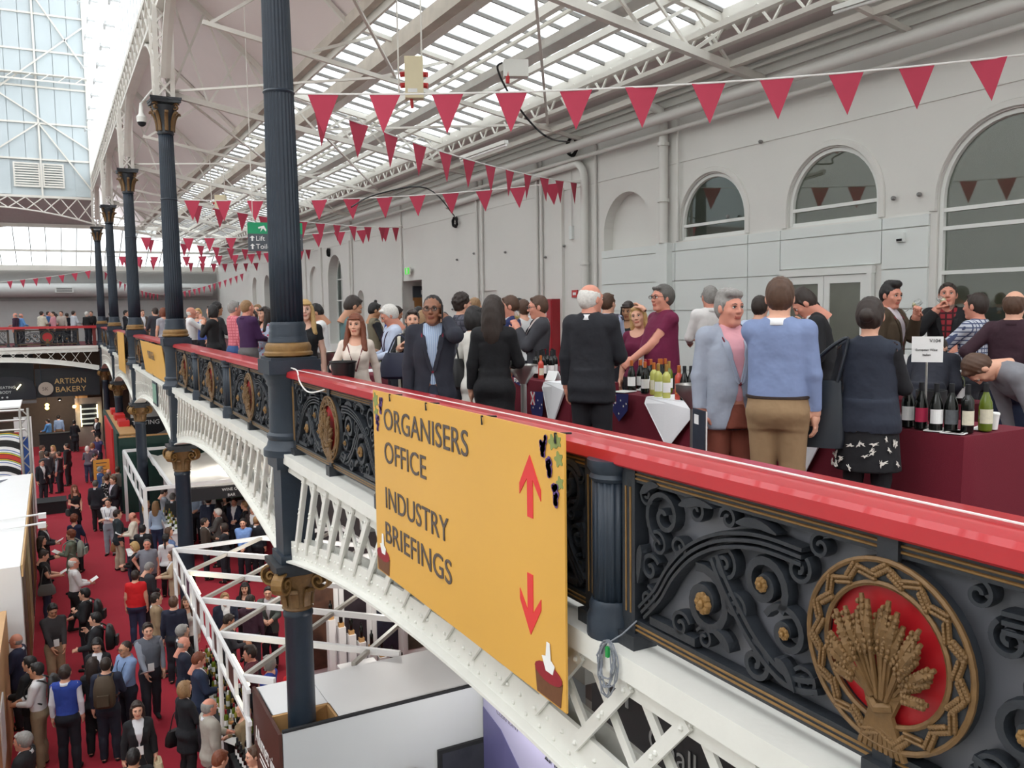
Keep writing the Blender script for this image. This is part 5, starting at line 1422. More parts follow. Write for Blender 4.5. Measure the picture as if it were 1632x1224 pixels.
def arrow(zc_, up_, yc_):
    pts = [(0,0.17),(0.115,0.0),(0.115,-0.06),(0.03,0.04),(0.03,-0.17),(-0.03,-0.17),(-0.03,0.04),(-0.115,-0.06),(-0.115,0.0)]
    if not up_: pts = [(a,-b) for a, b in pts]
    build(MB().prism(pts, (-0.004,yc_,zc_), (0,1,0), (0,0,1), (0.004,0,0)), 'arrow', ARR, sg)
c = onx(845,775,XS); arrow(c[2], True, c[1]); c2_ = onx(846,963,XS); arrow(c2_[2], False, c2_[1])
rn = random.Random(2)
def grapes(cy, cz, n, w_, h_, parent=sg):
    m = MB()
    for i in range(n):
        t = rn.random(); a = rn.uniform(-1,1)*(1-t*0.7)
        m.lathe([(0.016,0),(0.016,0.004)], 8); k = len(m.v)-16
        for q in range(k, k+16):
            v = m.v[q]; m.v[q] = (-0.006+v[2]*0.5, cy+a*w_+v[0], cz-t*h_+v[1])
    build(m, 'grape_bunch', PURP, parent)
def leaf(cy, cz, r, parent=sg):
    pts = [(r*(1+0.28*math.cos(5*a))*math.cos(a), r*(1+0.28*math.cos(5*a))*math.sin(a)) for a in np.linspace(0,2*PI,24)[:-1]]
    build(MB().prism(pts, (-0.003,cy,cz), (0,1,0), (0,0,1), (0.003,0,0)), 'vine_leaf', LEAF, parent)
for (y, z) in ((3.75,1.02),(3.69,0.92),(3.63,0.78)): grapes(y, z, 24, 0.03, 0.10)
for (y, z, r) in ((3.66,1.0,0.035),(3.60,0.92,0.035),(3.61,1.01,0.03),(3.59,0.80,0.03)): leaf(y, z, r)
for (y, z) in ((6.22,1.0),(6.3,0.86)): grapes(y, z, 16, 0.04, 0.11)
for (y, z, r) in ((6.34,0.98,0.05),(6.33,0.88,0.04)): leaf(y, z, r)
TUB = mat('tub_brown', (112,70,42), 0.6, vary=0.3, scale=30); MASH = mat('mash_red', (150,28,44), 0.6, vary=0.2, scale=40)
for (y, z) in ((3.72,-0.25),(6.25,-0.25)):       # little grape tub print
    build(MB().prism([(-0.12,-0.13),(0.12,-0.13),(0.14,0.0),(-0.14,0.0)], (-0.004,y,z), (0,1,0), (0,0,1), (0.004,0,0)), 'tub_print', TUB, sg)
    build(MB().prism([(0.14*math.cos(a),0.05*math.sin(a)) for a in np.linspace(0,2*PI,16)[:-1]], (-0.006,y,z+0.01), (0,1,0), (0,0,1), (0.003,0,0)), 'mash_print', MASH, sg)
    build(MB().prism([(-0.04,0.0),(0.03,0.0),(0.07,0.07),(0.03,0.08),(0.02,0.16),(-0.01,0.16),(-0.02,0.07),(-0.06,0.05)], (-0.008,y-0.01,z+0.02), (0,1,0), (0,0,1), (0.003,0,0)), 'figure_print', PAPER, sg)
for (y) in (6.0, 5.3, 4.45, 3.62):
    build(MB().tube([(-0.008,y,1.0),(-0.012,y,1.05),(0.1,y+0.02,1.04)], 0.006, 5), 'cable_tie', CABLE, sg)
def banner(lbl, y0, y1, z0, z1, body, tilt=0.0):
    t = thing('banner_sign', lbl, 'sign', (2.2, (y0+y1)/2, z1), group='yellow banners hung along the gallery')
    w_ = abs(y1-y0); h_ = z1-z0
    b = build(MB().prism([(-w_/2,0),(w_/2,0),(w_/2,-h_),(-w_/2,-h_)], (0,0,0), (0,1,0), (-tilt,0,1), (0.012,0,0)), 'board', YEL, t)
    if body:
        for i, l in enumerate(body):
            me = text_mesh(l, 0.3, 0.004, align='CENTER'); me.materials.clear(); me.materials.append(SLATE)
            put('lettering', me, t, mw=frame((-0.01+tilt*(0.3+i*0.38), 0, -0.42-i*0.38), (0,-1,0), (-tilt,0,1)))
banner('tilted yellow banner with dark lettering on the third-bay railing', 20.95, 26.2, 0.06, 0.93, ['PORTUGAL'], 0.12)
banner('narrow yellow banner seen edge-on on the fourth-bay railing', 32.4, 35.6, -0.4, 1.02, [''], 0.0)
t = thing('framed_notice', 'small dark framed green notice on the third-bay girder', 'notice', (2.30, 24.0, -0.1)); build(MB().box(0,0.03,-0.5,0.5,-0.62,0), 'frame', IRON, t); build(MB().box(-0.006,0.0,-0.43,0.43,-0.56,-0.06), 'print', mat('notice_green', (120,160,140), 0.5, vary=0.3, scale=9), t)

# ================================================================ bunting
FL_ME = MB().prism([(-0.185,0),(0.185,0),(0,-0.45)], (0,0,0), (1,0,0), (0,0,1), (0,0.003,0)).mesh('flag', FLAGM)
def bunting(p, q, lbl, sag=0.16, sp=0.73, s0=0.5):
    p = np.array(p, float); q = np.array(q, float); t = thing('bunting', lbl, 'bunting', tuple(p), group='red triangle bunting strings')
    L = np.linalg.norm(q-p); f = lambda u: (q-p)*u + np.array([0,0,-4*sag*u*(1-u)])
    build(MB().tube([f(u) for u in np.linspace(0,1,14)], 0.011, 5), 'cord', CORDW, t)
    dv = (q-p)/L; az = math.atan2(dv[1], dv[0]); s = s0
    i = 0
    while s < L-0.3:
        u = s/L; c = f(u); g = f(min(1,u+0.01))-f(max(0,u-0.01)); tz = math.atan2(g[2], math.hypot(g[0],g[1]))
        M = Matrix.Translation(c) @ Matrix.Rotation(az,4,'Z') @ Matrix.Rotation(-tz,4,'Y') @ Matrix.Rotation(rn.uniform(-0.12,0.12),4,'X') @ Matrix.Rotation(rn.uniform(-0.1,0.1),4,'Z')
        put('flag', FL_ME, t, mw=M); s += sp; i += 1
names = ['', 'nearest', 'second', 'third', 'fourth']
for k in range(1,5):
    z = 4.2
    bunting((XC+0.16, YC[k]-0.05, z), (XW-0.03, YC[k]-5.15, 4.36), 'red bunting string from the %s column towards the camera side of the wall' % names[k], s0=0.35)
    bunting((XC+0.14, YC[k]+0.08, z), (XW-0.03, YC[k]+5.2, 4.30), 'red bunting string from the %s column away to the back wall' % names[k], s0=0.6)
bunting((XC-0.15, YE, 4.1), (-7.0, YW-1.5, 3.5), 'red bunting string over the far end gallery left of the columns', 0.25, 0.8)
bunting((XC+0.15, YE+0.1, 4.1), (6.4, YW-1.2, 2.9), 'red bunting string sagging over the far end right of the columns', 0.3, 0.6)
bunting((6.4, YW-1.25, 2.9), (XW-0.05, 49.5, 4.0), 'red bunting string rising from the end wall to the back wall', 0.2, 0.6)

# ================================================================ things hung in the roof and on the wall
GREEN = mat('sign_green', (16,150,100), 0.5, vary=0.04); SLG = mat('sign_slate_grey', (78,84,92), 0.5, vary=0.05)
c = atd(439,377,16.0)
t = thing('hanging_sign', 'green and grey hanging sign to lift and toilets, half behind nearest column', 'sign', tuple(c), rz=-math.radians(12))
build(MB().box(-0.5,0.5,0,0.03,0.05,0.26), 'green_panel', GREEN, t); build(MB().box(-0.5,0.5,0,0.03,-0.27,0.05), 'grey_panel', SLG, t)
for i, l in enumerate(('Lift','Toilets')):
    put_text(l, 0.13, frame((-0.36,-0.004,-0.08-i*0.15), (1,0,0), (0,0,1)), PAPER, t)
    build(MB().prism([(0,0.05),(0.045,0.01),(0.015,0.01),(0.015,-0.05),(-0.015,-0.05),(-0.015,0.01),(-0.045,0.01)], (-0.42,-0.004,-0.035-i*0.15), (1,0,0), (0,0,1), (0,0.004,0)), 'arrow', PAPER, t)
build(MB().prism([(-0.05,-0.07),(0.0,0.0),(0.05,-0.06),(0.06,-0.03),(0.02,0.05),(-0.03,0.04),(-0.09,0.02),(-0.08,-0.01),(-0.03,0.01)], (-0.22,-0.004,0.15), (1,0,0), (0,0,1), (0,0.004,0)), 'running_figure', PAPER, t)
build(MB().tube([(0.42+0.035*math.cos(a),-0.004,-0.05+0.035*math.sin(a)) for a in np.linspace(0,2*PI,12)[:-1]], 0.007, 5, closed=True).tube([(0.40,-0.004,0.02),(0.40,-0.004,-0.04)], 0.009, 5), 'wheelchair_symbol', PAPER, t)
build(MB().ball((0.43,-0.004,-0.14), 0.014, 6, 5).tube([(0.43,-0.004,-0.16),(0.43,-0.004,-0.22)], 0.016, 6), 'toilet_symbol', PAPER, t)
for x in (-0.4,0.4): build(MB().tube([(x,0.015,0.26),(x,0.015,9.17-(c[0]+x*0.978-2.62)*0.9167-c[2])], 0.008, 5), 'rod', STEEL, t)
CREAM = mat('cream_box', (226,214,180), 0.5, vary=0.05); REDP = mat('red_plug', (190,40,44), 0.5)
def power_box(px, py, d, sx, sz, lbl):
    c = atd(px, py, d); t = thing('power_box', lbl, 'power box', tuple(c), rz=-math.radians(24))
    build(MB().box(-sx/2,sx/2,-0.1,0.1,-sz/2,sz/2), 'cabinet', CREAM, t)
    for s in (-1,1):
        for z in (-0.1,0.06): build(MB().tube([(s*sx/2,0,z*sz/0.6),(s*(sx/2+0.07),-0.02,(z-0.01)*sz/0.6)], 0.04*sz/0.6, 10), 'socket', REDP, t)
    build(MB().tube([(-0.05,0,-sz/2),(-0.04,0,-sz/2-0.14)], 0.025, 8), 'plug', REDP, t)
    for x in (-sx/2-0.1, sx/2-0.02): build(MB().tube([(x,0,-sz/2+0.05),(x,0,sz/2+0.9)], 0.012, 6), 'hanger', STEEL, t)
    build(MB().box(-0.1,0.05,-0.104,-0.1,-sz/2+0.08,-sz/2+0.14), 'sticker', PAPER, t)
power_box(660,125,13.5,0.29,0.64,'cream electrical box with red sockets hanging in roof above the bunting')
power_box(352,327,22,0.26,0.5,'smaller cream electrical box hanging further back, left of nearest column')
c = atd(822,110,12.5); t = thing('power_box', 'white junction box with red plug on the cable tray upper centre', 'power box', tuple(c), rz=-0.4)
build(MB().box(-0.18,0.18,-0.08,0.08,-0.12,0.12), 'cabinet', WHITE, t); build(MB().tube([(-0.12,-0.05,-0.05),(-0.13,-0.06,-0.22)], 0.03, 8), 'plug', REDP, t)
def wcable(pts, lbl, r=0.016):
    return build(MB().tube(smooth_curve(pts, 6), r, 6), 'cable', CABLE, label=lbl, cat='cable')
wcable([atd(800,100,12.4), atd(793,110,12.5), atd(812,150,12.7), atd(850,200,13.2), atd(880,222,13.7), onx(908,226,XW-0.1)], 'black cable sagging from junction box to the coil on the wall')
def coil(c, r, lbl):
    t = thing('cable_coil', lbl, 'cable', tuple(c)); rr = random.Random(9)
    for i in range(4): build(MB().tube([(0.02*i-0.05, (r+rr.uniform(-.03,.03))*math.cos(a)*0.9, -r+(r+rr.uniform(-.02,.02))*math.sin(a)+rr.uniform(-.02,.02)) for a in np.linspace(0,2*PI,20)[:-1]], 0.014, 5, closed=True), 'loop', CABLE, t)
coil(onx(913,218,XW-0.10), 0.2, 'coil of black cable hung high on back wall beside downpipe')
coil(onx(726,346,XW-0.06), 0.14, 'coil of black cable hung on wall right of centre')
coil(onx(524,396,XW-0.06), 0.16, 'coil of black cable above the tall arched window')
wcable([atd(560,330,17), atd(600,310,18), atd(680,300,19), onx(724,344,XW-0.08)], 'black cable hanging slack below the roof to the middle coil')
# tube lamps
for (a, b, d) in (((735,252),(807,226),14.5), ((1330,14),(1405,-10),10.5)):
    p = atd(a[0],a[1],d); q = atd(b[0],b[1],d-1.0); t = thing('tube_lamp', 'long white tube lamp under the roof %s' % ('above the middle flags' if d > 12 else 'near the top right'), 'lamp', tuple(p))
    build(MB().bar((0,0,0), q-p, 0.08, 0.06), 'housing', WHITE, t); build(MB().tube([np.array([0,0,-0.05]), q-p+np.array([0,0,-0.05])], 0.02, 8), 'tube', PAPER, t)
# security camera at second column
c = atd(226,195,20.2); t = thing('security_camera', 'white dome security camera left of second column capital', 'camera', tuple(c))
build(MB().lathe([(0.11,0.0),(0.12,0.12),(0.06,0.2),(0.03,0.45)], 14), 'housing', WHITE, t, smooth=True); build(MB().tube([(0,0,0.42),(0.05,0.02,0.5),(XC-c[0]-0.1,YC[2]-c[1],0.5)], 0.025, 8), 'bracket', WHITE, t); build(MB().ball((0,0,0), 0.1, 10, 8), 'dome', DARK, t, smooth='all')
# pipes on the back wall
def pipe(pts, r, lbl, brk=()):
    t = thing('pipe', lbl, 'pipe', (0,0,0)); build(MB().tube(pts, r, 12), 'tube', WALLM, t, smooth=True)
    for b in brk: build(MB().lathe([(r*1.3,-0.03),(r*1.3,0.03)], 12, c=b), 'bracket', WALLM, t)
pipe([(XW-0.12,12.45,2.83),(XW-0.12,12.45,5.0),(XW-0.16,12.5,5.2),(XW-0.35,12.6,5.3)], 0.085, 'thick white downpipe on back wall between arched niche and first window', ((XW-0.12,12.45,3.6),(XW-0.12,12.45,4.6)))
pipe([(XW-0.08,12.1,2.85),(XW-0.08,12.1,5.2)], 0.025, 'thin conduit beside the thick downpipe')
pipe([(XW-0.12,15.05,0),(XW-0.12,15.05,4.35)]+[(XW-0.12,15.05+0.35*(1-math.cos(a)),4.35+0.35*math.sin(a)) for a in np.linspace(0.3,PI/2,5)]+[(XW-0.12,22.0,4.55)], 0.08, 'white pipe with rounded elbow left of the arched niche', ((XW-0.12,15.05,2.6),))
for y, lb in ((14.75,'thin vertical conduit just left of the niche'),(16.95,'vertical white conduit in the middle of the back wall'),(17.15,'thinner conduit alongside the middle conduit'),(20.0,'vertical conduit left of the red cabinet'),(20.3,'second vertical conduit left of the red cabinet'),(25.8,'vertical conduit beside the exit doorway'),(30.9,'vertical conduit left of the exit doorway')):
    pipe([(XW-0.05,y,0.0),(XW-0.05,y,5.2)], 0.035, lb)
pipe([(XW-0.4,3,4.98),(XW-0.4,59,4.98)], 0.09, 'long white pipe running just below the roof along the wall')
pipe([(XW-0.2,3,4.78),(XW-0.2,59,4.78)], 0.04, 'thin dark-edged pipe running under the long roof pipe')
# small wall items
t = thing('exit_sign', 'small lit green exit sign beside the far doorway', 'sign', tuple(onx(650,432,XW-0.12))); build(MB().tube([(0.02,0,0),(0.14,0,0)], 0.03, 8), 'bracket', WHITE, t); build(MB().box(-0.02,0.02,-0.2,0.2,-0.12,0.12), 'housing', WHITE, t); build(MB().box(-0.03,-0.02,-0.18,0.18,-0.1,0.1), 'panel', mat('exit_green', (70,180,60), 0.5, emit=0.8), t); build(MB().box(-0.034,-0.03,-0.04,0.05,-0.08,0.08), 'figure', PAPER, t)
t = thing('fire_cabinet', 'dark red fire hose cabinet standing against the back wall', 'cabinet', (XW-0.28,16.55,0)); RC_ = mat('cabinet_red', (150,22,34), 0.4)
build(MB().box(0,0.25,-0.42,0.42,0,1.88), 'body', RC_, t); build(MB().box(-0.012,0,-0.39,0.39,0.05,1.84), 'door', mat('cabinet_red_door', (160,26,38), 0.35), t); build(MB().box(-0.02,-0.012,-0.2,0.1,1.5,1.6), 'label_plate', PAPER, t)
t = thing('fire_sign', 'small red fire point sign on the wall right of the cabinet', 'sign', (XW-0.03,15.6,1.98)); build(MB().box(0,0.02,-0.11,0.11,-0.08,0.08), 'plate', mat('fire_red', (190,50,50), 0.5), t); build(MB().box(-0.004,0,-0.06,0.06,-0.03,0.03), 'print', PAPER, t)
t = thing('wall_switch', 'small grey control box on wall left of the elbow pipe', 'switch', (XW-0.06,15.7,3.3)); build(MB().box(0,0.06,-0.06,0.06,-0.14,0.14), 'box', PANELM, t); build(MB().tube([(0.03,0,0.14),(0.03,0,1.3)], 0.012, 6), 'conduit', WALLM, t)
t = thing('wall_switch', 'small square alarm box on cladding right of second window', 'switch', (XW-0.08,7.55,2.55)); build(MB().box(0,0.05,-0.06,0.06,-0.06,0.06), 'box', PANELM, t); build(MB().box(-0.01,0,-0.04,0.04,-0.05,-0.02), 'grille', DARK, t)
t = thing('notice', 'small printed notice on the wall beside far doorway', 'notice', tuple(onx(682,493,XW-0.02))); build(MB().box(0,0.01,-0.12,0.12,-0.2,0.2), 'sheet', PAPER, t); build(MB().box(-0.003,0,-0.06,-0.02,-0.14,0.14), 'print', DARK, t)
rn2 = random.Random(12)
for i, (px, py) in enumerate(((722,493),(756,404),(806,402),(729,414),(1161,345),(1425,316),(1466,310),(1213,226),(870,410),(900,392))):
    try:
        c = onx(px, py, XW-0.03)
        o = build(MB().lathe([(0.03,0),(0.03,0.03),(0.015,0.05)], 10), 'wall_fixing', mat('fixing_grey', (130,130,128), 0.5), loc=tuple(c), label='one of the small grey fixings scattered on the pale back wall', cat='fixing', group='wall fixings'); o.rotation_euler = (0,-PI/2,0)
    except Exception: pass

# ================================================================ tables, bottles and table ware on the gallery
def table(x0, x1, y0, y1, lbl, zt=0.755):
    t = thing('cloth_table', lbl, 'table', ((x0+x1)/2, (y0+y1)/2, 0), group='burgundy draped tasting tables')
    hx, hy = (x1-x0)/2, (y1-y0)/2
    build(MB().box(-hx+0.02,hx-0.02,-hy+0.02,hy-0.02,zt-0.04,zt-0.004), 'tabletop', WCLOTH, t)
    # draped cloth with soft folds
    rr = random.Random(int(x0*100+y0*10)); per = []
    N = 90; tot = 4*(hx+hy)
    def edge(s):
        s = s % tot
        if s < 2*hy: return np.array([-hx, -hy+s]), np.array([-1.,0])
        s -= 2*hy
        if s < 2*hx: return np.array([-hx+s, hy]), np.array([0,1.])
        s -= 2*hx
        if s < 2*hy: return np.array([hx, hy-s]), np.array([1.,0])
        s -= 2*hy
        return np.array([hx-s, -hy]), np.array([0,-1.])
    vs = []; fs = []
    levels = [(zt,0.0),(zt-0.02,0.006),(zt-0.12,0.012),(zt-0.35,0.03),(0.02,0.045)]
    for (z, amp) in levels:
        for i in range(N):
            s = tot*i/N; p, n = edge(s)
            d = amp*(0.5+0.5*math.sin(s*6.1+math.sin(s*2.3)*1.5))
            q = p+n*d; vs.append((q[0],q[1],z))
    for l in range(len(levels)-1):
        for i in range(N):
            j = (i+1) % N; fs.append((l*N+i, l*N+j, (l+1)*N+j, (l+1)*N+i))
    fs.append(tuple(range(N)))
    m = MB(); m.add(vs, fs); build(m, 'tablecloth', BURG, t, smooth=True)
    for sx in (-1,1):
        for sy in (-1,1): build(MB().tube([(sx*(hx-0.06),sy*(hy-0.06),0),(sx*(hx-0.06),sy*(hy-0.06),zt-0.04)], 0.018, 8), 'leg', CHROME, t)
    return t
table(4.83,5.5,5.5,6.85,'burgundy draped table in front of the two burgundy polo shirts', 0.845)
table(4.6,5.2,7.25,8.55,'burgundy draped table in front of the drinking man in grey suit', 0.895)
table(4.0,4.6,10.75,13.7,'long burgundy draped table behind the woman in cream')
table(5.25,6.0,3.45,5.1,'burgundy draped table at the right edge with the sign holder', 0.795)
table(7.15,7.7,4.75,5.6,'burgundy draped table in front of the two men drinking at the wall')
table(8.2,8.8,7.4,9.0,'burgundy draped table by the white-shirted man at the wall')
table(6.4,7.1,10.6,14.4,'burgundy draped table in the back row at the centre')
def overlay(pts, lbl, z=0.762):
    m = MB(); top = [(a,b,z) for a, b, dz in pts]; m.add([(a,b,z+dz) for a, b, dz in pts]+[(a+0.004,b,z+dz-0.004) for a, b, dz in pts], [tuple(range(len(pts)))])
    return m
def white_cloth(x, y0, y1, drop, lbl, xb=5.3, zt=0.755):
    m = MB(); xf = x-0.052; n = 9; T = zt+0.007
    # top square
    vs = [(xb,y0,T),(xb,y1,T),(x-0.012,y1,T),(x-0.012,y0,T)]; m.add(vs+[(a,b,c-0.005) for a,b,c in vs], [(0,1,2,3),(7,6,5,4),(0,4,5,1),(1,5,6,2),(2,6,7,3),(3,7,4,0)])
    ym = (y0+y1)/2
    tri = [(xf+0.03,y0,T-0.005),(xf+0.03,y1,T-0.005),(xf-0.005,y1-0.02,T-0.06),(xf-0.03,ym+0.03,T-drop),(xf-0.03,ym-0.03,T-drop),(xf-0.005,y0+0.02,T-0.06)]
    m.add(tri+[(a+0.006,b,c) for a,b,c in tri], [(0,1,2,3,4,5),(11,10,9,8,7,6)]+[(i,(i+1)%6,6+(i+1)%6,6+i) for i in range(6)])
    return build(m, 'cloth_overlay', WCLOTH, label=lbl, cat='tablecloth')
white_cloth(4.83,5.52,6.28,0.40,'white cloth corner hanging in a point from the burgundy table at centre',5.45,0.845)
white_cloth(4.6,7.28,7.75,0.45,'white cloth corner hanging beside the black-suited man',5.1,0.895)
white_cloth(5.25,4.5,5.05,0.5,'white cloth corner hanging left of the right-hand table',5.9,0.795)
white_cloth(4.0,12.2,12.8,0.5,'white cloth corner hanging behind the blonde woman',4.5)
# flags on the table edges (blue with stars and red-white corner)
FLB = mat('flag_blue', (38,42,104), 0.8, vary=0.06); FLR = mat('flag_red', (190,40,60), 0.8)
def tflag(x, y, z, lbl, w_=0.30, h_=0.26, rot=0.0):
    t = thing('small_flag', lbl, 'flag', (x,y,z)); 
    build(MB().prism([(0,0),(w_,0.02),(w_*0.95,-h_*0.55),(w_*0.5,-h_),(0.0,-h_*0.5)], (0,0,0), (0,-1,rot), (0,0,1), (0.004,0,0)), 'field', FLB, t)
    build(MB().prism([(0.0,0.0),(w_*0.35,0.0),(w_*0.35,-h_*0.35),(0,-h_*0.35)], (-0.003,0,0), (0,-1,rot), (0,0,1), (0.003,0,0)), 'canton', FLR, t)
    build(MB().bar((-0.004,-0.01,-0.0),(-0.004,-w_*0.34,-h_*0.34),0.02,0.004,up=(1,0,0)).bar((-0.004,-w_*0.34,0),(-0.004,-0.01,-h_*0.34),0.02,0.004,up=(1,0,0)), 'cross', PAPER, t)
    for (a,b) in ((0.6,-0.2),(0.75,-0.4),(0.5,-0.7),(0.9,-0.3),(0.2,-0.42)): build(MB().prism([(0.012*math.cos(q*PI/5)*(1 if q%2==0 else 0.45),0.012*math.sin(q*PI/5)*(1 if q%2==0 else 0.45)) for q in range(10)], (-0.004,-a*w_,b*h_), (0,1,0), (0,0,1), (0.003,0,0)), 'star', PAPER, t)
tflag(4.765,6.8,0.84,'small blue starred flag draped over the table edge by the red-capped bottles')
tflag(4.53,7.95,0.78,'small blue starred flag hanging low beside the black-suited man',0.26,0.40)
tflag(4.572,8.4,0.892,'small blue starred flag lying on the edge of the middle table',0.3,0.08)
# bottles
BG = {'dark': mat('bottle_dark', (20,22,20), 0.12, vary=0.1), 'green': mat('bottle_green', (96,112,30), 0.1, vary=0.1), 'white': mat('bottle_white_wine', (196,196,104), 0.1, vary=0.08), 'rose': mat('bottle_rose', (206,84,70), 0.1, vary=0.1), 'gold': mat('bottle_gold', (150,140,60), 0.1)}
CAPM = {'black': DARK, 'orange': mat('foil_orange', (206,116,58), 0.35, 0.3), 'red': mat('foil_red', (150,24,40), 0.4), 'white': PAPER, 'gold': mat('foil_gold', (190,150,80), 0.35, 0.5), 'yellow': mat('foil_yellow', (220,190,40), 0.4), 'silver': CHROME}
LABM = {'white': PAPER, 'pink': mat('label_pink', (190,40,80), 0.6), 'grey': mat('label_grey', (96,100,104), 0.6, vary=0.4, scale=60), 'cream': mat('label_cream', (226,220,196), 0.6, vary=0.2, scale=60), 'orange': mat('label_orange', (210,120,60), 0.6)}
BPRO = {'bord': [(0.034,0),(0.0375,0.006),(0.0375,0.19),(0.034,0.212),(0.018,0.232),(0.0145,0.245),(0.014,0.295)], 'burg': [(0.036,0),(0.041,0.006),(0.041,0.155),(0.036,0.185),(0.022,0.225),(0.015,0.25),(0.0145,0.295)]}
BME = {}
def bottle_mesh(sh, res=14):
    if sh not in BME:
        b = MB().lathe(BPRO[sh], res).mesh('glass', BG['dark'], True)
        c = MB().lathe([(0.0155,0.235 if sh == 'bord' else 0.245),(0.0165,0.24 if sh == 'bord' else 0.25),(0.0165,0.302),(0.012,0.304)], 10).mesh('capsule', DARK, True)
        r = (0.0382 if sh == 'bord' else 0.0418); vs = []; fs = []
        an = np.linspace(-1.15,1.15,9)
        for a in an: vs += [(r*math.sin(a),-r*math.cos(a),0.05),(r*math.sin(a),-r*math.cos(a),0.14)]
        for i in range(8): fs.append((2*i,2*i+2,2*i+3,2*i+1))
        m = MB(); m.add(vs, fs); l = m.mesh('paper_label', PAPER)
        BME[sh] = (b, c, l)
    return BME[sh]
BOT = {'dark':'dark','green':'olive green','white':'pale white wine','rose':'pink rosé','gold':'golden'}
def bottle(x, y, z, lbl, glass='dark', cap='black', lab='white', sh='bord', rz=0.0, group=None, sc=1.0, parts=True):
    b, c, l = bottle_mesh(sh)
    t = put('wine_bottle', None, None, (x,y,z), rz, lbl, 'bottle', group, scale=sc)
    o = put('glass', b, t); setm(o, [BG[glass]])
    o = put('capsule', c, t); setm(o, [CAPM[cap]])
    if lab: o = put('paper_label', l, t); setm(o, [LABM[lab]])
    return t
ZT = 0.763; ZA = 0.853; ZB = 0.903; ZD = 0.803
cl_ = lambda v, a, b: min(b, max(a, v))
BA = [(972,614,'dark','red','white','bord','red-capped dark bottle leftmost in the front row of the centre table'),(980,614,'dark','red','white','bord','red-capped dark bottle second from left on the centre table'),
      (1028,627,'dark','orange','white','burg','orange-capped dark bottle standing alone at the centre table edge'),(1042,629,'white','orange','cream','bord','orange-capped white wine bottle left of the pale group'),(1049,632,'white','gold','white','bord','white wine bottle second in the pale group'),
      (1061,634,'white','gold','white','bord','large pale white wine bottle with tall white label'),(1066,626,'green','gold','white','bord','gold-capped green bottle behind the pale bottles'),(1077,637,'rose','orange','orange','bord','pink rosé bottle with orange foil on the centre table'),
      (1088,638,'dark','black','white','burg','dark bottle right of the rosé'),(1101,638,'dark','black','white','burg','dark bottle rightmost on the centre table beside the blazer')]
for (px, py, g, cp_, lb, sh_, nm) in BA:
    c = onz(px, py, ZA); bottle(cl_(c[0],4.88,5.44), cl_(c[1],5.56,6.79), ZA, nm, g, cp_, lb, sh_, rz=-0.5)
rr = random.Random(21)
for i in range(11):
    px = 986+i*3.7; c = onz(px, 620-(i%3)*4, ZA); bottle(cl_(c[0]+0.05*(i%2),4.9,5.44), cl_(c[1],5.56,6.79), ZA, 'one of the clustered dark bottles with orange foil on the centre table', 'dark', 'orange', 'white', 'burg', rz=-0.5+rr.uniform(-.3,.3), group='clustered orange-foil bottles')
BD = [(1443,681,'dark','black','white','burg','dark bottle at the left end of the right-hand table'),(1463,684,'dark','black','pink','burg','dark bottle with a pink square label on the right-hand table'),(1488,687,'dark','black','white','burg','dark bottle with low white label beside the sign pole'),
      (1512,688,'dark','black','grey','burg','dark bottle with a grey label on the right-hand table'),(1538,690,'dark','black','cream','bord','straight dark bottle with patterned pale label at table corner'),(1567,687,'green','green' if False else 'black','cream','burg','olive green bottle rightmost on the right-hand table')]
for (px, py, g, cp_, lb, sh_, nm) in BD:
    c = onz(px, py, ZD); bottle(cl_(c[0]+0.02,5.30,5.95), cl_(c[1],3.5,5.0), ZD, nm, g, cp_, lb, sh_, rz=-0.7, sc=1.08)
for i, (px, py) in enumerate(((855,602),(861,600),(867,602),(873,600),(879,602),(884,600),(870,595),(878,594),(862,596),(852,596))):
    c = onz(px, py, ZB); bottle(cl_(c[0],4.66,5.14), cl_(c[1],7.32,8.5), ZB, 'one of the dark bottles grouped on the table before the grey suit', 'dark', 'black', 'white', 'bord', rz=-0.4+rr.uniform(-.4,.4), group='dark bottles on the middle table')
for (px, cp_, nm) in ((825,'yellow','yellow-capped bottle behind the steel spittoon'),(831,'white','white-capped bottle behind the steel spittoon'),(837,'orange','orange-capped bottle behind the steel spittoon'),(846,'silver','silver-capped bottle behind the steel spittoon'),(853,'red','tall red-capped bottle behind the steel spittoon')):
    c = onx(px, 590, 5.05); bottle(5.05, cl_(c[1],7.3,8.5), ZB, nm, 'dark', cp_, 'white', 'bord')
bottle(4.72, 8.05, ZB, 'short rosé bottle on the middle table', 'rose', 'orange', 'cream', 'bord', sc=0.85)
for i in range(9):
    px = 1452+i*9.5; c = onx(px, 640, 7.05+0.1*(i%2)); bottle(7.24+0.14*(i%2), 4.82+i*0.085, ZT, 'one of the bottles on the table before the two drinking men', ('dark','green','dark')[i%3], ('white','white','black')[i%3], 'white', 'bord', rz=-0.6, group='bottles before the drinking men')
for i in range(10):
    bottle(4.12+0.12*(i%3), 10.9+i*0.29, ZT, 'one of the bottles lined up on the long left-hand table', ('dark','green','dark','gold')[i%4], ('black','gold','white','red')[i%4], 'white', 'burg', rz=-0.3, group='bottles on the long left table')
for i in range(7): bottle(6.55+0.1*(i%2), 10.8+i*0.5, ZT, 'one of the bottles on the back row table at centre', 'dark', ('black','gold','red')[i%3], 'white', 'bord', group='bottles on the back row table')
for i in range(5): bottle(8.35, 7.55+i*0.13, ZT, 'one of the green bottles on the table by the white-shirted man', 'green', 'white', 'white', 'bord', group='green bottles by the white-shirted man')
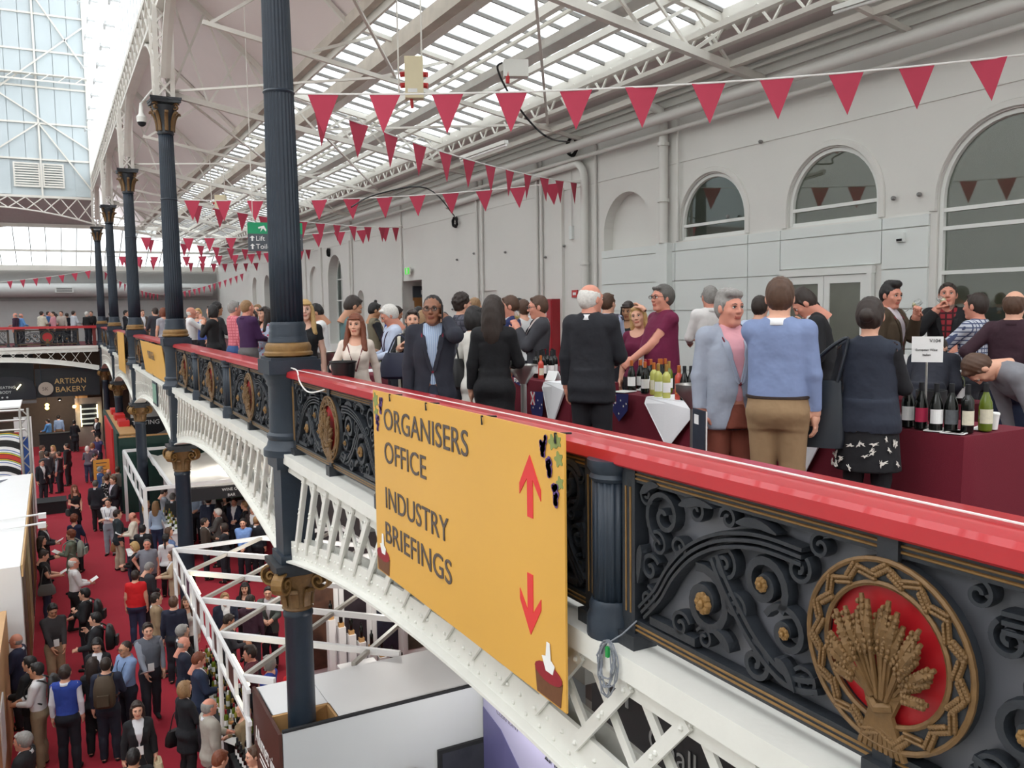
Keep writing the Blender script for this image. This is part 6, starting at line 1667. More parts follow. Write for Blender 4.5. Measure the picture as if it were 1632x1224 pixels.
# spittoons on stands
def spittoon(x, y, lbl, zb=0.97):
    t = thing('spittoon_stand', lbl, 'spittoon', (x,y,0))
    build(MB().lathe([(0.17,0),(0.17,0.02),(0.03,0.04)], 20), 'base', CHROME, t, smooth=True); build(MB().lathe([(0.032,0.03),(0.032,zb-0.2)], 14), 'pole', CHROME, t, smooth=True)
    build(MB().lathe([(0.035,zb-0.2),(0.07,zb-0.15),(0.145,zb-0.06),(0.15,zb),(0.142,zb),(0.13,zb-0.05),(0.03,zb-0.16)], 24, cap=False), 'bowl', CHROME, t, smooth=True)
spittoon(*onx(834,575,4.28)[:2],'steel spittoon bowl on pole in front of the middle table',1.10)
spittoon(*onx(518,545,3.45)[:2],'steel spittoon on pole behind the blonde woman',1.1)
spittoon(*onx(1106,640,4.55)[:2],'steel spittoon on pole beside the blue blazer man',1.05)
# sign holders
t = thing('table_sign', 'printed card on a thin pole stand on the right-hand table', 'sign', (5.42,3.86,ZD)); t.rotation_euler = (0,0,math.radians(-52))
build(MB().tube([(0,0,0),(0,0,0.52)], 0.007, 6), 'pole', CHROME, t); build(MB().lathe([(0.07,0),(0.07,0.01)], 16), 'base', CHROME, t)
build(MB().box(-0.1,0.1,-0.012,-0.004,0.46,0.64), 'card', PAPER, t)
put_text('V104', 0.034, frame((0.012,-0.014,0.6), (1,0,0), (0,0,1)), DARK, t); put_text('European Wine', 0.022, frame((-0.075,-0.014,0.54), (1,0,0), (0,0,1)), DARK, t); put_text('Italian', 0.022, frame((-0.03,-0.014,0.505), (1,0,0), (0,0,1)), DARK, t)
t = thing('table_sign', 'printed card on a stand behind, in front of the quiff-haired man', 'sign', (7.22,5.5,ZT)); t.rotation_euler = (0,0,math.radians(-52))
build(MB().tube([(0,0,0),(0,0,0.3)], 0.007, 6), 'pole', CHROME, t); build(MB().box(-0.12,0.12,-0.012,-0.004,0.27,0.42), 'card', PAPER, t); build(MB().box(-0.09,0.05,-0.015,-0.012,0.31,0.325), 'print', SLATE, t)
# cards, papers, cups on the tables
def card(px, py, lbl, w_=0.10, d_=0.14, z=ZT, lim=(4.9,5.4,5.6,6.75), rz=0.3, tent=False):
    c = onz(px, py, z); c = (cl_(c[0],lim[0],lim[1]), cl_(c[1],lim[2],lim[3]))
    t = thing('paper_card', lbl, 'card', (c[0],c[1],z), rz=rz)
    if tent:
        build(MB().prism([(-0.06,0),(-0.055,0),(0.0,0.10),(-0.005,0.10)], (0,-w_/2,0), (1,0,0), (0,0,1), (0,w_,0)), 'front_leaf', PAPER, t); build(MB().prism([(0.06,0),(0.055,0),(0.0,0.095),(0.004,0.10)], (0,-w_/2,0), (1,0,0), (0,0,1), (0,w_,0)), 'back_leaf', PAPER, t)
    else: build(MB().box(-d_/2,d_/2,-w_/2,w_/2,0,0.006), 'sheet', PAPER, t); build(MB().box(-d_/2+0.02,d_/2-0.02,-w_/2+0.02,w_/2-0.02,0.006,0.007), 'print', mat('print_pale', (214,212,206), 0.7, vary=0.2, scale=80), t)
card(1012,620,'white tented card among the orange-foil bottles',0.12,z=ZA,tent=True); card(882,606,'white tented card at the end of the middle table',0.14,tent=True,z=ZB,lim=(4.7,5.1,7.35,8.4))
card(962,621,'white papers beside the red-capped bottles',0.16,0.2,z=ZA); card(1460,690,'white sheets under the pink-label bottle',0.14,0.2,z=ZD,lim=(5.35,5.85,3.58,4.9)); card(1500,693,'white sheet near the table corner',0.14,0.2,z=ZD,lim=(5.35,5.85,3.58,4.9)); card(1528,696,'cream booklet lying at the near table corner',0.12,0.18,z=ZD,lim=(5.35,5.85,3.56,4.9)); card(1605,688,'white leaflet at the right edge of the right-hand table',0.12,0.2,z=ZD,lim=(5.35,5.85,3.58,4.9))
c = onz(1583,684,ZD); t = thing('paper_cup', 'white paper cup beside the green bottle', 'cup', (cl_(c[0],5.3,5.93),cl_(c[1],3.52,5),ZD)); build(MB().lathe([(0.026,0),(0.037,0.105),(0.034,0.105)], 18), 'cup', PAPER, t, smooth=True); build(MB().lathe([(0.039,0.1),(0.039,0.112),(0.034,0.118)], 18), 'lid', PAPER, t)
t = thing('ice_bucket', 'black wine cooler behind the bottles on the right-hand table', 'bucket', (5.82,4.1,ZD)); build(MB().lathe([(0.09,0),(0.11,0.22),(0.10,0.22),(0.085,0.02)], 20, cap=False), 'bucket', DARK, t, smooth=True); build(MB().lathe([(0.088,0.0),(0.088,0.012)], 20), 'bottom', DARK, t)
t = thing('water_bottle', 'water bottle with blue cap on the floor by the right-hand table', 'bottle', tuple(onz(1596,806,0.28)[:2])+(0,)); build(MB().lathe([(0.033,0),(0.035,0.02),(0.035,0.18),(0.014,0.23),(0.014,0.26)], 14), 'bottle', mat('clear_plastic', (190,200,205), 0.1), t, smooth=True); build(MB().lathe([(0.017,0.25),(0.017,0.285)], 12), 'cap', mat('blue_cap', (40,110,190), 0.4), t)
t = thing('floor_bag', 'black bag on the floor at the right edge behind the handrail', 'bag', (4.9,2.75,0)); build(MB().lathe([(0.16,0.0),(0.2,0.06),(0.2,0.24),(0.12,0.36),(0.02,0.38)], 12), 'bag', mat('bag_black', (24,24,27), 0.6), t, smooth=True); build(MB().tube([(-0.1,0,0.34),(-0.08,0,0.46),(0.08,0,0.46),(0.1,0,0.34)], 0.012, 6), 'handle', MATS['bag_black'], t)
t = thing('cardboard_box', 'small brown box with leaflets on the long left table', 'box', (4.25,10.92,ZT)); build(MB().box(-0.1,0.1,-0.14,0.14,0,0.12), 'box', mat('cardboard', (140,118,76), 0.8), t); 
for i in range(4): build(MB().box(-0.08+i*0.045,-0.06+i*0.045,-0.12,0.12,0.03,0.22), 'leaflet', PAPER, t)
# ================================================================ people on the gallery
def vang(px): return math.degrees(math.atan((px-CXP)/FPX))+28.56
def gal(px, py, d, rel, label, P, **kw):
    p = atd(px, py, d); hgt = min(1.93, max(1.5, p[2]/ (1.0)))
    return person(P, p[0], p[1], 0.0, rel+vang(px), label, height=kw.pop('height', hgt*0.995), **kw)
mp = make_person; HR = 0.0125
GP = {}
GP['phone'] = gal(689,470,7.6,185,'man in navy blazer and glasses holding a phone to his ear', mp('m','hang','ear',top='jacket',h=HR,hyaw=-0.1,curl_l=1.0), skin_k='brown', hair=('crop','black'), top=(36,38,50), shirt=((170,186,206),'stripe',(110,130,170)), bottom=(38,42,58), glasses=True, lanyard=(120,30,50), lapel=True)
GP['cream'] = gal(566,500,9.3,185,'woman with long auburn hair in cream top carrying a black bucket', mp('f',(0.17,0.24,1.13),'swingb',top='top',h=HR,hyaw=-0.15,stride=0.15,hpitch=-0.05), hair=('longfront','auburn'), top=(228,214,202), bottom=(230,222,214), skin_k='light', lanyard=(104,24,34), badge=False)
GP['blonde'] = gal(486,478,11.2,195,'fair-haired woman in black t-shirt right of the nearest column', mp('f','low_front','hang',top='tee',h=HR,hyaw=0.2), hair=('longfront','blond'), top=(28,28,32), bottom=(52,70,110), skin_k='pale')
GP['teal'] = gal(553,472,11,75,'bearded dark-haired man in teal shirt bending his head', mp('m','front','hang',top='polo',h=HR,hpitch=-0.35,lean=0.1), hair=('short','dark'), top=(96,124,126), skin_k='tan')
GP['chef'] = gal(515,484,13,270,'dark-haired man in white chef jacket looking down', mp('m','front','low_front',top='shirt',h=0.016,hpitch=-0.4,lean=0.15), hair=('short','black'), top=(236,236,236), skin_k='tan')
GP['knot'] = gal(597,483,14.6,80,'man with a black topknot and dark waistcoat', mp('m','front','hang',top='vest',h=0.016,hpitch=-0.25), hair=('topknot','black'), top=(120,112,92), shirt=(34,36,42), skin_k='olive')
GP['blueb'] = gal(611,488,15.4,75,'man in royal blue shirt behind the topknot man', mp('m','front','front',top='shirt',h=0.018,lean=0.35,hpitch=-0.1), hair=('short','dark'), top=(50,66,150), skin_k='tan', height=1.78)
GP['whiteh'] = gal(630,486,10.8,255,'white-haired man in pale blue shirt reading', mp('m','paper','paper',top='shirt',h=HR,hpitch=-0.4,lean=0.12), hair=('mop','white'), top=(200,210,232), skin_k='ruddy', lanyard=(60,30,60))
GP['smile'] = gal(657,494,10.0,190,'smiling dark-haired woman with cream and black jacket and navy bag', mp('f','strap','hang',top='jacket',h=HR,hyaw=0.2), hair=('bun','dark'), top=((30,30,32),'stripe',(220,214,196),7.0), shirt=(28,28,32), bottom=(70,96,130), skin_k='light')
GP['brownb'] = gal(674,496,10.9,10,'woman with brown hair seen from behind, beside the phone man', mp('f','front','hang',top='top',h=0.018), hair=('long','sandy'), top=(120,110,104), skin_k='light', height=1.66)
GP['plaid'] = gal(737,470,11.5,70,'curly-haired man in grey plaid shirt', mp('m','front','hang',top='shirt',h=HR), hair=('curly','dark'), top=((92,92,104),'check',(60,60,72),14.0), skin_k='light', lanyard=(120,30,40))
GP['shorth'] = gal(757,474,12.4,20,'man with cropped fair hair in navy jumper, hand on hip', mp('m','hip','hip',top='shirt',h=0.018), hair=('crop','sandy'), top=(44,50,96), skin_k='light')
GP['scarf'] = gal(757,488,8.9,50,'black-haired woman in white cardigan with black shoulder bag', mp('f','front','strap',top='coat',h=HR,open_front=False), hair=('bob','black'), top=(226,222,214), bottom=(26,26,30), skin_k='light', height=1.7)
GP['longb'] = gal(786,471,8.1,12,'woman in long black coat with straight dark hair, back to camera', mp('f','front','hang',top='coat',h=HR,open_front=False,hem=0.45), hair=('long','dark'), top=(22,22,26), bottom=(22,22,26), skin_k='light')
GP['navy'] = gal(812,472,10.6,268,'man in bright navy jacket facing left', mp('m','front','hang',top='jacket',h=HR,hpitch=-0.15), hair=('short','brown'), top=(32,44,92), shirt=(220,222,230), skin_k='ruddy')
GP['whitet'] = gal(833,478,12,330,'man in white t-shirt with red lanyard behind the navy jacket', mp('m','front','front',top='tee',h=0.018), hair=('short','brown'), top=(222,222,222), skin_k='light', lanyard=(150,30,40))
GP['drink'] = gal(857,472,10.0,262,'man in grey suit and glasses sniffing a glass', mp('m','hang',(0.02,0.24,1.40),top='jacket',h=HR,hpitch=-0.1,curl_l=1.0), hair=('short','brown'), top=(62,62,68), shirt=(214,200,196), bottom=(44,44,50), glasses=True, skin_k='ruddy', lapel=True)
GP['drink'].name = 'person'
GP['black'] = gal(942,454,7.6,20,'balding white-haired man in black suit seen from behind', mp('m','front','hang',top='jacket',h=HR,hyaw=-0.5,fat=0.015,open_front=False), hair=('fringe','white'), top=(30,31,38), shirt=(230,230,232), bottom=(26,26,32), skin_k='ruddy', height=1.88)
GP['vestb'] = gal(969,468,11.5,35,'man in dark waistcoat with pale blue sleeves, back turned', mp('m','low_front','hang',top='vest',h=0.016,sleeve=0.62), hair=('short','brown'), top=(64,60,72), shirt=(186,198,226), skin_k='light')
GP['dkw'] = gal(1001,481,12,200,'dark-haired woman in black behind the blonde polo woman', mp('f','front','hang',top='top',h=0.018,hpitch=-0.2), hair=('longfront','dark'), top=(30,30,32), skin_k='olive')
GP['bpolo'] = gal(1017,490,9.9,205,'blonde woman in burgundy polo with hand on her head', mp('f','hang','head',top='polo',h=HR,hroll=0.15,hyaw=0.2), hair=('long','blond'), top=(104,20,58), bottom=(40,34,40), skin_k='light', height=1.68)
GP['gpolo'] = gal(1055,454,9.1,240,'grey curly-haired man in burgundy polo pouring wine', mp('m','hang',(0.02,0.33,1.04),top='polo',h=HR,fat=0.04,hyaw=0.15,curl_l=0.7), hair=('mop','darkgrey'), top=(110,22,62), bottom=(44,40,46), glasses=True, badge=True, skin_k='ruddy', height=1.90)
GP['whites'] = gal(1131,453,11,335,'grey-haired man in white shirt by the cladding, back turned', mp('m','front','front',top='shirt',h=HR), hair=('short','grey'), top=(232,228,226), glasses=True, skin_k='ruddy')
GP['blazer'] = gal(1163,463,6.2,155,'man in pale blue blazer and rust trousers holding a catalogue', mp('m','hang','front',top='jacket',h=0.011,fat=0.022,hyaw=0.25,curl_r=1.0), hair=('swept','grey'), top=(156,163,178), shirt=(222,160,168), bottom=(140,76,60), skin_k='ruddy', lanyard=(110,30,44), lapel=True, height=1.78)
GP['lblue'] = gal(1212,472,9.5,20,'person in pale blue shirt half hidden behind the blue-shirted man', mp('m','front','hang',top='shirt',h=0.018), hair=('short','dark'), top=(190,204,226), skin_k='light')
GP['khaki'] = gal(1243,447,5.75,8,'man in blue shirt and khaki chinos seen from behind', mp('m','hang','touch',top='shirt',h=0.011,fat=0.03,hem=1.0,hyaw=0.15), hair=('short','brown'), top=(126,142,180), bottom=(150,122,90), skin_k='light', collar='shirt', shirt=(240,240,242), lanyard=(90,20,40), height=1.85)
GP['dk2'] = gal(1292,479,8.9,330,'black-haired person mostly hidden beside the black suit', mp('m','drink','hang',top='shirt',h=0.018), hair=('short','black'), top=(40,40,48), skin_k='light')
GP['lean'] = gal(1326,476,8.3,260,'dark-haired man in black suit bending towards the table', mp('m','front','front',top='jacket',h=HR,lean=0.35,hpitch=-0.4), hair=('swept','dark'), top=(26,26,30), shirt=(232,232,234), bottom=(26,26,30), skin_k='ruddy', height=1.86, lapel=True)
GP['bun'] = gal(1388,481,5.75,10,'woman with dark bun, navy quilted waistcoat and bird-print skirt, back turned', mp('f','front','hang2',top='vestj',bottom='skirt',h=0.011,fat=0.035,open_front=False), hair=('bun','dark'), top=(38,44,58), shirt=(24,25,30), bottom=(24,24,28), skin_k='light', height=1.71)
GP['quiff'] = gal(1420,451,9.2,115,'man with dark quiff in brown jacket drinking from a glass', mp('m','hang',(-0.02,0.27,1.43),top='jacket',h=HR,hyaw=-0.3,hpitch=-0.1,curl_l=1.0), hair=('quiff','black'), top=(72,58,42), shirt=(216,206,214), skin_k='ruddy', lapel=True, lanyard=(140,40,60))
GP['beard'] = gal(1511,451,9.5,180,'bearded man in black jacket and red plaid shirt drinking', mp('m',(0.10,0.20,1.48),'front',top='jacket',h=HR,hpitch=0.15,curl_r=1.0), hair=('short','dark'), top=(24,24,28), shirt=((150,40,50),'check',(60,20,26),16.0), skin_k='ruddy', badge=True, lapel=True)
GP['check'] = gal(1556,468,8.5,295,'dark-haired man in blue checked shirt facing the drinkers', mp('m','front','reach',top='shirt',h=HR), hair=('short','dark'), top=((198,202,212),'check',(74,84,116),24.0), skin_k='ruddy')
GP['baldb'] = gal(1618,463,7.4,10,'bald man in dark burgundy shirt at the right edge, hands behind', mp('m','back','hip',top='shirt',h=HR,fat=0.03), hair=('fringe','brown'), top=(54,28,40), bottom=(40,50,74), skin_k='light')
p = onz(1560,690,0.9); GP['bend'] = person(mp('m','reach','reach',top='shirt',h=HR,lean=1.25,hpitch=-0.2,fat=0.02), 7.1, 3.85, 0, 300, 'person in grey bending low over the table at the right', height=1.75, hair=('short','brown'), top=(128,128,134), bottom=(60,60,66), skin_k='light')
GP['low'] = gal(1478,541,7.6,10,'brown-haired person stooping behind the card sign, only the head showing', mp('m','front','front',top='jacket',h=0.018,lean=0.9,hpitch=-0.6), hair=('short','dark'), top=(30,32,44), shirt=(220,220,224), skin_k='light', height=1.6)
for (px, py, d, rel, lb, hr, tp, sk) in ((668,489,13.5,30,'dark-haired head just behind the smiling woman',('short','black'),(60,60,70),'light'),(706,498,12.6,200,'person in black beyond the phone man',('bob','black'),(30,30,34),'olive'),(826,476,13.2,340,'dark-haired person in white beyond the navy jacket',('short','black'),(230,230,232),'light'),(1018,486,13.0,20,'brunette person deep behind the blonde polo woman',('bob','dark'),(60,50,60),'light')):
    gal(px, py, d, rel, lb, variant(sex='m' if hr[0] == 'short' else 'f', rarm='front', larm='hang', top='shirt', h=0.022), hair=hr, top=tp, skin_k=sk)
# second bay and beyond
V = variant
L2 = [(383,475,14.6,55,'balding man in purple shirt and grey trousers reading a paper',dict(sex='m',rarm='paper',larm='paper',top='shirt',h=0.016),dict(hair=('crop','sandy'),top=(60,26,72),bottom=(104,100,100),skin_k='ruddy')),
 (361,481,15.6,70,'grey-haired man in pink checked shirt beside the purple shirt',dict(sex='m',rarm='hang',larm='front',top='shirt',h=0.016),dict(hair=('short','grey'),top=((216,130,140),'check',(190,90,104),20.0),bottom=(60,90,140),skin_k='ruddy')),
 (328,487,17.8,300,'dark-haired woman in black raising both hands',dict(sex='f',rarm='chin',larm='chin',top='top',h=0.016),dict(hair=('bob','black'),top=(30,30,32),bottom=(28,28,32),skin_k='light')),
 (304,490,20.5,90,'bald man in white shirt tasting beside the second column',dict(sex='m',rarm='drink',larm='hang',top='shirt',h=0.018),dict(hair=('bald','white'),top=(230,230,230),bottom=(30,30,34),skin_k='ruddy')),
 (421,490,15.2,240,'dark-haired woman in blue and white blouse holding booklets',dict(sex='f',rarm='front',larm='low_front',top='top',h=0.016),dict(hair=('longfront','dark'),top=((196,206,226),'spots',(190,90,110),14.0),bottom=(214,210,206),skin_k='light')),
 (346,484,19.2,60,'person with big dark curly hair behind the pink shirt',dict(sex='f',rarm='front',larm='hang',top='top',h=0.022),dict(hair=('curly','black'),top=(40,40,44),skin_k='olive')),
 (410,486,20.0,200,'fair-haired man in dark suit beyond the blouse woman',dict(sex='m',rarm='front',larm='hang',top='jacket',h=0.022),dict(hair=('short','sandy'),top=(44,46,56),skin_k='light')),
 (402,495,17.5,200,'dark-haired woman in burgundy behind the blouse woman',dict(sex='f',rarm='front',larm='hang',top='top',h=0.022),dict(hair=('bob','dark'),top=(80,24,36),skin_k='light')),
 (259,491,25.6,340,'curly-haired woman in grey t-shirt, back turned, left of second column',dict(sex='f',rarm='low_front',larm='hang',top='tee',h=0.018),dict(hair=('bob','auburn'),top=(168,168,176),bottom=(70,80,110),skin_k='light')),
 (238,491,27.5,330,'man in dark shirt left of the grey t-shirt woman',dict(sex='m',rarm='front',larm='front',top='shirt',h=0.018),dict(hair=('short','dark'),top=(52,52,60),skin_k='light')),
 (247,487,31,20,'tall dark-haired man behind the grey t-shirt woman',dict(sex='m',rarm='hang',larm='front',top='shirt',h=0.022),dict(hair=('short','black'),top=(60,62,70),skin_k='tan')),
 (226,494,33,150,'brown-haired person beside the third column',dict(sex='m',rarm='front',larm='hang',top='jacket',h=0.022),dict(hair=('short','brown'),top=(90,80,70),skin_k='light')),
 (192,495,38,110,'dark-haired man in black suit between third and fourth columns',dict(sex='m',rarm='front',larm='hang',top='jacket',h=0.022),dict(hair=('short','black'),top=(30,32,40),skin_k='light')),
 (207,496,40,330,'dark-suited person just left of the third column',dict(sex='m',rarm='hang',larm='front',top='jacket',h=0.022),dict(hair=('short','dark'),top=(36,40,56),skin_k='light')),
 (172,498,48,20,'dark-clothed person between the two farthest columns',dict(sex='m',rarm='hang',larm='front',top='jacket',h=0.022),dict(hair=('short','dark'),top=(40,36,36),skin_k='light')),
 (287,493,30,30,'brown-haired person behind the second column, right side',dict(sex='m',rarm='hang',larm='front',top='shirt',h=0.022),dict(hair=('short','brown'),top=(80,60,50),skin_k='light')),
 (315,492,24,200,'fair-haired person behind the raised hands woman',dict(sex='f',rarm='front',larm='hang',top='top',h=0.022),dict(hair=('bob','blond'),top=(70,90,160),skin_k='light')),
 (470,490,19,210,'person in blue just right of the nearest column shaft',dict(sex='m',rarm='front',larm='hang',top='shirt',h=0.022),dict(hair=('short','brown'),top=(120,140,190),skin_k='light'))]
for (px, py, d, rel, lb, vk, kw) in L2:
    p = atd(px, py, d); x = max(p[0], 3.0)
    person(V(**vk), x, p[1], 0, rel+vang(px), lb, height=min(1.88, max(1.55, p[2])), **kw)
# far end gallery crowd
FE = [(24,499,300,'bald','ruddy',(60,40,60),'bald person in dark purple on the far left of the end gallery'),(33,500,60,'bald','ruddy',(110,160,220),'bald man in sky blue shirt on the end gallery'),(66,493,40,'short','light',(214,208,190),'dark-haired man in cream shirt on the end gallery'),
      (77,496,100,'crop','ruddy',(70,110,160),'man in mid blue shirt on the end gallery'),(84,497,250,'short','light',(200,140,150),'person in pink on the end gallery'),(89,500,20,'bob','light',(30,30,34),'woman in black at the centre of the end gallery'),(97,494,200,'short','light',(190,180,170),'pale-haired person behind others on the end gallery'),
      (106,499,330,'short','tan',(30,34,44),'man in dark navy on the end gallery'),(117,494,60,'short','light',(200,206,214),'tall man in white shirt right of centre on the end gallery'),(138,497,40,'short','pale',(30,30,32),'white-haired waiter in black on the end gallery'),(145,496,200,'short','light',(24,24,26),'person in black next to the waiter on the end gallery'),(70,503,150,'bob','light',(220,200,160),'short person in pale yellow on the end gallery')]
for (px, py, rel, hr, sk, tp, lb) in FE:
    p = ony(px, py, YE+1.6+0.5*((px*7) % 3)); f_ = hr == 'bob'
    person(V(sex='f' if f_ else 'm', rarm='front', larm='hang', top='top' if f_ else 'shirt', h=0.022), p[0], p[1], 0, rel, lb, height=min(1.88, max(1.55, p[2])), hair=(hr, 'white' if 'white-haired' in lb else 'dark' if hr != 'bald' else 'grey'), top=tp, skin_k=sk, group='people on the far end gallery')
# belt on the man in chinos
_bp = []
for a in np.linspace(0, 2*PI, 41)[:-1]:
    _e = lambda v: math.copysign(abs(v)**0.87, v)
    _bp.append((0.196*_e(math.cos(a)), 0.02+0.164*_e(math.sin(a)), 1.0))
build(MB().tube(_bp, 0.013, 6, closed=True), 'belt', mat('belt_leather', (50,36,30), 0.5), GP['khaki'])
# ---- things they carry
def wglass(c, lbl, wine=(230,210,130), tilt=(0,0,0), sc=1.0):
    t = thing('wine_glass', lbl, 'glass', tuple(c)); t.rotation_euler = tilt; t.scale = (sc,)*3
    gm = glassy('drinking_glass', (236,240,240), 0.9, 0.02, 0.18)
    build(MB().lathe([(0.034,-0.10),(0.034,-0.097),(0.004,-0.093),(0.004,-0.01)], 16), 'foot', gm, t, smooth=True)
    build(MB().lathe([(0.004,-0.01),(0.028,0.012),(0.038,0.045),(0.036,0.075),(0.030,0.10)], 18, cap=False), 'bowl', gm, t, smooth=True)
    build(MB().lathe([(0.006,0.0),(0.027,0.014),(0.035,0.035),(0.035,0.038)], 16), 'wine', mat('wine_%d' % wine[0], wine, 0.1), t, smooth=True)
HND = lambda k, s, P_: None
def hand_of(pr, target):
    return world_pt(pr, target)
wglass(world_pt(GP['drink'], (0.03,0.235,1.50)), 'wine glass raised to the nose of the grey-suited man', (220,200,120))
wglass(world_pt(GP['quiff'], (0.06,0.25,1.52)), 'wine glass tipped at the mouth of the quiff-haired man', (230,220,170), (0.9,0,0.5))
wglass(world_pt(GP['beard'], (0.02,0.20,1.56)), 'wine glass tipped at the mouth of the bearded man', (230,220,170), (-1.0,0,0))
wglass(world_pt(GP['beard'], (-0.12,0.36,1.17)), 'glass of amber wine held by the bearded man', (200,130,60))
c = world_pt(GP['cream'], (0.12,0.36,1.12)); t = thing('bucket', 'black plastic bucket held by the woman in cream', 'bucket', tuple(c)); BKT = mat('black_plastic', (26,26,28), 0.35)
build(MB().lathe([(0.10,-0.16),(0.135,0.08),(0.145,0.085),(0.145,0.1),(0.13,0.1),(0.095,-0.15)], 24, cap=False), 'pail', BKT, t, smooth=True); build(MB().lathe([(0.098,-0.155),(0.098,-0.145)], 24), 'bottom', BKT, t)
c = world_pt(GP['phone'], (-0.09,0.06,1.60)); t = thing('phone', 'dark mobile phone held to the ear of the navy blazer man', 'phone', tuple(c), rz=GP['phone'].rotation_euler[2]); build(MB().box(-0.006,0.006,-0.035,0.035,-0.07,0.07), 'body', DARK, t); build(MB().box(-0.008,-0.006,-0.03,0.03,-0.06,0.06), 'screen', mat('phone_glass', (20,22,26), 0.05), t)
c = world_pt(GP['blazer'], (0.25,0.09,0.76)); t = thing('catalogue', 'dark catalogue held low by the pale blue blazer man', 'book', tuple(c), rz=GP['blazer'].rotation_euler[2]); build(MB().box(0.012,0.02,-0.11,0.11,-0.14,0.16), 'cover', mat('catalogue_cover', (52,58,70), 0.4, vary=0.4, scale=12), t); build(MB().box(0.0,0.012,-0.105,0.108,-0.135,0.155), 'pages', PAPER, t); build(MB().box(0.02,0.021,-0.08,0.0,0.05,0.12), 'print', PAPER, t)
c = world_pt(GP['blazer'], (-0.2,0.26,1.08)); t = thing('catalogue', 'pink-backed catalogue between blazer man and blue-shirted man', 'book', tuple(c), rz=GP['blazer'].rotation_euler[2]); build(MB().box(-0.1,0.1,-0.012,0.012,-0.15,0.13), 'cover', mat('catalogue_pink', (170,110,116), 0.5, vary=0.2), t); build(MB().box(-0.095,0.104,-0.009,0.009,-0.145,0.125), 'pages', PAPER, t)
BAGM = mat('bag_leather', (38,44,52), 0.4, vary=0.1)
c = world_pt(GP['bun'], (-0.33,-0.10,1.02)); t = thing('tote_bag', 'dark leather tote bag on the shoulder of the bird-skirt woman', 'bag', tuple(c), rz=GP['bun'].rotation_euler[2])
vs = []; fs = []; prof = [(-0.30,0.19,0.09),(-0.24,0.205,0.085),(0.0,0.18,0.05),(0.16,0.165,0.02)]
for (z, a, b) in prof:
    for q in range(20):
        an = 2*PI*q/20; e = 0.5; vs.append((a*abs(math.cos(an))**e*np.sign(math.cos(an)), b*abs(math.sin(an))**e*np.sign(math.sin(an)), z))
for i in range(3):
    for q in range(20): fs.append((i*20+q, i*20+(q+1)%20, (i+1)*20+(q+1)%20, (i+1)*20+q))
fs.append(tuple(range(20)))
m = MB(); m.add(vs, fs); build(m, 'bag_body', BAGM, t, smooth=True)
for s in (-1,1): build(MB().tube(smooth_curve([(-0.1,s*0.02,0.15),(0.02,s*0.03,0.32),(0.16,s*0.02,0.44),(0.2,s*0.01,0.42),(0.14,s*0.02,0.15)], 4), 0.011, 6), 'strap', BAGM, t)
# white birds on the skirt
BIRD = mat('bird_white', (226,222,214), 0.8, vary=0)
rb = random.Random(31)
bd = [(0.0,0.0),(0.02,0.012),(0.045,0.022),(0.022,0.0),(0.05,-0.004),(0.018,-0.010),(0.0,-0.03),(-0.012,-0.012),(-0.04,-0.012),(-0.014,0.004)]
for i in range(26):
    a = rb.uniform(-2.7,-0.45); z = rb.uniform(0.585,0.80); s_ = rb.uniform(0.5,0.72); ro = rb.uniform(0,2*PI)
    tt = (1.05-z)/(1.05-0.56); A = (0.165+(0.245-0.165)*tt); B = (0.125+(0.21-0.125)*tt)
    cx_, cy_ = A*math.cos(a)*0.995, B*math.sin(a)*0.995; n_ = _n(np.array([math.cos(a)/A, math.sin(a)/B, 0])); tg = np.array([-n_[1],n_[0],0])
    build(MB().prism([(p_[0]*s_*math.cos(ro)-p_[1]*s_*math.sin(ro), p_[0]*s_*math.sin(ro)+p_[1]*s_*math.cos(ro)) for p_ in bd], np.array([cx_,cy_,z])+n_*0.004, tg, (0,0,1), n_*0.006), 'bird_print', BIRD, GP['bun'])
# vest quilting is in the fabric relief; bags of the standing women
def handbag(c, rz, lbl, m_, a=0.2, b=0.08, h_=0.26, strap=0.3, name='handbag'):
    t = thing(name, lbl, 'bag', tuple(c), rz=rz); vs = []; fs = []
    for (z, k) in ((0,0.8),(0.03,1.0),(h_*0.6,0.95),(h_,0.7)):
        for q in range(16):
            an = 2*PI*q/16; vs.append((a*k*abs(math.cos(an))**0.6*np.sign(math.cos(an)), b*k*abs(math.sin(an))**0.6*np.sign(math.sin(an)), z))
    for i in range(3):
        for q in range(16): fs.append((i*16+q, i*16+(q+1)%16, (i+1)*16+(q+1)%16, (i+1)*16+q))
    fs.append(tuple(range(16))); fs.append(tuple(48+q for q in range(16)))
    m = MB(); m.add(vs, fs); build(m, 'bag_body', m_, t, smooth=True)
    if strap: build(MB().tube(smooth_curve([(-a*0.6,0,h_*0.95),(-a*0.2,0,h_+strap),(a*0.2,0,h_+strap),(a*0.6,0,h_*0.95)], 5), 0.01, 6), 'strap', m_, t)
NAVYB = mat('bag_navy', (34,38,62), 0.5); BLKB = mat('bag_black2', (26,26,28), 0.45)
g = GP['smile']; handbag(world_pt(g,(0.12,0.24,0.93)), g.rotation_euler[2], 'large soft navy bag carried in front by the smiling woman', NAVYB, 0.24, 0.12, 0.3, 0.18)
g = GP['scarf']; handbag(world_pt(g,(-0.26,-0.12,0.86)), g.rotation_euler[2], 'black leather bag on the back of the white cardigan woman', BLKB, 0.18, 0.1, 0.32, 0.25)
c = world_pt(L2 and PEOPLE[0], (0,0,0)); 
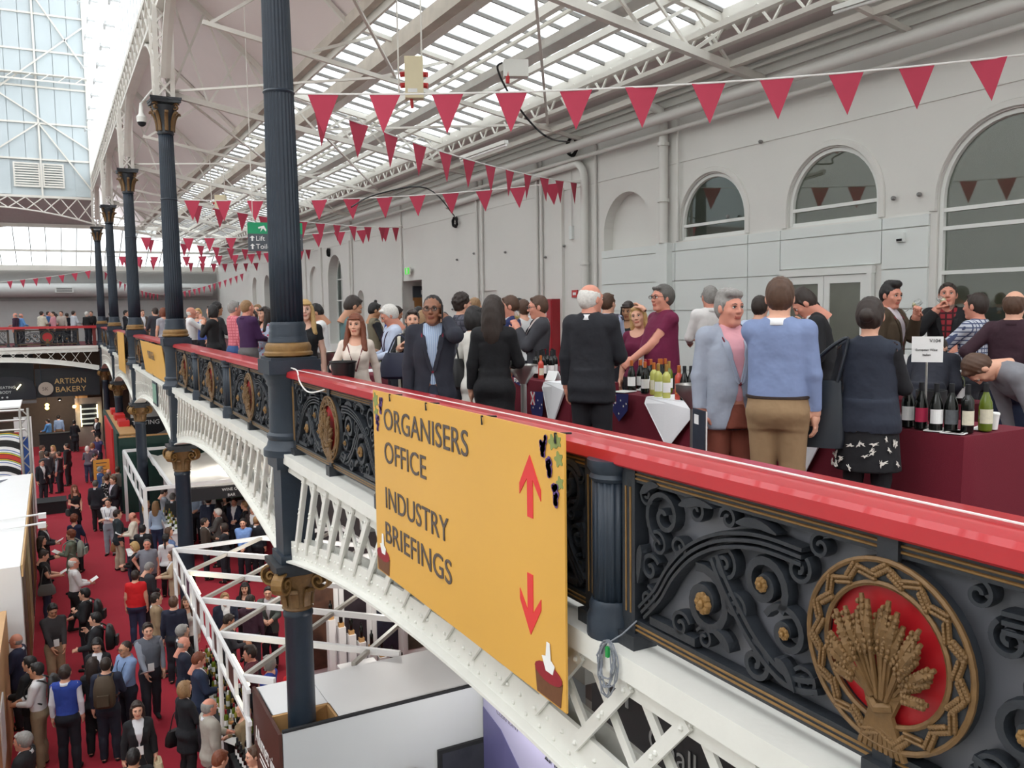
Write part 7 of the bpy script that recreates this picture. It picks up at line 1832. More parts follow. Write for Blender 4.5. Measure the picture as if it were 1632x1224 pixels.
pr = [p_ for p_ in PEOPLE if p_['label'].startswith('balding man in purple')][0]; c = world_pt(pr,(0.0,0.40,1.15)); t = thing('papers', 'white papers held by the man in purple', 'paper', tuple(c), rz=pr.rotation_euler[2]); o = build(MB().box(-0.12,0.12,-0.09,0.09,0,0.006), 'sheet', PAPER, t); build(MB().box(-0.11,0.125,-0.085,0.088,-0.006,0), 'under_sheet', PAPER, t)
# ================================================================ lower hall: stands
STW = mat('stand_white', (236,236,236), 0.5, vary=0.03, scale=2)
STG = mat('stand_grey', (196,200,202), 0.5, vary=0.04, scale=1)
BRN = mat('stand_brown', (78,42,34), 0.5, vary=0.15, scale=4); ORG = mat('stand_orange', (206,122,62), 0.5, vary=0.12, scale=3)
LILAC = mat('stand_lilac', (170,168,200), 0.5, vary=0.06, scale=1); BLACKB = mat('blackboard', (34,34,38), 0.7, vary=0.15, scale=3)
GRN = mat('stand_dark_green', (24,62,54), 0.6, vary=0.08); REDS = mat('stand_red', (206,40,40), 0.5, vary=0.06); PLY = mat('plywood', (196,150,96), 0.6, vary=0.2, scale=6)
TUBEL = mat('lit_tube', (255,240,190), 0.4, vary=0, emit=7.0)
# -- diagonal grid truss stand
t = thing('exhibition_truss', 'white diagonal grid truss roof of the lower stand by nearest column', 'truss', (0,0,0))
GX0, GX1, GY0, GY1, GZ = 2.05, 5.65, 11.3, 18.85, -3.3
def gbeam(x0, y0, x1, y1, m_, h_): build(MB().bar((x0,y0,GZ), (x1,y1,GZ), 0.06, h_), 'beam', m_, t)
GRY = mat('truss_grey', (176,172,164), 0.5, vary=0.06)
for i in range(-2, 7):
    y0 = GY1-1.8*i
    # descending towards the camera
    a = (GX0, y0); L = GX1-GX0; b = (GX1, y0-L)
    if a[1] > GY1: dx = a[1]-GY1; a = (a[0]+dx, GY1)
    if b[1] < GY0: dx = GY0-b[1]; b = (b[0]-dx, GY0)
    if b[0]-a[0] > 0.3: gbeam(*a, *b, STW, 0.09)
    a = (GX0, y0-1.8*0); b = (GX1, y0+L)
    if a[1] < GY0: dx = GY0-a[1]; a = (a[0]+dx, GY0)
    if b[1] > GY1: dx = b[1]-GY1; b = (b[0]-dx, GY1)
    if b[0]-a[0] > 0.3 and a[1] < GY1: gbeam(*a, *b, GRY, 0.06)
gbeam(GX0, GY1, GX1, GY1, STW, 0.08); gbeam(GX1, GY0, GX1, GY1, STW, 0.08)
for z in (GZ+0.02, GZ-0.42): build(MB().bar((GX0-0.03,GY0-0.2,z), (GX0-0.03,GY1,z), 0.05, 0.06), 'fascia_rail', STW, t)
for i in range(13): y = GY1-i*0.62; build(MB().bar((GX0-0.03,y,GZ-0.42), (GX0-0.03,y,GZ+0.02), 0.05, 0.05, up=(1,0,0)), 'fascia_post', STW, t)
for i in (1,3,5,8,10): y = GY1-i*0.62; build(MB().box(GX0-0.035,GX0-0.02,y-0.56,y-0.06,GZ-0.37,GZ-0.02), 'fascia_panel', BRN if i != 3 else mat('fascia_purple',(80,40,70),0.5), t)
for (x, y) in ((GX0,GY1),(GX0,16.1),(GX0,13.45),(GX0,GY0),(GX1,GY1),(GX1,13.45)): build(MB().tube([(x-0.02,y,LZ),(x-0.02,y,GZ)], 0.035, 10), 'post', STW, t)
for (a, b) in ((17.3,16.0),(12.8,11.65)):
    l = thing('tube_lamp', 'glowing tube lamp on the %s end of the truss fascia' % ('far' if a > 15 else 'near'), 'lamp', (GX0+0.05,0,GZ-0.12)); build(MB().box(-0.03,0.0,b-0.05,a+0.05,-0.03,0.03), 'housing', STW, l); build(MB().tube([(0.02,b,0),(0.02,a,0)], 0.022, 8), 'tube', TUBEL, l)
# counters with bottles under the truss
def counter(x0, x1, y0, y1, lbl, h_=0.92, m1=STW, m2=DARK):
    t = thing('counter', lbl, 'counter', ((x0+x1)/2,(y0+y1)/2,LZ)); hx, hy = (x1-x0)/2, (y1-y0)/2
    build(MB().box(-hx+0.03,hx-0.03,-hy+0.03,hy-0.03,0,h_-0.04), 'body', m2, t); build(MB().box(-hx,hx,-hy,hy,h_-0.04,h_), 'worktop', m1, t)
counter(2.0,2.55,13.0,16.6,'bottle counter along the far half of the truss stand', 0.92, DARK, DARK)
counter(2.0,2.6,10.95,12.75,'low bottle counter at the near end of the truss stand', 0.85, DARK, DARK)
counter(4.3,5.0,13.8,14.9,'dark counter inside the truss stand with open catalogue')
rr = random.Random(77)
for i in range(60):
    y = 13.1+(i//3)*0.17; x = 2.12+0.15*(i % 3)+rr.uniform(-.04,.04)
    bottle(x, y, LZ+0.92, 'one of the bottles crowded on the far counter of the truss stand', ('dark','dark','green','gold')[i%4], ('black','gold','red','white')[i%4], 'white', 'bord', rz=rr.uniform(-1.5,-0.5), group='bottles on the far truss counter')
for i in range(52):
    y = 11.02+(i//4)*0.13; x = 2.1+0.13*(i % 4)+rr.uniform(-.03,.03)
    bottle(x, y, LZ+0.85, 'one of the bottles crowded on the near counter of the truss stand', ('dark','dark','dark','gold')[i%4], ('black','white','gold','orange')[i%4], 'white', 'bord', rz=rr.uniform(-1.5,-0.5), group='bottles on the near truss counter')
t = thing('open_catalogue', 'open catalogue lying on the dark counter inside the truss stand', 'book', (4.55,14.2,LZ+0.92), rz=0.4); build(MB().box(-0.2,0,-0.14,0.14,0,0.012), 'left_page', PAPER, t); build(MB().box(0.0,0.2,-0.14,0.14,0,0.012), 'right_page', PAPER, t)
for (x, y, lb) in ((2.12,12.95,'white tasting sheet on the far truss counter'),(2.1,14.6,'white leaflet between the far counter bottles'),(2.12,11.9,'white card on the near truss counter')):
    o = thing('leaflet', lb, 'paper', (x,y,LZ+0.925 if y > 12.8 else LZ+0.855), rz=0.5); build(MB().box(-0.1,0.1,-0.14,0.14,0,0.004), 'sheet', PAPER, o)
# poster wall at the back of the truss stand
t = thing('poster_wall', 'white poster wall with tall dark photo panels behind the truss', 'stand wall', (0,16.4,LZ))
build(MB().box(3.9,8.6,0.02,0.08,0,2.45), 'wall', STW, t)
cols = [(120,84,66),(66,58,66),(52,60,82),(96,84,70),(60,48,84),(70,74,90)]
for i in range(6):
    x = 4.25+i*0.68; build(MB().box(x,x+0.46,0.0,0.02,0.25,2.35), 'poster', mat('poster_%d' % i, cols[i], 0.4, c2=(24,20,22), scale=5), t)
    build(MB().box(x-0.11,x-0.05,-0.03,0.02,0,2.45), 'batten', STW, t)
for i in range(8):
    o = thing('wooden_display', 'one of the dark wood bottle displays stepped along the poster wall', 'display', (4.5+i*0.17,15.9-0.1*i,LZ), group='wooden bottle displays'); hh_ = 1.75-i*0.15
    build(MB().box(-0.07,0.07,-0.09,0.09,0,hh_-0.32), 'plinth', STW, o); build(MB().box(-0.05,0.05,-0.05,0.05,hh_-0.32,hh_-0.24), 'block', PLY, o); build(MB().lathe(BPRO['bord'], 10, c=(0,0,hh_-0.24)), 'bottle', BG['dark'], o, smooth=True)
# -- grey roofed booth round the nearest lower column
t = thing('exhibition_booth', 'grey-roofed booth with brown sign end around the nearest lower column', 'booth', (0,0,LZ)); H_ = 2.45
build(MB().box(2.85,6.4,9.8,11.2,H_-0.03,H_), 'roof_panel', STW, t); build(MB().box(2.16,2.84,10.32,11.2,H_-0.03,H_), 'roof_panel', STW, t)
build(MB().box(2.14,6.4,9.76,9.8,0,H_+0.02), 'front_wall', STG, t); build(MB().box(2.14,6.4,9.755,9.802,H_+0.02,H_+0.05), 'front_trim', DARK, t)
build(MB().box(2.13,6.4,11.2,11.24,0,H_), 'back_wall', STW, t); sw = build(MB().box(2.09,2.13,9.76,11.24,0,H_+0.02), 'sign_wall', BRN, t)
build(MB().box(2.13,2.85,10.28,10.33,H_-0.5,H_), 'notch_board', PLY, t); build(MB().box(2.82,2.86,9.8,10.3,H_-0.5,H_), 'notch_board', PLY, t)
put_text('Allumez vins', 0.34, frame((2.085,11.12,H_-0.66), (0,-1,0.0), (0,0,1)), PAPER, t, width=0.7)
for z in (0.76,0.83): build(MB().box(2.085,2.09,9.95,10.9,H_-z,H_-z+0.02), 'sign_line', PAPER, t)
build(MB().prism([(-0.35,-0.5),(0.3,-0.5),(0.3,0.05),(0.1,0.0),(-0.1,-0.12),(-0.3,-0.2)], (2.084,10.55,H_-1.1), (0,-1,0), (0,0,1), (0.006,0,0)), 'sign_bottle', ORG, t)
o = thing('screen', 'black-framed screen on the grey booth wall', 'screen', (0,9.74,LZ)); build(MB().box(4.1,4.98,-0.03,0.015,0.9,1.75), 'frame', DARK, o); build(MB().box(4.15,4.93,-0.036,-0.03,0.95,1.70), 'display', mat('screen_glow', (60,62,68), 0.15, vary=0.5, scale=3), o)
o = thing('barrel_lid', 'round golden barrel lid hung on the grey booth wall', 'decoration', (3.72,9.72,LZ+1.42)); build(MB().lathe([(0.20,0),(0.21,0.02),(0.20,0.04)], 24), 'rim', GOLD, o); build(MB().lathe([(0.17,0.04),(0.17,0.05)], 24), 'face', mat('lid_face', (150,128,70), 0.5, vary=0.3, scale=20), o); o.rotation_euler = (PI/2,0,0)
counter(3.3,3.98,9.3,9.7,'small shelf counter with bottles against the grey booth wall', 1.18)
for i in range(6): bottle(3.4+i*0.1, 9.5+0.05*(i%2), LZ+1.18, 'one of the dark bottles below the barrel lid', 'dark', ('white','black')[i%2], 'white', 'bord', group='bottles below the barrel lid')
# -- lilac panel and blackboard under the near girder
t = thing('lilac_panel', 'lilac printed stand wall seen below the white girder', 'stand wall', (4.75,0,LZ))
build(MB().box(0,0.04,6.2,9.7,0,2.9), 'board', LILAC, t); build(MB().prism([(9.7,0),(9.7,2.2),(9.2,2.1),(8.6,1.75),(7.9,1.7),(7.2,1.5),(6.2,1.4),(6.2,0)], (-0.006,0,0), (0,1,0), (0,0,1), (0.006,0,0)), 'landscape_print', mat('lilac_deep', (96,94,140), 0.5, vary=0.3, scale=2), t)
put_text('CLERMONT', 0.11, frame((-0.012,9.3,2.28), (0,-1,0), (0,0,1)), mat('print_grey',(120,116,130),0.6), t); put_text('2MAA', 0.2, frame((-0.012,8.1,2.25), (0,-1,0), (0,0,1)), DARK, t)
build(MB().prism([(-0.08,0),(0.08,0),(0.1,0.06),(0.05,0.02),(0.03,0.2),(0,0.05),(-0.03,0.2),(-0.05,0.02),(-0.1,0.06)], (-0.012,8.95,2.42), (0,1,0), (0,0,1), (0.006,0,0)), 'crest', BRN, t)
t = thing('blackboard', 'dark board with chalk lettering and arrow behind the near girder', 'sign', (4.2,0,0)); build(MB().box(0,0.04,1.0,6.3,LZ,-0.9), 'board', BLACKB, t)
CH = mat('chalk', (150,150,150), 0.9, vary=0.1)
put_text('Chalk', 0.3, frame((-0.01,5.45,-1.98), (0,-1,0), (0,0,1)), CH, t); put_text('Mac', 0.3, frame((-0.01,5.05,-2.3), (0,-1,0), (0,0,1)), CH, t)
build(MB().prism([(0,0.15),(0.12,0.02),(0.05,0.05),(0.02,0.06),(0.02,-0.15),(-0.02,-0.15),(-0.02,0.06),(-0.12,0.02)], (-0.01,5.75,-1.62), (0,1,0), (0,0,1), (0.008,0,0)), 'arrow', CH, t)
# -- left stands
t = thing('exhibition_booth', 'tall white booth at the left edge with photo panels on its side', 'booth', (0,0,LZ))
build(MB().box(-7.0,-0.74,17.8,28.2,2.72,2.82), 'roof_panel', STW, t); build(MB().box(-0.80,-0.74,17.8,28.2,0,2.72), 'side_wall', STW, t); build(MB().box(-7,-0.8,17.8,17.86,0,2.72), 'front_wall', STW, t); build(MB().box(-7,-0.8,28.1,28.2,0,2.72), 'back_wall', STW, t)
build(MB().box(-0.73,-0.70,17.8,28.2,2.62,2.84), 'fascia', mat('ply_edge', (206,170,120), 0.6), t)
for i, c in enumerate(((94,80,60),(126,108,60),(180,170,130),(70,60,62),(150,120,70),(110,90,70))): build(MB().box(-0.74,-0.725,18.2+i*1.6,19.5+i*1.6,0.2,2.5), 'photo_panel', mat('photo_%d' % i, c, 0.5, vary=0.4, scale=3), t)
build(MB().prism([(-3.2,26.6),(-1.3,27.6),(-2.2,25.2)], (0,0,2.825), (1,0,0), (0,1,0), (0,0,0.006)), 'roof_print', mat('print_slate', (110,112,124), 0.6), t)
for i, y in enumerate((21.9,20.9)):
    o = thing('spot_lamp', 'white arm spotlight sticking out of the left booth, %s one' % ('farther','nearer')[i], 'lamp', (-0.75,y,-2.9)); build(MB().tube([(-0.6,0,0.02),(0.28,0,0.05)], 0.022, 8), 'arm', STW, o); build(MB().box(0.26,0.42,-0.07,0.07,-0.04,0.07), 'head', STW, o)
t = thing('wooden_stand', 'orange wooden stand with round holes at the bottom left edge', 'stand', (0,0,LZ)); build(MB().box(-4.5,-0.98,11.6,17.4,0,2.15), 'body', mat('pale_wood', (204,162,116), 0.6, vary=0.15, scale=3), t); 
for i in range(4): build(MB().lathe([(0.1,0),(0.1,0.006)], 16, c=(-1.14,13.3+i*1.0,2.15)), 'hole', DARK, t)
build(MB().box(-0.98,-0.96,11.8,13.2,0.6,1.5), 'leaflet_panel', STW, t); build(MB().box(-0.98,-0.96,14.2,15.0,0.7,1.6), 'leaflet_panel', STW, t)
# painted art box with chrome truss
t = thing('art_banner', 'colourful abstract painted banner on a silver truss at the left edge', 'banner', (-0.28,30.4,0))
m_ = bpy.data.materials.new('abstract_paint'); m_.use_nodes = True; nt = m_.node_tree; b_ = nt.nodes['Principled BSDF']; tc = nt.nodes.new('ShaderNodeTexCoord'); wv = nt.nodes.new('ShaderNodeTexWave'); wv.wave_type = 'RINGS'; wv.inputs['Scale'].default_value = 0.42; wv.inputs['Distortion'].default_value = 14; wv.inputs['Detail'].default_value = 0.5; wv.inputs['Detail Scale'].default_value = 0.8; cr = nt.nodes.new('ShaderNodeValToRGB'); cr.color_ramp.interpolation = 'CONSTANT'
for p_, c in ((0.0,(20,20,24)),(0.14,(245,245,245)),(0.45,(40,90,170)),(0.55,(245,245,245)),(0.72,(60,160,150)),(0.8,(240,200,40)),(0.88,(20,20,24)),(0.93,(200,60,50))):
    e = cr.color_ramp.elements.new(p_); e.color = (*srgb(c),1)
nt.links.new(tc.outputs['Object'], wv.inputs['Vector']); nt.links.new(wv.outputs['Fac'], cr.inputs[0]); nt.links.new(cr.outputs[0], b_.inputs['Base Color'])
build(MB().box(-4.2,-0.78,0,0.05,-3.65,-1.95), 'painting', m_, t)
m = MB()
for z in (-1.85,-1.55,-1.25):
    m.tube([(-4.6,-0.1,z),(-0.6,-0.1,z)], 0.035, 8)
for x in (-0.5,-0.72): m.tube([(x,-0.1,LZ),(x,-0.1,-1.2)], 0.04, 8)
for i in range(16): m.tube([(-0.5 if i%2 else -0.72,-0.1,LZ+0.1+i*0.28),(-0.72 if i%2 else -0.5,-0.1,LZ+0.38+i*0.28)], 0.018, 6)
build(m, 'truss', CHROME, t)
build(MB().box(-4.6,-0.7,0.1,2.5,-1.2,-1.15), 'light_roof', STW, t)
t = thing('blue_banner', 'narrow blue banner beside the silver truss', 'banner', (-1.12,34.0,LZ)); build(MB().box(0,0.28,0,0.03,0,3.2), 'cloth', mat('banner_blue', (46,86,160), 0.6), t); build(MB().box(0.28,0.34,-0.02,0.05,0,3.9), 'pole', STW, t); build(MB().box(-0.2,0.28,0,0.03,3.2,3.9), 'header', STW, t)
t = thing('floor_plinth', 'dark low plinth on the carpet near the left stands', 'plinth', (-0.35,36.2,LZ)); build(MB().box(-0.6,0.5,-0.5,0.5,0,0.42), 'body', DARK, t); build(MB().box(-0.62,0.52,-0.52,0.52,0.42,0.46), 'top', DARK, t)
# -- white canopy stand behind second column
t = thing('exhibition_stand', 'white frame stand with cloth canopy behind the second lower column', 'stand', (0,0,LZ))
vs = []; fs = []; nx, ny = 14, 10
for j in range(ny+1):
    for i in range(nx+1):
        x = 2.75+5.2*i/nx; y = 25.6+7.0*j/ny; vs.append((x, y, 2.45+0.10*math.sin(i*1.7+j*0.6)*math.sin(j*1.1)-0.08*math.sin(PI*i/nx)))
for j in range(ny):
    for i in range(nx): a = j*(nx+1)+i; fs.append((a,a+1,a+nx+2,a+nx+1))
m = MB(); m.add(vs, fs); build(m, 'canopy', mat('canopy_cloth', (226,222,214), 0.9, vary=0.1, scale=2), t, smooth='all')
for (a, b) in (((2.05,33.0),(2.05,25.4)),((2.05,33.0),(8,33.0)),((2.05,25.4),(8,25.4)),((2.75,33.0),(2.75,25.4))): build(MB().bar((*a,2.55),(*b,2.55),0.08,0.1), 'frame_beam', STW, t)
for (a, b) in (((2.05,33.0),(2.05,25.4)),): 
    build(MB().bar((*a,2.0),(*b,2.0),0.06,0.08), 'frame_beam', STW, t)
    for i in range(6): y = 25.4+i*1.52; build(MB().bar((2.05,y,2.0),(2.05,y,2.55),0.06,0.06,up=(1,0,0)), 'frame_strut', STW, t)
for (x, y) in ((2.05,33.0),(2.05,25.4),(8,25.4)): build(MB().bar((x,y,0),(x,y,2.55),0.1,0.1,up=(1,0,0)), 'frame_post', STW, t)
build(MB().box(3.0,8.0,25.36,25.42,2.05,2.42), 'black_fascia', BLACKB, t); put_text('WINE OF', 0.12, frame((4.1,25.34,2.27), (1,0,0), (0,0,1)), STW, t); put_text('BAR', 0.12, frame((4.25,25.34,2.1), (1,0,0), (0,0,1)), STW, t)
build(MB().box(3.0,8.0,29.8,29.9,0,2.05), 'back_wall', STW, t); build(MB().box(6.5,6.56,25.4,29.8,0,2.3), 'side_wall', GRN, t)
o = thing('wall_poster', 'green and blue striped poster on the canopy stand wall', 'poster', (5.1,29.74,LZ+1.0)); build(MB().box(-0.5,0.5,0,0.04,0,0.95), 'panel', mat('poster_dark', (60,70,70), 0.5), o)
for i, c in enumerate(((80,150,90),(50,110,120),(70,80,100),(180,170,110))): build(MB().box(-0.48,0.48,-0.01,0,0.1+i*0.2,0.26+i*0.2), 'stripe', mat('stripe_%d' % i, c, 0.5, vary=0.2), o)
o = thing('wall_poster', 'grey leaf drawing poster on the canopy stand wall', 'poster', (3.6,29.74,LZ+1.2)); build(MB().box(-0.3,0.3,0,0.04,0,0.7), 'panel', STG, o); build(MB().prism([(-0.05,0.1),(0.1,0.3),(0.18,0.6),(0.0,0.4)], (0,-0.01,0), (1,0,0), (0,0,1), (0,0.01,0)), 'drawing', SLATE, o)
counter(2.7,3.3,26.2,29.2,'white serving counter at the front of the canopy stand', 1.0, STW, STW)
for i in range(10): bottle(2.85+0.12*(i%2), 26.5+i*0.26, LZ+1.0, 'one of the bottles on the canopy stand counter', ('dark','green','gold')[i%3], 'gold', 'white', 'bord', group='bottles on the canopy stand')
# green and red partition walls
t = thing('partition', 'dark green partition wall crossing behind the third lower column', 'partition', (0,34.3,LZ)); build(MB().box(2.0,9.0,0,0.1,0,2.85), 'board', GRN, t); build(MB().box(1.98,9.0,-0.02,0.12,2.85,2.9), 'cap', PLY, t)
t = thing('partition', 'tall bright red partition with green end beside the carpet', 'partition', (0,0,LZ)); build(MB().box(1.96,2.06,35.2,44.6,0,2.9), 'board', GRN, t); build(MB().box(1.90,1.96,37.2,42.4,0,2.86), 'red_panel', REDS, t); build(MB().box(2.06,2.7,35.2,44.6,2.82,2.88), 'top_board', PLY, t)
for i in range(3): build(MB().box(2.2,2.6,37.5+i*2.4,38.6+i*2.4,2.88,3.1), 'red_box', REDS, t)
t = thing('round_sign', 'dark semicircular stand sign with pale letters behind the third column', 'sign', (3.4,38.0,-2.6)); build(MB().prism([(0.9*math.cos(a),0.75*math.sin(a)) for a in np.linspace(PI,2*PI,18)], (0,0,0), (1,0,0), (0,0,1), (0,0.05,0)), 'board', BLACKB, t); put_text('TASTING', 0.26, frame((-0.68,-0.01,-0.3), (1,0,0), (0,0,1)), STW, t)
struct('wall_stand', MB().box(2.8,9.5,39.6,39.7,LZ,-1.6), mat('pale_wall', (190,188,184), 0.8))
t = thing('easel_board', 'yellow notice board standing by the red carpet', 'sign', (1.5,37.9,LZ), rz=0.05); build(MB().box(-0.3,0.3,0,0.04,0.75,1.55), 'board', YEL, t)
for s in (-1,1): build(MB().bar((s*0.22,0.02,0),(s*0.15,0.02,0.8),0.03,0.03,up=(0,1,0)), 'leg', PLY, t)
for i in range(4): build(MB().box(-0.2,0.2-0.05*(i%2),-0.005,0,1.4-i*0.14,1.43-i*0.14), 'print', SLATE, t)
# small table by the aisle with navy cloth and papers
t = thing('cloth_table', 'small navy draped table beside the beige-trousered man on carpet', 'table', (1.85,25.7,LZ)); build(MB().box(-0.3,0.3,-0.4,0.4,0,0.74), 'tablecloth', mat('navy_cloth', (26,28,62), 0.9), t); build(MB().box(-0.32,0.32,-0.42,0.42,0.74,0.76), 'tabletop', STW, t)
o = thing('papers', 'stack of white papers on the small navy table', 'paper', (1.7,25.6,LZ+0.76)); build(MB().box(-0.13,0.13,-0.18,0.18,0,0.03), 'stack', PAPER, o); build(MB().box(-0.08,0.1,-0.12,0.15,0.03,0.035), 'top_sheet', PAPER, o)
# -- shops at the far end under the end gallery
SHOPD = mat('shop_front', (34,38,44), 0.5, vary=0.12)
t = thing('bakery_shop', 'dark artisan bakery shop front at the far end of the hall', 'shop', (0,YE+0.55,0))
build(MB().box(-0.9,2.2,0,0.15,-2.75,-1.2), 'fascia', SHOPD, t); build(MB().box(-14,-0.95,0.4,0.5,-2.2,-0.4), 'upper_fascia', SHOPD, t)
build(MB().box(-14,9,2.6,2.7,LZ,-0.4), 'back_wall', mat('shop_back', (86,74,64), 0.7, vary=0.2), t)
GLET = mat('gold_letters', (214,180,120), 0.4, 0.2)
put_text('ARTISAN', 0.42, frame((0.0,-0.02,-2.05), (1,0,0), (0,0,1)), GLET, t, width=0.92); put_text('BAKERY', 0.42, frame((0.02,-0.02,-2.5), (1,0,0), (0,0,1)), GLET, t, width=1.0)
build(MB().box(0.95,2.3,1.2,1.8,LZ,-3.0), 'cabinet', mat('cabinet_taupe', (150,138,126), 0.6), t)
build(MB().box(1.2,2.05,1.12,1.2,-4.6,-3.35), 'display_recess', DARK, t)
for i in range(4): build(MB().box(1.22,2.03,1.06,1.12,-4.5+i*0.28,-4.42+i*0.28), 'shelf', mat('shelf_lit', (220,226,214), 0.5, vary=0.3, scale=12, emit=0.25), t)
for x in (1.2,2.03): build(MB().box(x,x+0.04,1.04,1.1,-4.6,-3.4), 'strip_light', TUBEL, t)
build(MB().box(1.0,1.6,1.2,1.7,-3.0,-2.88), 'board', PLY, t); build(MB().box(1.15,1.5,1.25,1.6,-2.88,-2.72), 'bread_crate', PLY, t)
o = thing('shop_sign', 'dark arched shop sign with pale lettering at the far left', 'sign', (-1.95,YE+0.35,-2.25)); build(MB().prism([(-1.6,-0.55),(1.05,-0.55),(1.05,0.1),(0.9,0.45),(0.5,0.66),(-0.2,0.72),(-1.6,0.72)], (0,0,0), (1,0,0), (0,0,1), (0,0.06,0)), 'board', mat('sign_navy', (24,28,38), 0.5), o)
put_text('HEATING', 0.2, frame((-0.72,-0.01,0.08), (1,0,0), (0,0,1)), STG, o); put_text('BODY', 0.2, frame((-0.62,-0.01,-0.17), (1,0,0), (0,0,1)), STG, o)
for x in (-0.5,-0.28): build(MB().ball((x,0.0,-0.38), 0.05, 8, 6), 'dot', STG, o)
build(MB().box(-1.6,1.05,-0.1,0.06,-0.75,-0.6), 'ledge', mat('ledge_grey', (100,98,98), 0.7), o)
o = thing('round_sign', 'round pale 5K sign hanging left of the bakery', 'sign', (-0.42,YE+0.3,-2.27)); build(MB().prism([(0.36*math.cos(a),0.36*math.sin(a)) for a in np.linspace(0,2*PI,28)[:-1]], (0,0,0), (1,0,0), (0,0,1), (0,0.05,0)), 'disc', mat('disc_beige', (172,160,148), 0.6), o); put_text('5K', 0.26, frame((-0.18,-0.01,-0.09), (1,0,0), (0,0,1)), SLATE, o); build(MB().tube([(-0.2,0.02,0.3),(-0.2,0.02,1.6)], 0.02, 6), 'rod', IRON, o)
for i, (px, py) in enumerate(((75,645.5),(75,650.5),(118.5,648))):
    c = ony(px, py, YE+1.6); l = thing('pendant_lamp', ('upper of two glowing bulbs left of the bakery','lower of two glowing bulbs left of the bakery','single glowing bulb in the bakery')[i], 'lamp', tuple(c)); build(MB().ball((0,0,0), 0.095, 10, 8), 'bulb', mat('warm_bulb', (255,190,90), 0.4, vary=0, emit=14.0), l, smooth='all'); build(MB().tube([(0,0.02,0.09),(0,0.02,2.0)], 0.012, 6), 'cord', DARK, l)
counter(-0.9,1.0,YE+0.2,YE+0.8,'dark bakery counter at the far end', 1.05, DARK, DARK)
# glass display stand left of the aisle far
t = thing('wall_lamp', 'small lit wall lamp beside the arched shop sign', 'lamp', tuple(ony(30,617,YE+0.2))); build(MB().bar((-0.1,0,-0.12),(0.1,0,0.14),0.06,0.05), 'tube', TUBEL, t); build(MB().box(-0.03,0.03,0.04,0.1,-0.05,0.05), 'mount', DARK, t)
# dim partitions deep under the gallery
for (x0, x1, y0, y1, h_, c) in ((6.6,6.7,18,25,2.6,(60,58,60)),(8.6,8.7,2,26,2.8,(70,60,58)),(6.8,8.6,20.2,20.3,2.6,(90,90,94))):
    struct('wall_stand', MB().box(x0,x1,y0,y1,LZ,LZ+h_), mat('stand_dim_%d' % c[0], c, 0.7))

# lamps added to brighten the dark stands under the gallery and the bakery
def fill_lamp(x, y, z, w_, lbl):
    l = thing('fill_lamp', lbl, 'lamp', (x,y,z)); build(MB().lathe([(0.02,0.12),(0.09,0.08),(0.11,0.0)], 16, cap=False), 'shade', DARK, l, smooth=True); build(MB().ball((0,0,0.02), 0.045, 8, 6), 'bulb', mat('bulb_white', (255,244,226), 0.4, vary=0, emit=12.0), l, smooth='all'); build(MB().tube([(0,0,0.11),(0,0,max(0.12,-0.62-z))], 0.006, 5), 'cord', CABLE, l)
    d = bpy.data.lights.new('fill_lamp_light', 'POINT'); d.energy = w_; d.color = (1.0,0.95,0.88); d.shadow_soft_size = 0.08; o = bpy.data.objects.new('fill_lamp_light', d); COL.objects.link(o); o.parent = l; o.location = (0,0,-0.06)
fill_lamp(5.2,14.6,-2.7,110,'added fill lamp over the truss stand before the poster wall'); fill_lamp(3.9,17.6,-2.7,60,'added fill lamp at the far end of the truss stand'); fill_lamp(4.6,28.0,-2.9,110,'added fill lamp inside the canopy stand'); fill_lamp(4.5,23.0,-2.6,70,'added fill lamp between truss stand and canopy stand'); fill_lamp(4.2,8.3,-2.6,60,'added fill lamp before the lilac panel'); fill_lamp(0.2,YE+1.2,-3.0,60,'added fill lamp inside the bakery')
# ================================================================ lower hall crowd
def low(px, py, rel, lb, vk, hgt=1.74, **kw):
    p = onz(px, py, LZ+hgt); x, y = p[0], p[1]
    for yc in YC[1:]:
        d = math.hypot(x-XC, y-yc)
        if d < 0.42: x = XC+(x-XC)/max(d,0.01)*0.45; y = yc+(y-yc)/max(d,0.01)*0.45
    return person(V(h=0.022, **vk), x, y, LZ, rel+vang(px), lb, height=hgt, **kw)
M_ = lambda r, l, top, **k: dict(sex='m', rarm=r, larm=l, top=top, **k)
F_ = lambda r, l, top, **k: dict(sex='f', rarm=r, larm=l, top=top, **k)
JST = M_('hang','front','jacket'); JHH = M_('hang','hang','jacket'); JPP = M_('paper','paper','jacket'); SPP = M_('paper','paper','shirt'); SHF = M_('hang','front','shirt'); SHH = M_('hang','hang','shirt'); THF = M_('front','hang','tee')
FTP = F_('front','hang','top'); FPP = F_('paper','paper','top'); FCT = F_('front','hang','coat'); FDR = F_('front','hang','dress',bottom='leggings'); JBD = M_('front','hang','jacket',hpitch=-0.35); SBD = M_('paper','paper','shirt',hpitch=-0.4); SCR = M_('cross','cross','shirt'); TEEP = M_('paper','paper','tee',hpitch=-0.3)
BK = (28,28,32); NV = (30,36,58); GY = (96,96,102); WH = (232,232,234)
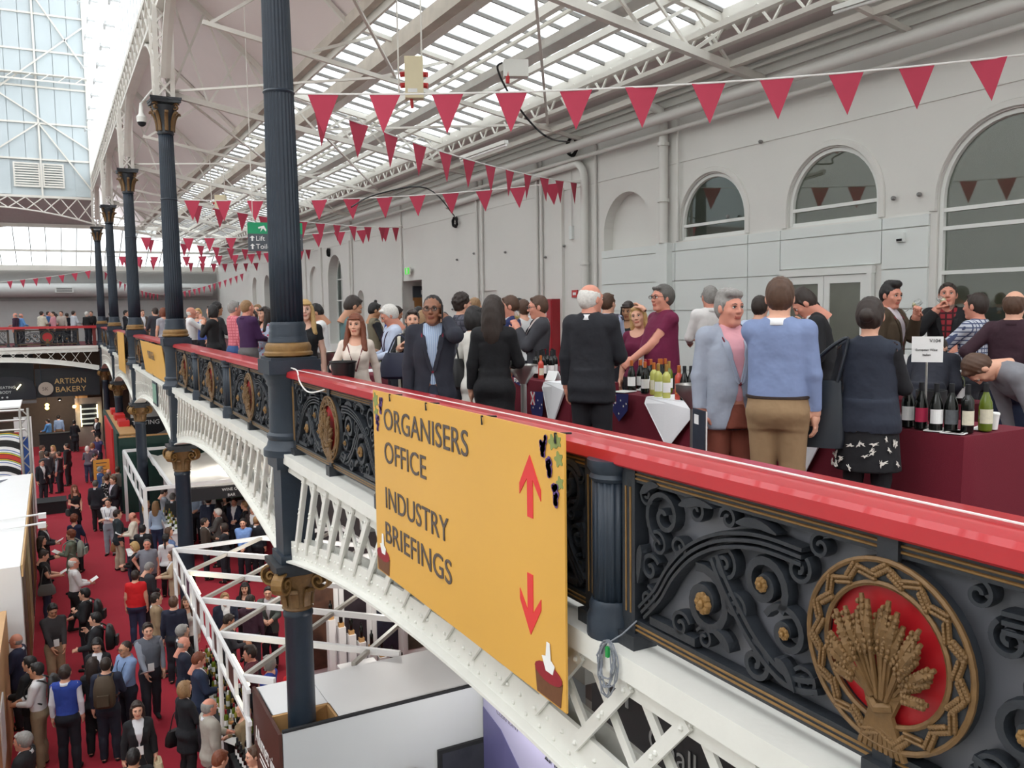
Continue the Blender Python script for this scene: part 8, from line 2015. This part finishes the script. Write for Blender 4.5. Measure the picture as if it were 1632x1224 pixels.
CROWD = [
 (67,710,80,'brown-haired man in brown coat in the left group',JST,1.74,dict(hair=('short','brown'),top=(92,76,64))),
 (84,710,215,'blonde woman in the left group near the painting',FTP,1.68,dict(hair=('long','blond'),top=(110,90,80))),
 (74,720,330,'man in grey suit seen from behind in the left group',JST,1.78,dict(hair=('short','dark'),top=(70,70,76))),
 (66,733,150,'man with white shirt and dark jacket at the edge of the left group',JST,1.72,dict(hair=('short','black'),top=(36,36,44),shirt=WH)),
 (93,720,300,'man in black waistcoat with grey shirt sleeves',M_('front','hang','vest'),1.74,dict(hair=('crop','brown'),top=(40,44,48),shirt=(150,156,164),skin_k='ruddy')),
 (106,707,290,'tall man in black suit at the right of the left group',JHH,1.85,dict(hair=('short','dark'),top=BK,bottom=BK)),
 (76,668,300,'man in bright blue shirt far left before the bakery',SHF,1.75,dict(hair=('short','dark'),top=(96,150,210))),
 (93,662,5,'man in pale blue shirt and brown trousers before the bakery',SHH,1.8,dict(hair=('short','black'),top=(136,160,196),bottom=(110,84,64))),
 (118,670,10,'person in long black before the bakery counter',FCT,1.72,dict(hair=('short','black'),top=(24,26,32),bottom=BK)),
 (128,659,60,'man in grey shirt by the bakery fridge',SHF,1.75,dict(hair=('short','dark'),top=(140,146,150))),
 (139,663,250,'woman in dusky pink by the bakery fridge',FTP,1.66,dict(hair=('long','brown'),top=(150,110,110))),
 (154,666,230,'man in white shirt and dark jacket by the red partition',JST,1.76,dict(hair=('short','brown'),top=(40,40,46),shirt=WH)),
 (155,695,190,'man in purple shirt phoning beside the red partition',M_('hang','ear','shirt'),1.76,dict(hair=('short','brown'),top=(60,54,96),badge=True)),
 (139,711,10,'grey-haired woman in grey top and jeans, back turned',F_('hang','front','top'),1.64,dict(hair=('bob','white'),top=(110,108,118),bottom=(54,66,92))),
 (147,706,15,'fair-haired woman in slate cardigan beside grey-haired woman',FTP,1.66,dict(hair=('bob','sandy'),top=(100,104,124))),
 (151,723,100,'dark-haired man in black beside the grey-haired woman',JBD,1.7,dict(hair=('short','black'),top=BK)),
 (160,744,70,'grey-haired man in bright blue blazer near yellow board',JST,1.72,dict(hair=('short','grey'),top=(44,72,120),shirt=WH)),
 (173,748,20,'bald man in fawn jacket beside the yellow board',JST,1.72,dict(hair=('bald','grey'),top=(150,130,104),skin_k='ruddy')),
 (187,744,10,'brown-haired person in grey at the right of yellow board',SHF,1.74,dict(hair=('short','brown'),top=(120,110,104))),
 (169,757,340,'woman with brown curly hair in black and white patterned dress',F_('front','hang','dress',bottom='leggings'),1.68,dict(hair=('curly','brown'),top=((26,26,28),'spots',(230,230,230),16.0),bottom=BK)),
 (152,766,20,'grey-haired man in dark suit, back turned, beside patterned dress',JHH,1.76,dict(hair=('short','darkgrey'),top=(34,36,44),bottom=BK)),
 (180,760,240,'man in dark suit with white shirt and purple tie',JST,1.84,dict(hair=('short','brown'),top=(34,32,40),shirt=(222,214,226),bottom=BK)),
 (118,773,160,'long blonde-haired woman in black off-shoulder top on the carpet',F_('front','low_front','dress',bottom='leggings'),1.72,dict(hair=('longfront','auburn'),top=BK,bottom=BK,badge=True)),
 (172,795,195,'man in white shirt with folded arms and lanyard',SCR,1.76,dict(hair=('short','dark'),top=WH,bottom=(150,160,170),lanyard=(60,40,80))),
 (187,813,80,'dark-haired man in dark green blazer and beige trousers',M_('hang','front','jacket',stride=0.1),1.8,dict(hair=('short','dark'),top=(40,50,56),shirt=WH,bottom=(196,184,160))),
 (211,817,270,'balding man in cream shirt reading at the small table',SBD,1.74,dict(hair=('bald','auburn'),top=(226,218,200),skin_k='ruddy')),
 (118,821,20,'curly brown-haired woman in navy walking away with navy bag',F_('front','hang','top',stride=0.1),1.7,dict(hair=('curly','auburn'),top=(38,42,70),bottom=BK)),
 (112,846,290,'curly-haired woman in sage green jacket holding a booklet',F_('paper','paper','coat',open_front=False),1.7,dict(hair=('curly','auburn'),top=(122,134,116),bottom=BK)),
 (68,831,100,'man in dark suit beside the left booth',JPP,1.75,dict(hair=('short','dark'),top=(48,48,54),bottom=(44,44,48))),
 (66,855,90,'dark-haired woman with cream strap beside the left booth',FPP,1.66,dict(hair=('long','dark'),top=(30,30,32),bottom=BK)),
 (69,878,90,'man in black t-shirt with grey satchel reading a leaflet',TEEP,1.76,dict(hair=('short','dark'),top=BK,bottom=(48,56,80),shoes=(190,190,186))),
 (117,889,80,'white-haired man in white shirt and black trousers walking',M_('paper','front','shirt',stride=0.22),1.8,dict(hair=('fringe','white'),top=WH,bottom=(24,24,28),skin_k='ruddy',glasses=True)),
 (83,963,165,'bearded man in dark shirt and khaki trousers looking down',M_('low_front','low_front','shirt',hpitch=-0.45,stride=0.15),1.78,dict(hair=('short','black'),top=(56,52,54),bottom=(164,140,110),skin_k='tan',badge=True)),
 (134,938,285,'dark-haired man with black backpack facing left, farther one',M_('front','strap','jacket'),1.74,dict(hair=('short','black'),top=BK,shirt=WH)),
 (151,977,280,'dark-haired man with black backpack touching his chin',M_('chin','front','jacket'),1.74,dict(hair=('short','black'),top=(36,36,40),badge=True)),
 (214,864,280,'short blonde-haired woman in black looking at her phone',F_('paper','paper','top',hpitch=-0.35),1.64,dict(hair=('bob','blond'),top=BK,bottom=BK)),
 (215,910,10,'person in bright red t-shirt seen from behind',M_('hang','hang','tee',fat=0.04),1.7,dict(hair=('short','dark'),top=(214,30,36),bottom=(48,56,84))),
 (25,1011,290,'bald man in navy suit at the wooden stand',JST,1.74,dict(hair=('bald','grey'),top=(34,40,66),skin_k='ruddy')),
 (46,1047,300,'dark-haired man in black behind the white-shirted backpacker',JST,1.74,dict(hair=('short','black'),top=BK)),
 (53,1054,285,'man in white shirt and khakis with a black backpack',M_('front','paper','shirt'),1.76,dict(hair=('short','black'),top=WH,bottom=(148,130,104),skin_k='tan')),
 (103,1061,15,'man in royal blue waistcoat and white shirt, back turned',M_('pocket','hang','vest'),1.78,dict(hair=('short','dark'),top=(44,70,158),shirt=(226,230,238),bottom=(26,28,38))),
 (35,1168,290,'grey-haired man in dark jacket at the bottom left',JPP,1.74,dict(hair=('mop','grey'),top=(40,40,44),skin_k='ruddy')),
 (154,1018,190,'dark-haired woman in black looking down with leaflet',F_('low_front','hang','coat',hpitch=-0.4),1.7,dict(hair=('long','black'),top=BK,bottom=BK,badge=True)),
 (147,1048,10,'brunette woman in black trousers, back turned',F_('front','hang','top'),1.7,dict(hair=('long','dark'),top=(28,28,32),bottom=BK)),
 (168,1048,10,'man in navy with an olive brown backpack',M_('front','hang','shirt'),1.78,dict(hair=('crop','dark'),top=(34,40,60),bottom=(30,34,48))),
 (199,1023,235,'bespectacled bearded man in light blue shirt',M_('front','low_front','shirt'),1.76,dict(hair=('crop','dark'),top=(132,156,196),bottom=(32,36,50),skin_k='tan',glasses=True,lanyard=(36,40,60))),
 (235,994,170,'man in grey cardigan with lanyard striding on the carpet',M_('low_front','hang','vest',stride=0.22),1.84,dict(hair=('short','dark'),top=(96,100,110),shirt=(150,156,168),bottom=(40,40,48),badge=True,skin_k='light')),
 (218,1119,175,'dark-haired woman in black coat wearing a white badge',F_('hang','hang','coat'),1.68,dict(hair=('bob','dark'),top=BK,bottom=BK,badge=True)),
 (212,1193,10,'cropped-haired man at the bottom edge, back turned',JHH,1.76,dict(hair=('crop','black'),top=BK,skin_k='tan')),
 (233,798,110,'blonde woman in cream facing the denim-shirted woman',F_('front','hang','top'),1.66,dict(hair=('long','blond'),top=(206,196,184),bottom=BK)),
 (248,799,20,'long blonde-haired woman in pale denim shirt',F_('front','hang','top'),1.72,dict(hair=('long','sandy'),top=(170,190,214),bottom=(44,56,86))),
 (261,779,80,'man in grey shirt behind the canopy stand counter',SBD,1.78,dict(hair=('short','dark'),top=(140,146,154))),
 (275,786,20,'man in dark jacket left of the second lower column',JHH,1.76,dict(hair=('short','darkgrey'),top=(44,46,48),bottom=BK)),
 (227,837,20,'black-haired man in black jacket near the navy table',JST,1.72,dict(hair=('short','black'),top=BK)),
 (269,841,100,'brown-haired woman in blue and white left of second lower column',FPP,1.64,dict(hair=('bob','brown'),top=(120,150,200))),
 (264,851,15,'woman with long dark ponytail in white shirt',F_('front','hang','top'),1.68,dict(hair=('ponytail','black'),top=WH,bottom=BK)),
 (234,860,185,'grey-haired man in grey polo shirt facing the camera',M_('hip','hang','polo',fat=0.03),1.76,dict(hair=('crop','darkgrey'),top=(126,128,138),bottom=(50,50,58),skin_k='ruddy')),
 (226,899,60,'grey-haired man in dark jacket bending beside the red t-shirt',M_('paper','front','jacket',lean=0.25,hpitch=-0.3),1.72,dict(hair=('short','grey'),top=(48,50,56))),
 (274,878,260,'brown-haired woman in beige coat by the truss corner',F_('paper','paper','coat'),1.66,dict(hair=('bob','brown'),top=(190,168,138),bottom=BK)),
 (249,945,80,'brown-haired man in fawn corduroy jacket',JST,1.76,dict(hair=('short','dark'),top=(158,134,104),bottom=(150,130,110))),
 (276,951,10,'man in navy jumper with a cross-body strap, back turned',SHH,1.78,dict(hair=('short','brown'),top=(34,38,58),bottom=(30,32,42))),
 (297,950,185,'smiling long-haired woman with white lanyard inside the truss stand',F_('paper','hang','top'),1.66,dict(hair=('longfront','brown'),top=(206,200,196),bottom=BK,lanyard=(220,220,226))),
 (291,996,70,'grey-haired man in black coat at the truss counter',JST,1.74,dict(hair=('mop','grey'),top=BK)),
 (292,1016,75,'bald man in navy suit at the truss counter',JBD,1.74,dict(hair=('bald','grey'),top=(32,38,56),skin_k='ruddy',shirt=WH)),
 (316,1041,80,'brown-haired man in navy jacket looking at bottles',JBD,1.76,dict(hair=('short','auburn'),top=(40,52,78),skin_k='ruddy')),
 (294,1086,60,'blonde woman in black coat with black bag at the truss counter',F_('front','hang','coat'),1.7,dict(hair=('bob','sandy'),top=(26,28,34),bottom=BK)),
 (333,1114,70,'older man in light grey jacket holding a glass',M_('hang','front','jacket'),1.76,dict(hair=('fringe','grey'),top=(168,162,152),bottom=(100,50,60),skin_k='ruddy')),
 (350,1198,60,'dark-haired person at the bottom by the near counter',JBD,1.7,dict(hair=('short','auburn'),top=(60,40,40))),
 (375,1198,250,'brown-haired person behind the near counter',FTP,1.68,dict(hair=('short','brown'),top=(50,40,44))),
 (390,929,190,'dark-haired woman in black inside the truss stand',FTP,1.68,dict(hair=('longfront','black'),top=BK,bottom=BK)),
 (427,936,185,'black-haired man in grey green jacket with glasses of wine',JPP,1.72,dict(hair=('short','black'),top=(84,92,88))),
 (398,949,15,'man in dark plum shirt, back turned, inside the truss stand',SHF,1.76,dict(hair=('short','dark'),top=(60,34,50))),
 (358,946,170,'person in navy jacket and white shirt under the truss',JST,1.72,dict(hair=('short','sandy'),top=(34,40,60),shirt=WH)),
 (364,980,80,'dark-haired man bending under the truss beams',SBD,1.7,dict(hair=('short','dark'),top=(60,60,66),skin_k='tan')),
 (398,1031,270,'quiff-haired man in wine red shirt serving behind counter',SHF,1.74,dict(hair=('quiff','dark'),top=(90,34,44),skin_k='ruddy')),
 (428,1045,300,'grey-haired person in cobalt blue behind the counter',FTP,1.66,dict(hair=('bob','grey'),top=(50,70,160))),
 (447,1050,330,'person in bright red jacket beside the nearest lower column',FCT,1.62,dict(hair=('short','dark'),top=(214,34,40))),
 (386,1120,270,'red-capped person crouching behind the near bottle counter',FTP,1.5,dict(hair=('crop','auburn'),top=(150,130,100))),
 (311,779,200,'man in pale blue shirt right of the second lower column',SHF,1.76,dict(hair=('short','brown'),top=(170,190,214))),
 (332,791,10,'man in navy suit from behind right of the second lower column',JHH,1.8,dict(hair=('short','dark'),top=(46,54,76))),
 (346,811,280,'white-haired man in grey suit with a notebook',JPP,1.72,dict(hair=('mop','white'),top=(88,86,84),skin_k='ruddy')),
 (326,826,90,'man in brown suit near second lower column base',JST,1.74,dict(hair=('short','dark'),top=(70,60,52),shirt=WH)),
 (360,788,250,'dark-haired woman in black under the arch',FTP,1.7,dict(hair=('bob','black'),top=BK)),
 (373,794,200,'man in navy with white badge under the arch',JST,1.74,dict(hair=('short','dark'),top=(32,40,64),badge=True)),
 (389,799,280,'fair-haired woman in black under the arch',FTP,1.7,dict(hair=('short','sandy'),top=BK)),
 (387,827,190,'man in sky blue shirt with a dark shoulder strap',M_('clasp','clasp','shirt'),1.76,dict(hair=('short','black'),top=(120,156,216),bottom=(36,38,48),skin_k='light')),
 (357,834,300,'dark-haired person photographing with a phone',F_('front','front','top'),1.66,dict(hair=('bob','dark'),top=(40,44,50))),
 (409,823,30,'man in black suit at the right end under the arch',JHH,1.74,dict(hair=('short','sandy'),top=(30,34,44))),
 (348,801,20,'dark-haired person behind the white-haired man under the arch',FTP,1.66,dict(hair=('bob','black'),top=(60,50,50))),
 (403,806,200,'auburn-haired person under the arch at far right',JST,1.76,dict(hair=('short','auburn'),top=(50,40,40))),
]
LP = {}
for (px, py, rel, lb, vk, hg, kw) in CROWD: LP[lb] = low(px, py, rel, lb, vk, hg, **kw)
def find(s): return [o for l, o in LP.items() if s in l][0]
def backpack(pr, lbl, m_, sc=1.0):
    c = world_pt(pr, (0,-0.155,1.03)); t = thing('backpack', lbl, 'backpack', tuple(c), rz=pr.rotation_euler[2])
    vs = []; fs = []
    for (z, k, d) in ((0,0.85,0.1),(0.05,1.0,0.13),(0.28,1.0,0.12),(0.42,0.8,0.08),(0.46,0.5,0.04)):
        for q in range(16): an = 2*PI*q/16; vs.append((0.15*sc*k*abs(math.cos(an))**0.6*np.sign(math.cos(an)), -0.06-d*sc*abs(math.sin(an))**0.6*np.sign(math.sin(an))*(1 if math.sin(an) > 0 else 0.35), z*sc))
    for i in range(4):
        for q in range(16): fs.append((i*16+q, i*16+(q+1)%16, (i+1)*16+(q+1)%16, (i+1)*16+q))
    fs.append(tuple(range(16))); fs.append(tuple(64+q for q in range(16)))
    m = MB(); m.add(vs, fs); build(m, 'sack', m_, t, smooth=True); build(MB().box(-0.09,0.09,-0.235,-0.19,0.06,0.24), 'pocket', m_, t)
    for s in (-1,1): build(MB().tube(smooth_curve([(s*0.10,-0.03,0.40),(s*0.11,0.1,0.47),(s*0.12,0.29,0.36),(s*0.13,0.30,0.2),(s*0.15,0.06,0.08)], 3), 0.015, 6), 'strap', m_, t)
OLV = mat('bag_olive', (72,58,42), 0.7)
backpack(find('facing left, farther'), 'black backpack on the farther left-facing man', BLKB); backpack(find('touching his chin'), 'black backpack on the man touching his chin', BLKB); backpack(find('khakis with a black'), 'large black backpack on the white-shirted man', BLKB, 1.1); backpack(find('olive brown backpack'), 'olive brown backpack on the man in navy', OLV, 1.1); backpack(find('sage green'), 'grey green rucksack on the curly-haired woman', mat('bag_sage', (150,158,146), 0.7), 0.9)
def sidebag(pr, off, lbl, m_, **k): handbag(world_pt(pr, off), pr.rotation_euler[2]+PI/2, lbl, m_, **k)
sidebag(find('black t-shirt with grey satchel'), (0.22,0.02,0.72), 'grey canvas satchel on the man in black t-shirt', mat('bag_grey', (112,114,112), 0.8), a=0.2, b=0.06, h_=0.26, strap=0.4)
sidebag(find('walking away with navy bag'), (0.27,0.02,0.62), 'navy tote carried by the curly-haired woman in navy', NAVYB, a=0.18, b=0.05, h_=0.24, strap=0.2)
sidebag(find('dark green blazer'), (-0.27,0.0,0.52), 'tan and black bag carried by the green blazer man', mat('bag_tan', (150,104,64), 0.6), a=0.2, b=0.1, h_=0.26, strap=0.12)
sidebag(find('blonde woman in black coat'), (-0.28,-0.02,0.62), 'black handbag on the blonde woman at the truss counter', BLKB, a=0.2, b=0.07, h_=0.25, strap=0.25)
sidebag(find('wearing a white badge'), (-0.25,0.06,0.42), 'beige cloth bag held by the woman in black coat', mat('bag_beige', (206,190,156), 0.8), a=0.2, b=0.08, h_=0.34, strap=0.05)
sidebag(find('black off-shoulder'), (0.24,0.0,0.72), 'black shoulder bag on the long-haired woman on the carpet', BLKB, a=0.16, b=0.06, h_=0.22, strap=0.3)
def sheet(pr, lbl, off=(0.0,0.40,1.14), w_=0.11, d_=0.15):
    t = thing('leaflet', lbl, 'paper', tuple(world_pt(pr, off)), rz=pr.rotation_euler[2]); build(MB().prism([(-w_,0),(w_,0),(w_,0.006),(-w_,0.006)], (0,-d_/2,0), (1,0,0), (0,0,1), (0,d_,0.08)), 'sheet', PAPER, t)
for s, l in (('white-haired man in white shirt and black trousers','white papers held by the walking white-haired man'),('sage green','booklet held by the woman in sage green'),('black t-shirt with grey satchel','leaflet read by the man in black t-shirt'),('balding man in cream shirt','papers held by the balding man in cream'),('man in dark suit beside the left booth','leaflet held by the dark suited man at the left booth'),('grey-haired man in dark jacket at the bottom left','papers held by the grey-haired man at bottom left'),('with a notebook','notebook held by the white-haired man under the arch'),('striding on the carpet','leaflet held by the striding man in grey'),('looking down with leaflet','white leaflet held by the woman looking down'),('light blue shirt','notes held by the bespectacled man')): 
    sheet(find(s), l, (0.0,0.40,1.14) if 'striding' not in s and 'looking down' not in s else (0.1,0.36,1.0))
wglass(world_pt(find('light grey jacket'), (-0.12,0.36,1.2)), 'wine glass held by the older man in light grey', (200,190,140))
# unseen nave roof: ribbed barrel vault, boarded and glazed strips set to limit skylight
nv0, nv1, nzr = -28.0, 2.35, 20.5
NAVE_GLASS = [i in (7,8,9,11,12,14,15,16) for i in range(24)]
vc = (nv0+nv1)/2; vr = (nv1-nv0)/2
def vpt(a): return (vc+vr*math.cos(a), nzr+vr*0.55*math.sin(a))
m = MB(); n = 24
angs = [PI*i/n for i in range(n+1)]
for i in range(n):
    a, b = vpt(angs[i]), vpt(angs[i+1])
    tgt = struct('ceiling', MB().add([(a[0],-14,a[1]),(b[0],-14,b[1]),(b[0],62,b[1]),(a[0],62,a[1])], [(0,1,2,3)]), ROOFGL if NAVE_GLASS[i] else BOARDM)
for k in range(0,6):
    struct('trim_16', MB().ribbon([(vpt(a)[0], YC[k], vpt(a)[1]-0.3) for a in angs], 0.5, 0.25, axis=(0,1,0)), STEEL)
